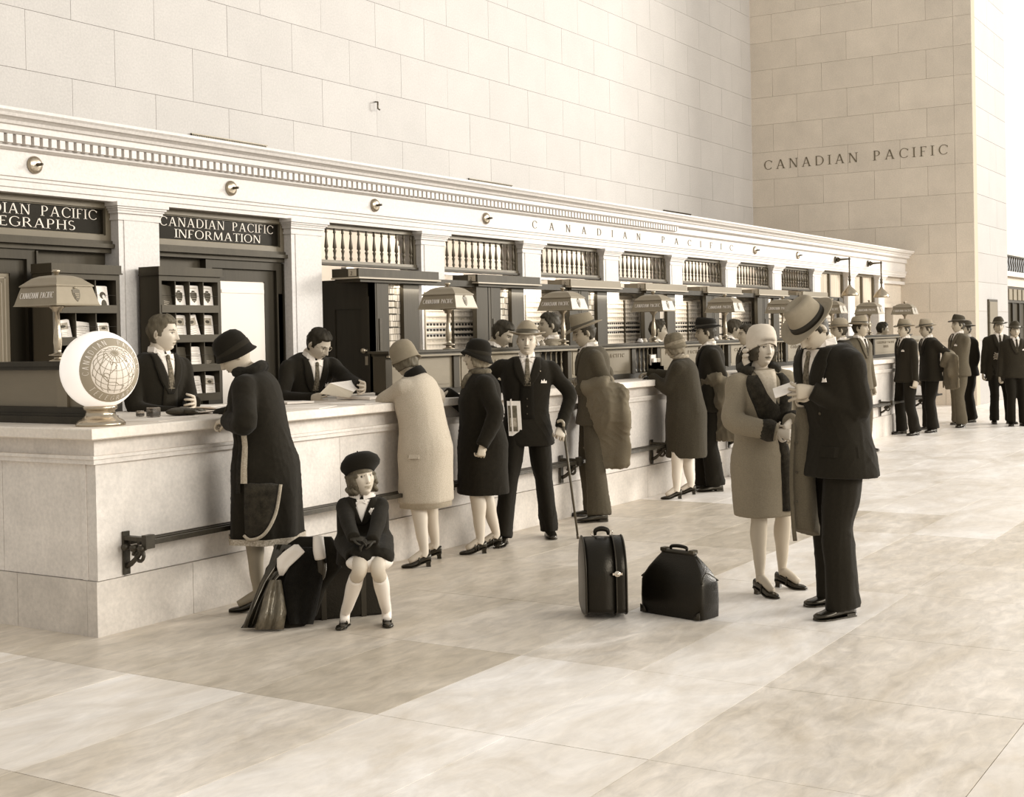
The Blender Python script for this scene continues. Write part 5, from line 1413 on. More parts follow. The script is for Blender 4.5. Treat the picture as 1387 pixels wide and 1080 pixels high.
            r = [ring(.100, .086, z0), ring(.112 + b_, .098 + b_, lambda t: z0(t) - .012), ring(.115 + b_, .101 + b_, lambda t: z0(t) - .008), ring(.110 + b_ * .4, .096 + b_ * .4, lambda t: z0(t) + .016), ring(.112, .094, -.01), ring(.111, .094, .02), ring(.104, .088, .055), ring(.086, .074, .085), ring(.058, .052, .102), ring(.02, .018, .108)]
            mb.rings(r); h = part('hat', mb, m, s.root)
            if band is not None: MB().rings([ring(.1145, .0975, -.030), ring(.1155, .0985, -.022), ring(.1145, .0975, .004), ring(.110, .093, .006)], cap=False).build('hat_band', band, h, local=True)
        elif kind == 'beret':
            r = [ring(.100, .088, -.020), ring(.108, .096, -.006), [P(.128 * math.cos(t) - .006, .120 * math.sin(t) + .012, .022 + .010 * math.sin(t)) for t in T], [P(.132 * math.cos(t) - .008, .124 * math.sin(t) + .014, .042 + .012 * math.sin(t)) for t in T], [P(.122 * math.cos(t) - .008, .114 * math.sin(t) + .012, .070 + .012 * math.sin(t)) for t in T], [P(.088 * math.cos(t) - .006, .082 * math.sin(t) + .008, .098 + .006 * math.sin(t)) for t in T], [P(.01 * math.cos(t), .01 * math.sin(t), .106) for t in T]]
            mb.rings(r); h = part('hat', mb, m, s.root)
            MB().tube([P(0, 0, .102), P(-.004, .004, .124)], .004, 6).build('hat_stalk', m, h, local=True)
        return h
print('people lib')
# ================================================================ the figures
def P3(u, v, d):
    """point on the sight line of pixel (u, v) at horizontal distance d from the camera foot"""
    r = ray(u, v); t = d / math.hypot(r[0], r[1]); return CAM + r * t
def ground(u, v): p = floor_at(u, v); return (p[0], p[1])
def fdist(p): return math.hypot(p[0], p[1])
def feet_of(P, a, b):
    """a, b: (u, v, world yaw) of left and right shoe soles"""
    r = []
    for u, v, yw in (a, b):
        q = P.w2l(floor_at(u, v)); r.append((q[0], q[1], yw - math.degrees(P.yaw)))
    return r
def legs_default(P, w=.10, x=0.0, yaw=10, dx=.0):
    k = P.s; return [(x + dx, w * k, yaw), (x - dx, -w * k, -yaw)]
SUIT_B = fabric('suit_black', .015); SUIT_D = fabric('suit_dark', .022); SUIT_G = fabric('suit_grey', .11, .15, 90); SUIT_M = fabric('suit_mid', .075, .15, 90)
SUIT_DB = fabric('suit_charcoal', .028)
TR_B = fabric('trouser_black', .012)
FELT_G = fabric('felt_grey', .30, .06, 30, .1); FELT_T = fabric('felt_tan', .24, .06, 30, .1); FELT_B = fabric('felt_black', .010, .1, 30, .1); FELT_D = fabric('felt_dark', .055, .08, 30, .1)
RIB_B = mat('hat_ribbon_black', .010, .5); RIB_G = mat('hat_ribbon_grey', .07, .5)
COAT_L = fabric('coat_light_tweed', .50, .22, 220, .5); COAT_B = fabric('coat_black', .014, .2, 40); COAT_DG = fabric('coat_dark_grey', .045, .2, 80)
OVER_G = fabric('overcoat_grey', .17, .12, 120); FUR = fabric('brown_fur', .038, .6, 26, 1.0); FUR_D = fabric('dark_fur', .016, .7, 30, 1.0)
TIE_M = fabric('tie_figured', .14, .9, 60); TIE_D = fabric('tie_dark', .05, .6, 25)
heads = []
def note(P, u, v): heads.append((P, u, v))

# --- 1: woman in the black caped coat, writing at the counter -----------------
g = ground(362, 824); d0 = fdist(g)
L1 = Person('woman in a long black fur-collared coat and dark cloche writing at the counter', (g[0], g[1]), 116, 1.69, True, lean=12, head=(14, 20, -4), skin=.52, hair=.04, hairstyle=None, stock=.33, vox=.012)
A1 = L1.arm(1, P3(312, 570, d0 - .06), hand=(nrm([1, -.1, -.1]), [0, -.3, -1]), curl=1.0, pole=[-.5, .9, -.5])
A2 = L1.arm(-1, P3(296, 566, d0 + .52), hand=(nrm([1, .3, -.2]), [0, .3, -1]), curl=.8, pole=[-.6, -.5, -.5])
L1.hands([A1, A2]); ft = feet_of(L1, (350, 828, 130), (388, 806, 110)); L1.bare_legs(ft, r=(.062, .054, .056, .036), heel=.04); L1.finish_body(); note(L1, 322, 478)
fl1 = [(.40, .050), (.9, .038), (1.2, .022), (1.4, .010), (1.5, 0)]
L1.upper('coat', COAT_B, [A1, A2], hem=.44, grow=.010, flare=fl1, flute=.05, nfl=7, sl=(.078, .072, .060), fold=.006)
hm = MB(); hm.rings([[L1.S(t, z, .018, fl1, .05 * sstep((1.0 - z) / .5), 7) for t in np.linspace(0, 2 * PI, 60, endpoint=False)] for z in (.425, .462)], cap=False); part('hem_band', hm, fabric('trim_stripe', .40, .5, 90), L1.root)
# pale revers strip down the side and the big curved fur pocket
def ribbon(P, name, m, th_f, zs_, w, grow, flare, off=.012, **k):
    mb = MB(); rg = []
    for z in zs_:
        th = th_f(z); rg.append([P.S(th - w / 2, z, grow + off, flare, **k), P.S(th, z, grow + off + .003, flare, **k), P.S(th + w / 2, z, grow + off, flare, **k), P.S(th, z, grow + off - .014, flare, **k)])
    mb.rings(rg, True, False); return part(name, mb, m, P.root)
TRIM_L = fabric('trim_pale', .42, .3, 120)
ribbon(L1, 'front_revers', TRIM_L, lambda z: 1.36 - .1 * (z - .8), np.linspace(1.38, .80, 14), .20, .012, fl1)
ribbon(L1, 'fur_facing', FUR_D, lambda z: 1.16 - .1 * (z - .8), np.linspace(1.30, .74, 14), .18, .012, fl1)
pk = MB(); pts = [(1.18, .82), (1.18, .50), (1.30, .465), (1.52, .50), (1.78, .60), (1.98, .74), (2.02, .80), (1.5, .80)]
def patch(P, name, m, outline, grow, flare, off, th=.012, parent=None, flute=0, nfl=9):
    c = np.mean(outline, 0); rg = []
    for f in (1.0, .97, .6, .25):
        o_ = off if f < .99 else off - th
        rg.append([P.S(c[0] + (a - c[0]) * f, c[1] + (z - c[1]) * f, grow + o_ + (.004 if f < .7 else 0), flare, flute * sstep((1.0 - (c[1] + (z - c[1]) * f)) / .5), nfl) for a, z in outline])
    mb = MB().rings(rg); return part(name, mb, m, parent or P.root)
pts = [(a + .22, z) for a, z in [(1.16, .80), (1.14, .66), (1.16, .50), (1.26, .475), (1.42, .485), (1.58, .515), (1.74, .57), (1.86, .64), (1.95, .72), (2.0, .79), (1.8, .80), (1.5, .80), (1.3, .805)]]
patch(L1, 'fur_pocket', FUR, pts, .016, fl1, .018, .02, flute=.05, nfl=7)
rim = [(a + .22, z) for a, z in [(1.16, .49), (1.30, .468), (1.46, .478), (1.62, .51), (1.78, .57), (1.92, .65), (2.03, .79)]]
part('pocket_braid', MB().tube([L1.S(a, z, .040, fl1, .05 * sstep((1.0 - z) / .5), 7) for a, z in rim], .010, 6, sub=3), TRIM_L, L1.root)
p, Rm = L1.frame(1.48)
part('fur_collar', MB().tube([p + Rm @ np.array([.075 * math.cos(a) - .01, .085 * math.sin(a), .0 + .012 * math.cos(a * 2)]) * L1.s for a in np.linspace(-PI, PI, 18)], [(.035, .042)] * 18, 10), FUR_D, L1.root)
L1.hat('cloche', FELT_B, fabric('band_black', .02), pitch=2, brim=.8)
L1.shoes(ft, 'court')
# her pencil
q = P3(303, 560, d0 + .10)
o = MB().tube([P3(300, 567, d0 + .1), P3(312, 540, d0 + .02)], .004, 6).build('pencil', M_DARKP); tag(o, 'dark pencil held upright in the hand of the writing woman', 'pencil')

# --- 2: the girl on the suitcase ------------------------------------------------
gg = ground(492, 843); seat = np.array([5.80, 4.78])
G = Person('little girl in a dark coat and beret sitting on a black suitcase', (5.93, 4.68), 214, 1.12, True, lean=3, seat=.37, head=(28, -8, 5), skin=.60, hair=.10, hairstyle='fringe', brow=.16, child=True, stock=.6, vox=.009, res=(84, 60), lips=.34,
           prof=[(.40, .2, .16, .16), (.85, .235, .19, .19), (.95, .225, .175, .17), (1.05, .21, .16, .15), (1.2, .215, .15, .15), (1.33, .215, .14, .15), (1.40, .195, .12, .14), (1.435, .150, .10, .12), (1.465, .11, .09, .10), (1.49, .085, .08, .08)])
k = G.s
hw = G.w2l(P3(492, 736, fdist((5.5, 4.55))))
AG1 = G.arm(1, P3(504, 735, fdist((5.62, 4.50))), hand=(nrm([.2, -1, -.15]), [-.3, 0, -1]), curl=.5, pole=[-.3, .9, -.3])
AG2 = G.arm(-1, P3(480, 732, fdist((5.62, 4.50))), hand=(nrm([.2, 1, -.05]), [-.3, 0, -1]), curl=.4, pole=[-.3, -.9, -.3])
for A in (AG1, AG2): A['col'] = .035
G.hands([AG1, AG2])
fg = feet_of(G, (524, 846, 222), (468, 849, 200))
hipz = .37 + .06
knees = []
for ftt, side, uu in ((fg[0], 1, 512), (fg[1], -1, 487)):
    an = np.array([ftt[0], ftt[1], .065]); hip = np.array([-.02, side * .07, .40])
    kn = G.w2l(P3(uu, 768, fdist((5.62, 4.47)))); knees.append(kn)
    G.body.tube([hip, kn + np.array([-.02, 0, .015]), kn + np.array([.012, 0, -.02]), kn * .8 + an * .2], [.055, .042, .040, .038], 14, col=G.skin, sub=4)
    G.body.tube([kn * .78 + an * .22, kn * .6 + an * .4 + np.array([-.008, 0, 0]), kn * .25 + an * .75, an + np.array([0, 0, .01]), an + np.array([.03, 0, -.035])], [.0405, .043, .033, .028, .027], 14, col=.80, sub=3)
G.finish_body(); note(G, 492, 645)
def lapf(mb):
    for kn, side in zip(knees, (1, -1)): mb.tube([np.array([-.03, side * .07, .46]), kn + np.array([-.09, 0, .045]), kn + np.array([-.045, 0, .03])], [(.085, .10), (.066, .084), (.056, .074)], 14, sub=3)
    mb.ellipsoid((.06, 0, .44), (.16, .13, .075), 16, 10)
G.upper('coat', COAT_B, [AG1, AG2], hem=.88, grow=.012, sl=(.074, .068, .056), fold=.004, extra=lapf, vox=.009)
dm = MB()
kc = (knees[0] + knees[1]) / 2
dm.ellipsoid(kc + np.array([-.065, 0, .012]), (.085, .128, .052), 28, 14)
part('dress_hem', dm, M_WHITE, G.root)
G.shirtfront(vb=1.26, w0=.07, tie=None, lapel=COAT_B, lw=.075, off=.008, top=1.46)
for sg in (1, -1):
    pc, Rm = G.frame(1.47)
    part('dress_collar', MB().rings([[pc + Rm @ (np.array([.105 * math.cos(a), .115 * math.sin(a), z]) * k) for a in np.linspace(sg * .15, sg * 1.5, 8)] for z, in ((.02,), (-.045,))], cap=False, closed=False).rings([[pc + Rm @ (np.array([.098 * math.cos(a), .105 * math.sin(a), z]) * k) for a in np.linspace(sg * .15, sg * 1.5, 8)] for z, in ((.045,), (-.04,))], cap=False, closed=False), M_SHIRT, G.root)
fp = G.F(.085, 1.36, .018); fb = MB(); fb.ellipsoid(fp, (.008, .010, .010), 8, 6)
for q in range(6):
    a = q * PI / 3; fb.ellipsoid(fp + np.array([0, math.cos(a), math.sin(a)]) * .013, (.005, .009, .009), 8, 6)
part('flower', fb, M_SHIRT, G.root)
G.buttons((0.0, -.10, ), (1.10,), M_TRIM, r=.010)
G.hat('beret', FELT_B, pitch=-16, roll=-9, up=-.006)
# ringlets
rl = MB()
for q in range(14):
    a = (1.0 + 1.6 * (q // 2) / 6.0) * (1 if q % 2 else -1); b0 = G.hc + G.Rh @ (np.array([.085 * math.cos(a), .082 * math.sin(a), -.03]) * G.hs)
    rl.tube([b0 + np.array([.010 * math.cos(w_), .010 * math.sin(w_), -.008 * w_ * .8]) for w_ in np.linspace(0, 9, 14)], .011, 6)
part('ringlets', rl, hair_mat(.10), G.root)
G.shoes([(f[0], f[1], f[2]) for f in fg], 'flat')

# --- 3: woman in the light tweed coat ------------------------------------------
g = ground(578, 762); d0 = fdist(g)
W3 = Person('woman in a light tweed coat and tan cloche leaning on the counter', (g[0], g[1]), 98, 1.60, True, lean=11, tilt=-4, head=(-10, 14, 6), skin=.50, hair=.10, hairstyle='bob', stock=.62, vox=.012)
A1 = W3.arm(1, P3(548, 530, d0 + .38), hand=(nrm([.6, -.8, 0]), [0, 0, -1]), curl=.6, pole=[-.2, 1, -.6]); A1['w'] = W3.w2l(P3(545, 540, d0 + .36))
A1['el'] = W3.w2l(P3(517, 545, d0 + .10)); 
A2 = W3.arm(-1, P3(560, 540, d0 + .50), hand=(nrm([.4, .9, 0]), [0, 0, -1]), curl=.6, pole=[-.2, -1, -.6])
W3.hands([A1, A2]); ft = feet_of(W3, (575, 768, 138), (590, 757, 122)); W3.bare_legs(ft, r=(.064, .056, .060, .040)); W3.finish_body(); note(W3, 553, 476)
fl3 = [(.40, .035), (.7, .030), (1.0, .045), (1.3, .020), (1.5, 0)]
W3.upper('tweed_coat', COAT_L, [A1, A2], hem=.475, grow=.008, flare=fl3, sl=(.068, .064, .060), fold=.004)
mb = MB().rings([[W3.S(t, z, -.005, fl3) for t in np.linspace(0, 2 * PI, 40, endpoint=False)] for z in (.44, .62)]); part('dress', mb, fabric('dress_grey', .42), W3.root)
p, Rm = W3.frame(1.475)
part('dark_collar', MB().rings([[p + Rm @ (np.array([rr_ * math.cos(a) - .01, rr_ * 1.15 * math.sin(a), z + .02 * (-math.cos(a))]) * W3.s) for a in np.linspace(0, 2 * PI, 24, endpoint=False)] for rr_, z in ((.098, -.030), (.088, .0), (.068, .035), (.062, .033), (.07, -.03))], cap=False), fabric('velvet_black', .008), W3.root)
W3.flap(-.0, .80, .01, .01, COAT_L, .008, fl3) if False else None
a_ = [W3.S(1.55, .86, .012, fl3), W3.S(1.85, .86, .012, fl3), W3.S(1.85, .83, .026, fl3), W3.S(1.55, .83, .026, fl3)]
b_ = [q - np.array([0, .012, 0]) for q in a_]
part('pocket_flap', MB().add(a_ + b_, [(0, 1, 2, 3), (7, 6, 5, 4), (0, 4, 5, 1), (1, 5, 6, 2), (2, 6, 7, 3), (3, 7, 4, 0)]), COAT_L, W3.root)
W3.hat('cloche', FELT_T, None, pitch=6, brim=.5)
hb = W3.shoes(ft, 'strap')

# --- 4: woman in the black coat looking along the counter ------------------------
g = ground(655, 745); d0 = fdist(g)
W4 = Person('grey-haired woman in a plain black coat and black cloche beside the counter', (g[0], g[1]), 134, 1.575, True, lean=0, tilt=0, head=(4, -4, 0), skin=.56, hair=.22, hairstyle='bob', brow=.2, stock=.60, vox=.012, old=True, res=(84, 60))
A1 = W4.arm(1, P3(654, 602, d0 - .29), hand=(nrm([.1, 0, -1]), [.3, -1, 0]), curl=.9, pole=[-1, .4, 0])
A2 = W4.arm(-1, P3(606, 534, d0 + .16), hand=(nrm([.9, .3, -.5]), [-.3, 0, -1]), curl=.7, pole=[-.4, -.6, -1])
W4.hands([A1, A2]); ft = feet_of(W4, (651, 750, 138), (672, 742, 128)); W4.bare_legs(ft, r=(.066, .058, .064, .042)); W4.finish_body(); note(W4, 641, 482)
fl4 = [(.40, .045), (.7, .040), (1.0, .045), (1.3, .022), (1.5, 0)]
W4.upper('black_coat', COAT_B, [A1, A2], hem=.475, grow=.010, flare=fl4, flute=.03, nfl=5, sl=(.080, .072, .058), fold=.0045)
p, Rm = W4.frame(1.48)
part('scarf', MB().tube([p + Rm @ np.array([.068 * math.cos(a), .072 * math.sin(a), .005]) * W4.s for a in np.linspace(-PI, PI, 18)], [(.024, .028)] * 18, 8).tube([p + Rm @ np.array(q) * W4.s for q in ((.07, .03, 0), (.12, .035, -.04), (.145, .03, -.10), (.15, .035, -.13))], [.02, .022, .026, .018], 8), fabric('scarf_grey', .13, .5, 40), W4.root)
W4.buttons((.02,), (1.0,), M_DARKP, .01, fl4)
W4.hat('cloche', FELT_B, fabric('band_black', .02), pitch=-6, brim=1.5)
W4.shoes(ft, 'strap2')

# --- 5: elderly man with cane facing the camera --------------------------------
g = ground(716, 730); d0 = fdist(g)
M5 = Person('elderly man in a black suit and grey felt hat facing us with a cane', (g[0], g[1]), 214, 1.70, lean=-1, tilt=-2, head=(-4, 0, 0), skin=.60, hair=.30, brow=.26, old=True, res=(96, 70), vox=.011)
A1 = M5.arm(1, P3(760, 577, d0 - .12), hand=(nrm([.5, -.1, -.5]), [-.4, -.3, -.8]), curl=1.15, pole=[-.2, 1, 0])
A2 = M5.arm(-1, P3(687, 527, d0 + .06), hand=(nrm([.5, -.1, -1]), [0, 1, 0]), curl=.9, pole=[-.8, -.9, -.3])
M5.hands([A1, A2]); ft = feet_of(M5, (744, 727, 218), (681, 738, 200))
M5.finish_body(); note(M5, 711, 462)
M5.trousers(TR_B, ft)
M5.upper('jacket', SUIT_B, [A1, A2], hem=.76, grow=.004, flare=[(.7, .022), (1.0, .0), (1.5, 0)], sl=(.064, .057, .047), fold=.006)
M5.shirtfront(vb=1.24, w0=.062, tie=.030, tie_m=TIE_M, lapel=SUIT_B, lw=.062, vest=(fabric('vest_black', .009), .98), tie_pat=True)
M5.pocket_square(.125, 1.265)
M5.flap(.11, .93, m=SUIT_B); M5.flap(-.11, .93, m=SUIT_B)
M5.buttons((0,), (1.14, 1.08, 1.02), M_DARKP, off=.018, r=.006)
part('lapel_pin', MB().ellipsoid(M5.F(.095, 1.36, .02), (.006, .006, .006), 8, 6), M_BRASS, M5.root)
M5.hat('fedora', FELT_G, RIB_G, pitch=-4, brim=1.0, crown=.92)
M5.shoes(ft, 'oxford')
top = P3(763, 578, d0 - .16); bot = floor_at(783, 730)
ca_ = empty('walking_cane', (bot[0], bot[1], 0)); tag(ca_, 'thin wooden walking cane leaning from the elderly man to the floor', 'cane')
wp('shaft', MB().tube([bot + np.array([0, 0, .004]), top], [.0085, .011], 8), mat('cane_wood', .07, .4), ca_)
wp('handle', MB().tube([top, top + np.array([0, 0, .03]), top + _r * -.02 + np.array([0, 0, .045]), top + _r * -.05 + np.array([0, 0, .035])], [.012, .013, .013, .012], 8, sub=3), mat('cane_horn', .30, .3), ca_)
wp('ferrule', MB().tube([bot + np.array([0, 0, .001]), bot * .96 + top * .04], .010, 8), M_BRASSD, ca_)
# newspaper
c_ = P3(697, 567, d0 - .14)
nz = nrm(R @ np.array([0, 0, -1])); rx = nrm(_r)
nw = empty('newspaper', tuple(c_)); tag(nw, 'folded newspaper hanging from the hand of the elderly man', 'newspaper')
u_ = nrm(np.array([0, 0, 1.0]) + rx * -.04)
wp('folded_sheets', MB().obox(c_, rx, u_, np.cross(rx, u_), .052, .135, .008), M_PAPER, nw)
wp('folded_sheets', MB().obox(c_ + rx * -.02 + u_ * .02, nrm(rx * .92 + u_ * .3), u_, np.cross(rx, u_), .006, .13, .012), M_PAPER, nw)
nn_ = np.cross(rx, u_); nn_ = nn_ if nn_ @ (CAM - c_) > 0 else -nn_
wp('front_picture', MB().obox(c_ + nn_ * .009 + rx * -.012 + u_ * .0, rx, u_, nn_, .034, .10, .001), mat('print_grey', .13, .7, .5, 40), nw)
wp('print_block', MB().obox(c_ + nn_ * .0105 + rx * -.012 + u_ * -.03, rx, u_, nn_, .026, .035, .001), M_PAPERG, nw)

# --- 6: man at the counter with a coat over his arm -------------------------------
g = ground(808, 700); d0 = fdist(g)
M6 = Person('man in grey suit and hat at the counter, overcoat folded over his arm', (g[0], g[1]), 126, 1.77, lean=3, head=(6, 12, 0), skin=.42, hair=.03, vox=.012, res=(84, 60))
A1 = M6.arm(1, P3(784, 528, d0 - .10), hand=(nrm([.9, -.4, .1]), [0, -1, 0.1]), curl=.8, pole=[-.9, .5, -.5])
A2 = M6.arm(-1, P3(790, 520, d0 + .22), hand=(nrm([.6, .8, 0]), [0, 0, 1]), curl=.8, pole=[-.9, -.5, -.5])
M6.hands([A1, A2]); ft = feet_of(M6, (812, 707, 134), (806, 699, 122)); M6.finish_body(); note(M6, 789, 455)
M6.trousers(SUIT_M, ft)
M6.upper('jacket', SUIT_M, [A1, A2], hem=.80, grow=.006, flare=[(.7, .02), (1.0, 0), (1.5, 0)], sl=(.066, .058, .047), fold=.006)
M6.shirtfront(vb=1.24, w0=.062, tie=.030, tie_m=TIE_D, lapel=SUIT_M)
M6.hat('fedora', FELT_T, RIB_G, pitch=3, brim=1.1, crown=1.15)
M6.shoes(ft, 'oxford')
def draped(P, A, label, m, length=.62, width=.20, bulge=.07, back=.0, t0=.35, group=None, low=None):
    """an overcoat folded over a bent forearm, its own thing; hangs to both sides"""
    k = P.s; el, w = A['el'], A['w']; d = nrm(w - el); side = A['side']
    t = empty('overcoat', tuple(P.root_loc + (np.array([0, 0, 1.0])))); tag(t, label, 'coat', group)
    Rz = rotm(math.degrees(P.yaw)); L2W = lambda p: P.root_loc + Rz @ p
    mb = MB(); c = el * (1 - t0) + w * t0; h = nrm([d[0], d[1], 0]); o = np.array([0, side, 0.0]) * 1.0
    rg = []
    # hanging body: flattened rings downward from the forearm
    top = c + np.array([0, 0, .065])
    for q, z in enumerate(np.linspace(.0, -length, 14)):
        f = q / 13; hw = width * (1 + .12 * f) ; th = (.070 + bulge * math.sin(min(f * 1.6, 1) * PI) ) * (1 - .35 * f)
        if q == 0: hw *= .8; th *= .5
        ring = []
        for a in np.linspace(0, 2 * PI, 28, endpoint=False):
            fl_ = 1 + .16 * math.sin(5 * a + 1.3) * f + .06 * math.sin(9 * a)
            ring.append(L2W(top + h * (hw * math.cos(a) * (1 + .05 * math.sin(3 * f * 6)) - .02 - back * f) + o * (th * math.sin(a) * fl_ + .015) + np.array([0, 0, z + .03 * math.cos(a) * (1 - f) + (.02 * math.cos(2 * a + 1) * f)])))
        rg.append(ring)
    mb.rings(rg)
    # roll over the arm
    a0, a1 = L2W(el - d * .02 + np.array([0, side * .02, .02])), L2W(w - d * .05 + np.array([0, side * .01, .01]))
    mb.tube([a0, a0 * .6 + a1 * .4 + np.array([0, 0, .01]), a1], [(.085 * k, .092 * k), (.088 * k, .095 * k), (.072 * k, .080 * k)], 16, sub=4)
    fold = MB(); 
    b0 = L2W(c + h * (-width * .9) + o * .03 + np.array([0, 0, -.16])); b1 = L2W(c + h * (width * .95) + o * .075 + np.array([0, 0, -.10]))
    mb.tube([L2W(el + np.array([-.03, side * .05, .03])), b0 * .5 + b1 * .5 + np.array([0, 0, -.10]) + Rz @ o * .03, L2W(w + np.array([-.09, side * .05, -.05]))], [(.05, .05), (.06, .07), (.035, .04)], 14, sub=5)
    ob = remesh(mb, 'coat_cloth', m, None, P.vox, 3, .013, P.seed + 9, True)
    ob.parent = t; ob.matrix_parent_inverse = mw(t).inverted(); return t
draped(M6, A1, 'grey overcoat folded over the arm of the man with the tan hat', OVER_G, length=.74, width=.20, bulge=.10, t0=.10)

# --- 7: woman in the dark coat leaning on the counter ------------------------------
g = ground(930, 672); d0 = fdist(g)
W7 = Person('stout woman in a dark grey coat and light wrapped hat, forearm on the counter', (g[0], g[1]), 112, 1.60, True, lean=6, head=(-6, 8, 4), skin=.48, hair=.2, hairstyle='bob', stock=.66, vox=.015, res=(56, 40))
A1 = W7.arm(1, P3(884, 512, d0 + .05), hand=(nrm([.9, -.2, -.1]), [0, 0, -1]), curl=.8, pole=[-.6, .6, -.7]); A1['col'] = .02
A2 = W7.arm(-1, P3(880, 506, d0 + .45), hand=(nrm([.9, .2, -.1]), [0, 0, -1]), curl=.6, pole=[-.6, -.6, -.7])
W7.hands([A1, A2]); ft = feet_of(W7, (917, 676, 134), (936, 670, 122)); W7.bare_legs(ft, r=(.066, .058, .064, .046)); W7.finish_body(); note(W7, 917, 462)
fl7 = [(.40, .055), (.7, .055), (1.0, .060), (1.3, .030), (1.5, 0)]
W7.upper('dark_coat', COAT_DG, [A1, A2], hem=.42, grow=.012, flare=fl7, sl=(.082, .074, .060), fold=.0045)
p, Rm = W7.frame(1.48)
part('pale_collar', MB().tube([p + Rm @ np.array([.072 * math.cos(a) - .005, .076 * math.sin(a), .008]) * W7.s for a in np.linspace(-PI, PI, 16)], [(.020, .018)] * 16, 8), fabric('scarf_pale', .34, .3, 60), W7.root)
W7.hat('cloche', fabric('felt_taupe', .15, .3, 20), fabric('band_taupe', .27, .3, 30), pitch=4, brim=.3)
W7.shoes(ft, 'court')

# --- 8: man in the black hat beside her ----------------------------------------------
g = ground(966, 664); d0 = fdist(g)
M8 = Person('slim man in a dark suit and black homburg with a grey coat on his arm', (g[0], g[1]), 120, 1.74, lean=1, head=(0, 4, 0), skin=.46, hair=.03, vox=.015, res=(56, 40))
A1 = M8.arm(1, P3(949, 520, d0 - .02), hand=(nrm([.9, -.3, .0]), [0, -1, 0]), curl=.7, pole=[-.9, .5, -.5])
A2 = M8.arm(-1, P3(945, 515, d0 + .3), pole=[-.9, -.5, -.5])
M8.hands([A1, A2]); ft = feet_of(M8, (970, 666, 134), (955, 664, 126)); M8.finish_body(); note(M8, 952, 462)
M8.trousers(TR_B, ft)
M8.upper('jacket', SUIT_D, [A1, A2], hem=.80, grow=.0, flare=[(.7, .015), (1.0, 0), (1.5, 0)], sl=(.066, .058, .046))
M8.shirtfront(vb=1.24, w0=.060, tie=.028, tie_m=TIE_M, lapel=SUIT_D)
M8.hat('fedora', FELT_B, RIB_B, pitch=0, brim=.85, crown=.95)
M8.shoes(ft, 'oxford')
draped(M8, A1, 'grey overcoat hanging from the arm of the man in the black homburg', OVER_G, length=.66, width=.15, bulge=.06, back=.04, t0=.1)

# --- 9: young woman in the fur-trimmed suit ---------------------------------------------
g = ground(1038, 806); d0 = fdist(g)
W9 = Person('young woman in a fur-trimmed grey coat, pale cloche and heeled strap shoes', (g[0], g[1]), 226, 1.63, True, lean=1, tilt=3, head=(4, -3, -6), skin=.60, hair=.06, hairstyle='bob', brow=.10, stock=.50, vox=.010, res=(100, 74), lips=.22)
A1 = W9.arm(1, P3(1072, 572, d0 - .16), hand=(nrm([.3, -.5, -.4]), [-.6, -.4, 0]), curl=1.0, pole=[-.3, .8, -.5])
A2 = W9.arm(-1, P3(1050, 585, d0 - .24), hand=(nrm([.2, 1, -.2]), [-.9, 0, -.2]), curl=.8, pole=[-.3, -1, -.2])
W9.hands([A1, A2]); ft = feet_of(W9, (1060, 796, 262), (1030, 806, 240)); W9.bare_legs(ft, r=(.064, .052, .056, .034), heel=.05); W9.finish_body(); note(W9, 1024, 462)
fl9 = [(.40, -.015), (.62, .010), (.9, .022), (1.2, .018), (1.5, 0)]
SUIT9 = fabric('suit_taupe', .27, .12, 130)
W9.upper('coat', SUIT9, [A1, A2], hem=.52, grow=.004, flare=fl9, sl=(.078, .074, .058), fold=.0045)
# fur lapels, hem border and cuffs
def furband(P, th0, th1, zz, w_, grow, flare, name='fur_trim', m=None, off=.015):
    mb = MB(); rg = []; n = len(zz)
    for i, z in enumerate(zz):
        t = th0 + (th1 - th0) * i / (n - 1); ww = w_[0] + (w_[1] - w_[0]) * i / (n - 1)
        rg.append([P.S(t - ww, z, grow, flare), P.S(t - ww * .6, z, grow + off, flare), P.S(t, z, grow + off * 1.5, flare), P.S(t + ww * .6, z, grow + off, flare), P.S(t + ww, z, grow, flare), P.S(t, z, grow - .02, flare)])
    mb.rings(rg, True, True); return part(name, mb, m or FUR, P.root)
furband(W9, -.62, .02, np.linspace(1.44, 1.14, 14), (.34, .46), .004, fl9)
furband(W9, .80, .34, np.linspace(1.44, 1.14, 14), (.30, .40), .004, fl9)
furband(W9, .22, .55, np.linspace(1.14, .56, 16), (.16, .34), .004, fl9)
p, Rm = W9.frame(1.46)
part('fur_collar', MB().tube([p + Rm @ np.array([.085 * math.cos(a) - .02, .105 * math.sin(a), .015 - .02 * math.cos(a)]) * W9.s for a in np.linspace(.7, 2 * PI - .7, 18)], [(.032, .042)] * 18, 10), FUR, W9.root)
for A in (A1, A2): part('fur_cuff', MB().tube([A['el'] * .42 + A['w'] * .58, A['el'] * .15 + A['w'] * .85, A['w']], [.052, .068, .058], 14, sub=3), FUR, W9.root)
W9.shirtfront(vb=1.20, w0=.062, tie=None, collar=False, grow=.004, flare=fl9, off=.012, shirt_m=fabric('blouse_pale', .5))
W9.hat('cloche', fabric('felt_cream', .62, .05, 30, .1), None, pitch=-4, brim=-.2, up=.004)
bw = MB(); bc = W9.hc + W9.Rh @ (np.array([-.005, -.108, -.040]) * W9.hs)
for q, dz_ in ((0, .018), (1, -.012)): bw.tube([bc + W9.Rh @ np.array([-.02, 0, dz_]), bc + W9.Rh @ np.array([.005, -.012, dz_ + .006]), bc + W9.Rh @ np.array([.028, .0, dz_ + .012])], [(.008, .010), (.016, .018), (.008, .008)], 8, sub=3)
bw.tube([bc, bc + W9.Rh @ np.array([-.005, -.004, -.03]), bc + W9.Rh @ np.array([.006, .004, -.055])], [(.012, .006), (.02, .006), (.022, .005)], 8, sub=3)
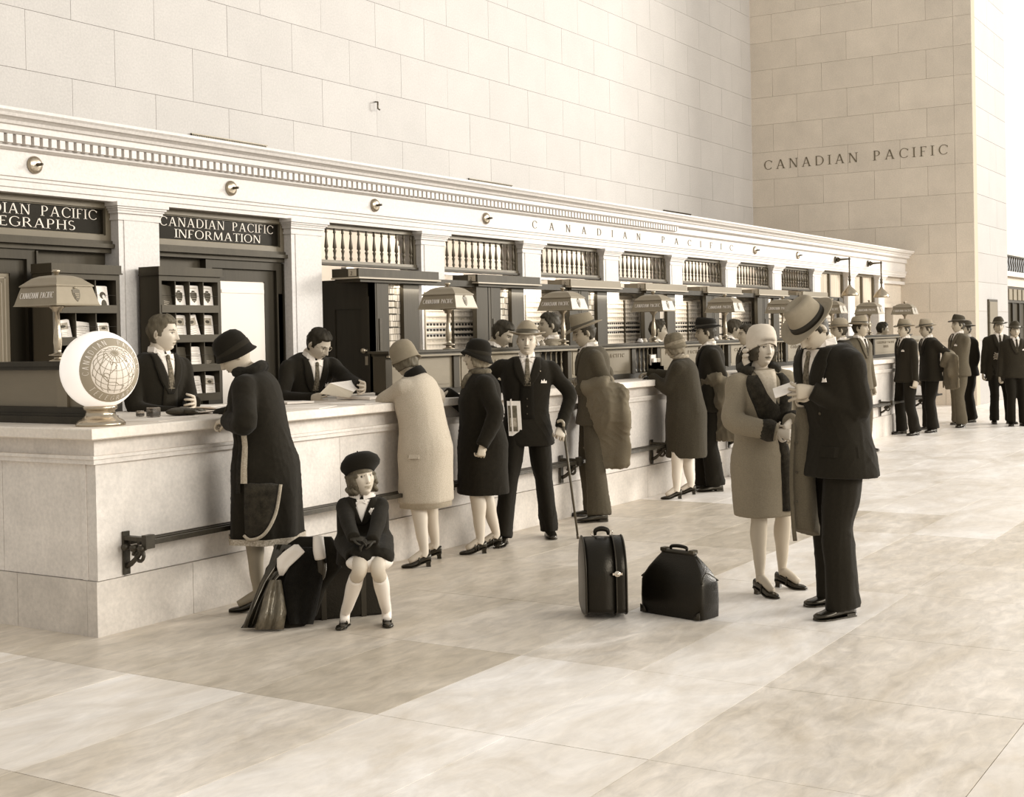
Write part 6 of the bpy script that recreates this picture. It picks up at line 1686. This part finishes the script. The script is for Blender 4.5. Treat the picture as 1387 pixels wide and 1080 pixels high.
part('hat_bow', bw, MATS['felt_cream'], W9.root)
W9.shoes(ft, 'strap')

# --- 10: tall man in the dark suit ----------------------------------------------------
g = ground(1136, 832); d0 = fdist(g)
M10 = Person('tall man in a dark double-breasted suit and light grey felt hat reading a note', (g[0], g[1]), 148, 1.80, lean=9, tilt=0, head=(4, 33, 0), skin=.50, hair=.03, brow=.05, res=(100, 74), vox=.010)
A1 = M10.arm(1, P3(1104, 531, d0 - .18), hand=(nrm([.9, -.3, -.05]), [0, -1, 0]), curl=.55, pole=[-1, .5, -.8])
A2 = M10.arm(-1, P3(1092, 540, d0 + .10), hand=(nrm([.9, .3, .05]), [0, 1, .2]), curl=.6, pole=[-.9, -.5, -.5])
M10.hands([A1, A2]); ft = feet_of(M10, (1143, 836, 150), (1130, 818, 146)); M10.finish_body(); note(M10, 1097, 440)
STR = fabric('suit_pinstripe', .016)
M10.trousers(STR, ft, r=(.106, .090, .094, .100))
M10.upper('jacket', STR, [A1, A2], hem=.76, grow=.014, flare=[(.7, .035), (1.0, .012), (1.5, 0)], sl=(.074, .066, .052), fold=.0055)
M10.shirtfront(vb=1.22, w0=.065, tie=.034, tie_m=TIE_M, lapel=STR, lw=.085, grow=.014)
M10.pocket_square(.105, 1.30, .014); M10.flap(.155, .93, .15, .055, STR, .014, [(.7, .035), (1.0, .012), (1.5, 0)])
M10.buttons((.06, -.06), (1.12, 1.0), M_BRASSD, .014)
M10.hat('fedora', FELT_G, RIB_B, pitch=2, brim=1.1, crown=1.2, back=.004)
M10.shoes(ft, 'oxford')
nt_ = MB(); cN = P3(1062, 528, d0 - .16)
nt = empty('paper_note', tuple(cN)); tag(nt, 'small white note held between the couple', 'paper')
a_, b_, c_2 = nrm(_r + np.array([0, 0, .35])), nrm(np.array([0, 0, .6]) + _f * .8), None
wp('note_sheet', MB().obox(cN, a_, b_, nrm(np.cross(a_, b_)), .060, .040, .0015), M_PAPER, nt)
wp('note_fold', MB().obox(cN + np.array([0, 0, -.008]) + a_ * .012, a_, nrm(b_ + a_ * .3), nrm(np.cross(a_, b_)), .055, .036, .0015), M_PAPER, nt)
# overcoat held hanging between them
oc = empty('overcoat', tuple(P3(1088, 640, d0 - .05))); tag(oc, 'long grey-brown overcoat hanging between the young woman and the tall man', 'coat')
mb = MB(); rg = []
prof_ = [(1086, 552, .030, .05), (1088, 575, .050, .06), (1087, 610, .062, .062), (1087, 650, .070, .065), (1089, 690, .078, .062), (1092, 712, .080, .058), (1093, 722, .076, .05)]
for i, (u, v, hw, th) in enumerate(prof_):
    c = P3(u, v, d0 - .02); ring = []
    for a in np.linspace(0, 2 * PI, 32, endpoint=False):
        fl_ = 1 + .15 * math.sin(4 * a + .8) * (i / 6)
        ring.append(c + np.array(_r) * hw * math.cos(a) + np.array(nrm([_f[0], _f[1], 0])) * th * math.sin(a) * fl_ + np.array([0, 0, 1.0]) * (.025 * math.cos(a + 2.4) * (i / 6)))
    rg.append(ring)
mb.rings(rg); ob = remesh(mb, 'coat_cloth', fabric('overcoat_taupe', .12, .15, 120), None, .010, 3, .006, 77, True); ob.parent = oc; ob.matrix_parent_inverse = mw(oc).inverted()
wp('coat_edge', MB().tube([P3(u, v, d0 - .085) for u, v in ((1075, 575), (1072, 640), (1074, 700), (1077, 733))], [(.012, .006)] * 4, 6, sub=3), MATS['overcoat_taupe'], oc)
for v_ in (600, 640, 680): wp('coat_button', MB().lathe(P3(1079, v_, d0 - .095), [(.009, 0), (.008, .004)], 8, -nrm(_f)), M_DARKP, oc)
# --- simpler figures ---------------------------------------------------------------------
def simple_man(label, uv_feet, yaw, h, suit, trs, hat=None, hatm=None, band=None, hand_l=None, hand_r=None, lean=0, head=(0, 0, 0), skin=.46, hair=.04, shirt=True, feet=None, tiem=None, group=None, curl=.7, depth=None, twist=0, poles=(None, None), brim=1.0, hairstyle='short', vox=.018, res=(48, 36), foldover=None, crown=1.0, square=False, hem=.80, loc=None, grow=0.0, legs=True, vest=None, hk='fedora'):
    g = loc if loc is not None else ground(*uv_feet); d0 = fdist(g)
    M = Person(label, (g[0], g[1]), yaw, h, lean=lean, twist=twist, head=head, skin=skin, hair=hair, vox=vox, res=res, hairstyle=hairstyle, group=group, capped=bool(hat))
    def mk(side, hnd, pole):
        if hnd is None: return M.arm(side, (.03, side * .27, .80), pole=pole if pole else [-1, side * .3, 0], hand=(nrm([.1, 0, -1]), [0, -side, 0]), curl=curl, world=False)
        if isinstance(hnd, dict): return M.arm(side, hnd['l'], pole=pole or [-.6, side * .8, -.4], hand=hnd.get('hand'), curl=curl, world=False)
        u, v, dd = hnd; return M.arm(side, P3(u, v, d0 + dd), pole=pole or [-.8, side * .6, -.5], curl=curl)
    A1 = mk(1, hand_l, poles[0]); A2 = mk(-1, hand_r, poles[1])
    M.hands([A1, A2])
    ft = feet_of(M, *feet) if feet else legs_default(M)
    M.finish_body()
    if legs: M.trousers(trs, ft); M.shoes(ft, 'oxford')
    M.upper('jacket', suit, [A1, A2], hem=hem, grow=grow, flare=[(.7, .018), (1.0, 0), (1.5, 0)], sl=(.063, .055, .045))
    if shirt: M.shirtfront(vb=1.22, w0=.062, tie=.030, tie_m=tiem or TIE_D, lapel=suit, vest=vest, grow=grow)
    if square: M.pocket_square(grow=grow)
    if hat: M.hat(hk, hatm, band or RIB_G, brim=brim, crown=crown)
    M.A = (A1, A2); M.d0 = d0; return M
# clerks
def clerk(label, u, v, Y, h, yaw, **k):
    p = hit(u, v, 1, Y); return simple_man(label, None, yaw, h, k.pop('suit', SUIT_D), TR_B, loc=(p[0], p[1]), legs=k.pop('legs', False), **k)
C1 = clerk('young clerk in a dark suit behind the counter looking to the right', 212, 500, 6.88, 1.82, 262, hand_l=(262, 545, -.30), hand_r=(236, 560, -.30), lean=3, head=(32, 2, 0), hair=.10, tiem=TIE_M, vox=.011, res=(100, 74), vest=(SUIT_D, 1.0), skin=.62, suit=SUIT_B)
note(C1, 221, 452)
C2 = clerk('bespectacled dark-haired clerk bending over an open folder', 409, 500, 6.98, 1.78, 250, hand_l=(488, 522, -.50), hand_r=(420, 540, -.55), lean=22, head=(20, 14, 0), hair=.02, vox=.011, res=(100, 74), skin=.60, suit=SUIT_B, square=True, tiem=TIE_M)
note(C2, 430, 462)
gl_ = MB()
for sg in (1, -1):
    cc = C2.hc + C2.Rh @ (np.array([.098, sg * .032, .008]) * C2.hs)
    gl_.tube([cc + C2.Rh @ np.array([-.002 * abs(math.cos(a)), .021 * math.cos(a), .018 * math.sin(a)]) for a in np.linspace(0, 2 * PI, 17)], .0018, 5)
    gl_.tube([cc + C2.Rh @ np.array([0, sg * .021, .004]), C2.hc + C2.Rh @ np.array([.0, sg * .080, .012])], .0016, 5)
gl_.tube([C2.hc + C2.Rh @ np.array([.103, y, .010]) for y in (.011, -.011)], .0016, 5)
part('spectacles', gl_, M_BRASS, C2.root)
C3 = clerk('dark wavy-haired clerk looking down behind the elderly man', 664, 470, 6.72, 1.80, 262, lean=8, head=(18, 22, 0), hair=.03, vox=.014, res=(72, 52), hand_l=(700, 490, -.3), hand_r=(665, 490, -.3), suit=SUIT_D, tiem=TIE_M)
note(C3, 681, 442)
C4 = clerk('clerk in a light grey jacket turned away behind the partition', 749, 470, 6.72, 1.85, 118, head=(16, 0, 0), hair=.03, vox=.015, res=(56, 40), suit=fabric('suit_pale', .24, .12, 90))
note(C4, 746, 441)
C5 = clerk('clerk in a black jacket in profile behind the fourth desk lamp', 887, 470, 6.75, 1.78, 300, head=(10, 4, 0), hair=.04, vox=.015, res=(56, 40), suit=SUIT_B)
note(C5, 892, 447)
C6 = clerk('clerk half hidden between black homburg and pale cloche', 981, 470, 6.70, 1.80, 290, lean=8, head=(20, 12, 0), hair=.05, vox=.018, suit=SUIT_D)
note(C6, 992, 445)
C7 = clerk('far clerk with dark hair in the last wicket beside the stone wall', 1190, 460, 6.6, 1.74, 270, lean=3, head=(30, 6, 0), hair=.02, vox=.02, suit=fabric('suit_pale', .24, .12, 90), skin=.30)
note(C7, 1191, 444)
# people beyond the couple
simple_man('man in a dark suit with white collar seen between the couple', None, 128, 1.70, SUIT_D, TR_B, 'fedora', FELT_D, loc=tuple(hit(1096, 500, 1, 5.25)[:2]), hand_l={'l': (.30, .10, 1.05)})
simple_man('man in dark clothes mostly hidden behind the young woman in the cloche', None, 128, 1.70, SUIT_DB, TR_B, None, loc=tuple(hit(1016, 500, 1, 5.5)[:2]), hair=.03)
simple_man("man in a pale round hat showing over the tall man's shoulder", None, 120, 1.73, SUIT_DB, TR_B, 'fedora', FELT_G, loc=tuple(hit(1141, 500, 1, 5.5)[:2]), hk='bowler')
simple_man("man in a grey felt hat just above the tall man's shoulder", None, 250, 1.76, SUIT_G, SUIT_G, 'fedora', FELT_G, loc=tuple(hit(1163, 500, 1, 5.35)[:2]), head=(20, 0, 0))
F1 = simple_man('man in open dark jacket and tan hat, nearest at the far counter end', (1229, 589), 140, 1.72, SUIT_D, TR_B, 'fedora', FELT_T, hand_l=None, hand_r=(1212, 505, .35), feet=((1240, 590, 160), (1222, 588, 140)), square=True, skin=.5)
F2 = simple_man('man with a coat over his arm, second in the far group of men', (1262, 586), 130, 1.72, SUIT_D, TR_B, 'fedora', FELT_G, hand_l=(1277, 500, -.05), feet=((1264, 586, 160), (1258, 582, 140)), lean=4)
draped(F2, F2.A[0], 'grey overcoat over the arm of a man in the far group', OVER_G, length=.55, width=.18, bulge=.10, t0=.1)
F3 = simple_man('grey-suited man in a brown hat with hand on hip, far group', (1300, 579), 136, 1.78, SUIT_G, SUIT_G, 'fedora', FELT_D, hand_l=(1297, 505, -.06), poles=([-1, .6, .1], None), feet=((1303, 579, 170), (1298, 575, 160)), lean=-3, square=True)
F4 = simple_man('man in black behind the grey-suited man of the far group', (1312, 572), 140, 1.70, SUIT_B, TR_B, 'fedora', FELT_D, hand_l=(1318, 505, -.05), head=(0, 0, 0))
F5 = simple_man('man in a long dark coat and hat facing us beside the bright pillar', (1354, 573), 205, 1.74, SUIT_DB, TR_B, 'fedora', FELT_D, hand_r=None, hand_l={'l': (.26, -.02, 1.12)}, feet=((1368, 574, 225), (1347, 574, 190)), skin=.5, hem=.70, group=None)
F6 = simple_man('stocky man in a dark suit and hat cut by the right picture edge', (1376, 576), 205, 1.66, SUIT_DB, TR_B, 'fedora', FELT_D, feet=((1386, 577, 225), (1370, 577, 190)), skin=.5, grow=.02, square=True)

for P_, u, v in heads:
    w_ = P_.root_loc + rotm(math.degrees(P_.yaw)) @ P_.hc; c = R.T @ (w_ - CAM)
    print('HEAD', P_.label[:34].ljust(34), 'target', (u, v), 'now', (round(PX + FPX * c[0] / c[2]), round(PY + FPX * c[1] / c[2])), 'px/m', round(FPX / c[2]))
# ---------------------------------------------------------------- round hat box
M_LEA = mat('bag_leather', .006, .33, .3, 8, bump=.15, bscale=120, spec=.3)
M_LEAE = mat('bag_edge', .018, .4)
hx_, hy_ = 6.74, 3.60
hb = empty('hat_box', (hx_, hy_, 0), math.radians(-55)); tag(hb, 'round upright black leather hat box with a chrome latch on the floor', 'hat box')
# local x = axis of the drum (picture right), local -y toward the camera
def drum(x, r, zc=.235, flat=.0):
    out = []
    for a in np.linspace(0, 2 * PI, 44, endpoint=False):
        y, z = r * math.cos(a) * .92, zc + r * math.sin(a)
        if z < zc - .78 * r: z = zc - .78 * r if False else z
        # squared lower half: the box stands on a flat base
        if math.sin(a) < 0: t = -math.sin(a); y = r * .92 * math.copysign(min(1, abs(math.cos(a)) * (1 + 1.1 * t)), math.cos(a)); z = zc - min(r * t * 1.05, zc - .004 - (.235 - r) * .0)
        out.append((x, y, max(z, .004)))
    return out
RB = .207
part('drum_shell', MB().rings([drum(x, r) for x, r in ((-.118, RB - .012), (-.115, RB), (-.02, RB + .004), (.055, RB))], True, True), M_LEA, hb)
part('lid', MB().rings([drum(x, r) for x, r in ((.058, RB + .005), (.06, RB + .007), (.112, RB + .005), (.118, RB - .010))], True, True), M_LEA, hb)
for x in (-.112, .058, .115): part('edge_piping', MB().tube(drum(x, RB + .006)[0:44] + [drum(x, RB + .006)[0]], .0045, 6), M_LEAE, hb)
part('latch', MB().ellipsoid((.062, -.205, .262), (.020, .006, .017), 12, 8).box(.035, .09, -.207, -.198, .256, .268).ellipsoid((.062, -.210, .262), (.010, .006, .008), 10, 6), mat('chrome', .7, .18, metal=1.0), hb)
part('handle', MB().tube([(-.035, 0, .452), (-.032, 0, .478), (.0, 0, .488), (.035, 0, .478), (.04, 0, .452)], [.008, .013, .015, .013, .008], 8, sub=4), M_LEA, hb)
part('handle_ring', MB().tube([(.05 + .014 * math.cos(a), 0, .463 + .014 * math.sin(a)) for a in np.linspace(0, 2 * PI, 13)], .003, 6).tube([(-.045 + .014 * math.cos(a), 0, .463 + .014 * math.sin(a)) for a in np.linspace(0, 2 * PI, 13)], .003, 6), MATS['chrome'], hb)
# ---------------------------------------------------------------- gladstone bag
a_ = floor_at(866, 829); b_ = floor_at(950, 843); c_ = floor_at(986, 836)
ax_ = nrm(b_ - a_); L_ = np.linalg.norm(b_ - a_); ay_ = nrm(np.cross([0, 0, 1], ax_)); 
if ay_ @ (c_ - b_) < 0: ay_ = -ay_
W_ = .19; ctr_ = a_ + ax_ * L_ / 2 + ay_ * W_ / 2
gb = empty('gladstone_bag', (ctr_[0], ctr_[1], 0), math.atan2(ax_[1], ax_[0])); tag(gb, 'black leather gladstone bag with a hinged ridge top beside the hat box', 'bag')
sgn = 1 if (rotm(math.degrees(math.atan2(ax_[1], ax_[0])))[:, 1] @ ay_) > 0 else -1
def rr(z, hx, hy, n=3.2, dx=0, seg=40, sag=0.0):
    out = []
    for a in np.linspace(0, 2 * PI, seg, endpoint=False):
        c, s = math.cos(a), math.sin(a); x = hx * math.copysign(abs(c) ** (2 / n), c); y = hy * math.copysign(abs(s) ** (2 / n), s)
        out.append((x + dx, y, z - sag * (x / hx) ** 2))
    return out
hL, hW = L_ / 2, W_ / 2
part('bag_body', MB().rings([rr(.0, hL - .012, hW - .008, 6), rr(.006, hL - .002, hW, 8), rr(.10, hL, hW + .004, 8), rr(.19, hL, hW, 7), rr(.212, hL - .006, hW - .006, 7), rr(.262, hL - .036, hW * .72, 7), rr(.315, hL - .078, hW * .42, 6), rr(.345, hL - .104, hW * .2, 6), rr(.352, hL - .108, .016, 6)]), M_LEA, gb)
part('frame_ridge', MB().rings([rr(.342, hL - .104, .019, 6), rr(.354, hL - .100, .021, 6), rr(.364, hL - .104, .016, 6), rr(.366, hL - .110, .010, 6)]), M_LEAE, gb)
part('handle', MB().tube([(-.055, 0, .365), (-.052, 0, .382), (0, 0, .388), (.052, 0, .382), (.055, 0, .365)], [.007, .010, .011, .010, .007], 8, sub=4), M_LEA, gb)
for x in (-.10, .10): part('clasp', MB().box(x - .016, x + .016, -.022, .022, .352, .374, bev=.003), M_BRASSD, gb)
for sx in (-1, 1):
    part('corner_patch', MB().rings([[(sx * (hL + .001 - f * .03), sgn * -1 * (hW + .003), z) if False else (sx * (hL - .010) - sx * f, -sgn * (hW + .0045), z) for f, z in ((0, .005), (.045, .005), (.03, .035), (0, .05))], [(sx * (hL - .010) - sx * f, -sgn * (hW - .002), z) for f, z in ((0, .005), (.045, .005), (.03, .035), (0, .05))]]), M_LEAE, gb)
    part('gusset_fold', MB().tube([(sx * (hL - .006), -hW * .8, .205), (sx * (hL - .034), 0, .250), (sx * (hL - .006), hW * .8, .205)], [.005, .007, .005], 6, sub=3).tube([(sx * (hL - .034), -.0, .250), (sx * (hL - .104), 0, .338)], [.006, .010], 6), M_LEAE, gb)
# ---------------------------------------------------------------- suitcase under the girl
s0 = floor_at(412, 843); s1 = floor_at(520, 833)
sx_ = nrm(s1 - s0); sc = (s0 + s1) / 2 + np.array([-sx_[1], sx_[0], 0]) * 0
ny = nrm(np.array([-sx_[1], sx_[0], 0])); ny = ny if ny @ np.array([_f[0], _f[1], 0]) > 0 else -ny
cs = (s0 + s1) / 2 + ny * .12
su = empty('suitcase', (cs[0], cs[1], 0), math.atan2(sx_[1], sx_[0])); tag(su, 'black suitcase standing on edge under the seated girl', 'suitcase')
hl = np.linalg.norm(s1 - s0) / 2 + .0
part('case_body', MB().box(-hl, hl, -.115, .115, 0, .36, bev=.012), M_LEA, su)
part('case_seam', MB().box(-hl - .003, hl + .003, -.006, .006, 0, .363), M_LEAE, su)
for x in (-hl * .5, hl * .5): part('case_strap', MB().box(x - .015, x + .015, -.119, .119, .0, .364), M_LEAE, su)
part('case_handle', MB().tube([(-hl - .003, -.03, .12), (-hl - .03, -.03, .14), (-hl - .03, -.03, .20), (-hl - .003, -.03, .22)], .009, 8, sub=3), M_LEAE, su)
# ---------------------------------------------------------------- coats heaped over the suitcase end
M_OIL = mat('shiny_oilcloth', .012, .12, .3, 6, spec=.7)
M_LINE = mat('crinkled_lining', .10, .22, .5, 14, (1, 3, 1), .5, 30, spec=.8)
hc = empty('draped_coats', tuple(floor_at(385, 850))); tag(hc, 'heap of dark coats with a white lining draped over the suitcase end', 'coat')
def cloth(name, m, poly, d_top, d_bot, th=.012, fold=.01, vtop=730, vbot=852):
    """hanging cloth: rows of picture points given left and right edge, dropped from the suitcase to the floor"""
    mb = MB(); rg = []
    for (ul, ur, v) in poly:
        f = (v - vtop) / (vbot - vtop); d = d_top + (d_bot - d_top) * f; row = []
        n = 14
        for q in range(n + 1):
            t = q / n; row.append(P3(ul + (ur - ul) * t, v, d + fold * math.sin(t * 11 + f * 3) * (.4 + f)))
        back = [p + np.array([_f[0], _f[1], 0]) * th for p in row[::-1]]
        rg.append([np.array([p[0], p[1], max(p[2], .003)]) for p in row + back])
    mb.rings(rg); return wp(name, mb, m, hc)
dd = fdist(floor_at(400, 850)); dt = fdist(cs) - .10
cloth('black_coat', COAT_B, [(404, 448, 728), (378, 460, 745), (360, 462, 770), (352, 440, 800), (338, 428, 835), (326, 412, 851)], dt, dd - .02, .03, .015)
cloth('shiny_coat', M_OIL, [(372, 404, 738), (364, 392, 765), (352, 372, 790), (340, 360, 820), (328, 352, 851)], dt - .04, dd - .05, .012, .012)
cloth('crinkled_panel', M_LINE, [(366, 381, 786), (358, 384, 805), (352, 388, 830), (345, 384, 853)], dt - .10, dd - .09, .01, .012)
cloth('white_lining', M_WHITE, [(398, 404, 738), (384, 413, 748), (375, 404, 757), (375, 392, 768), (378, 384, 780)], dt - .13, dt - .13, .006, .003, 740, 790)
cloth('fold_of_fur', fabric('plush_black', .006, .4, 40, .8), [(406, 432, 742), (392, 440, 762), (384, 436, 790), (384, 430, 820), (392, 424, 846)], dt - .07, dd - .06, .02, .012)
# white sleeve and small boot with buckle beside the girl
db = dt - .12
dl = empty('boot_legging', tuple(P3(434, 765, db))); tag(dl, 'white stocking top with a small buckled black boot dangling over the suitcase', 'boot')
wp('stocking', MB().tube([P3(431, 727, db + .02), P3(432, 745, db), P3(434, 757, db)], [.030, .034, .032], 12, sub=3), M_WHITE, dl)
wp('boot', MB().tube([P3(434, 755, db), P3(436, 768, db), P3(434, 781, db), P3(430, 787, db - .03)], [.030, .032, .030, .016], 12, sub=3), M_SHOE, dl)
bk_ = MB(); q_ = [P3(425, 788, db), P3(432, 786, db), P3(431, 797, db), P3(424, 798, db)]
bk_.tube(q_ + [q_[0]], .0025, 6); wp('buckle', bk_, M_BRASS, dl)
# cushion or hatless white sliver: the white cloth under her coat edge
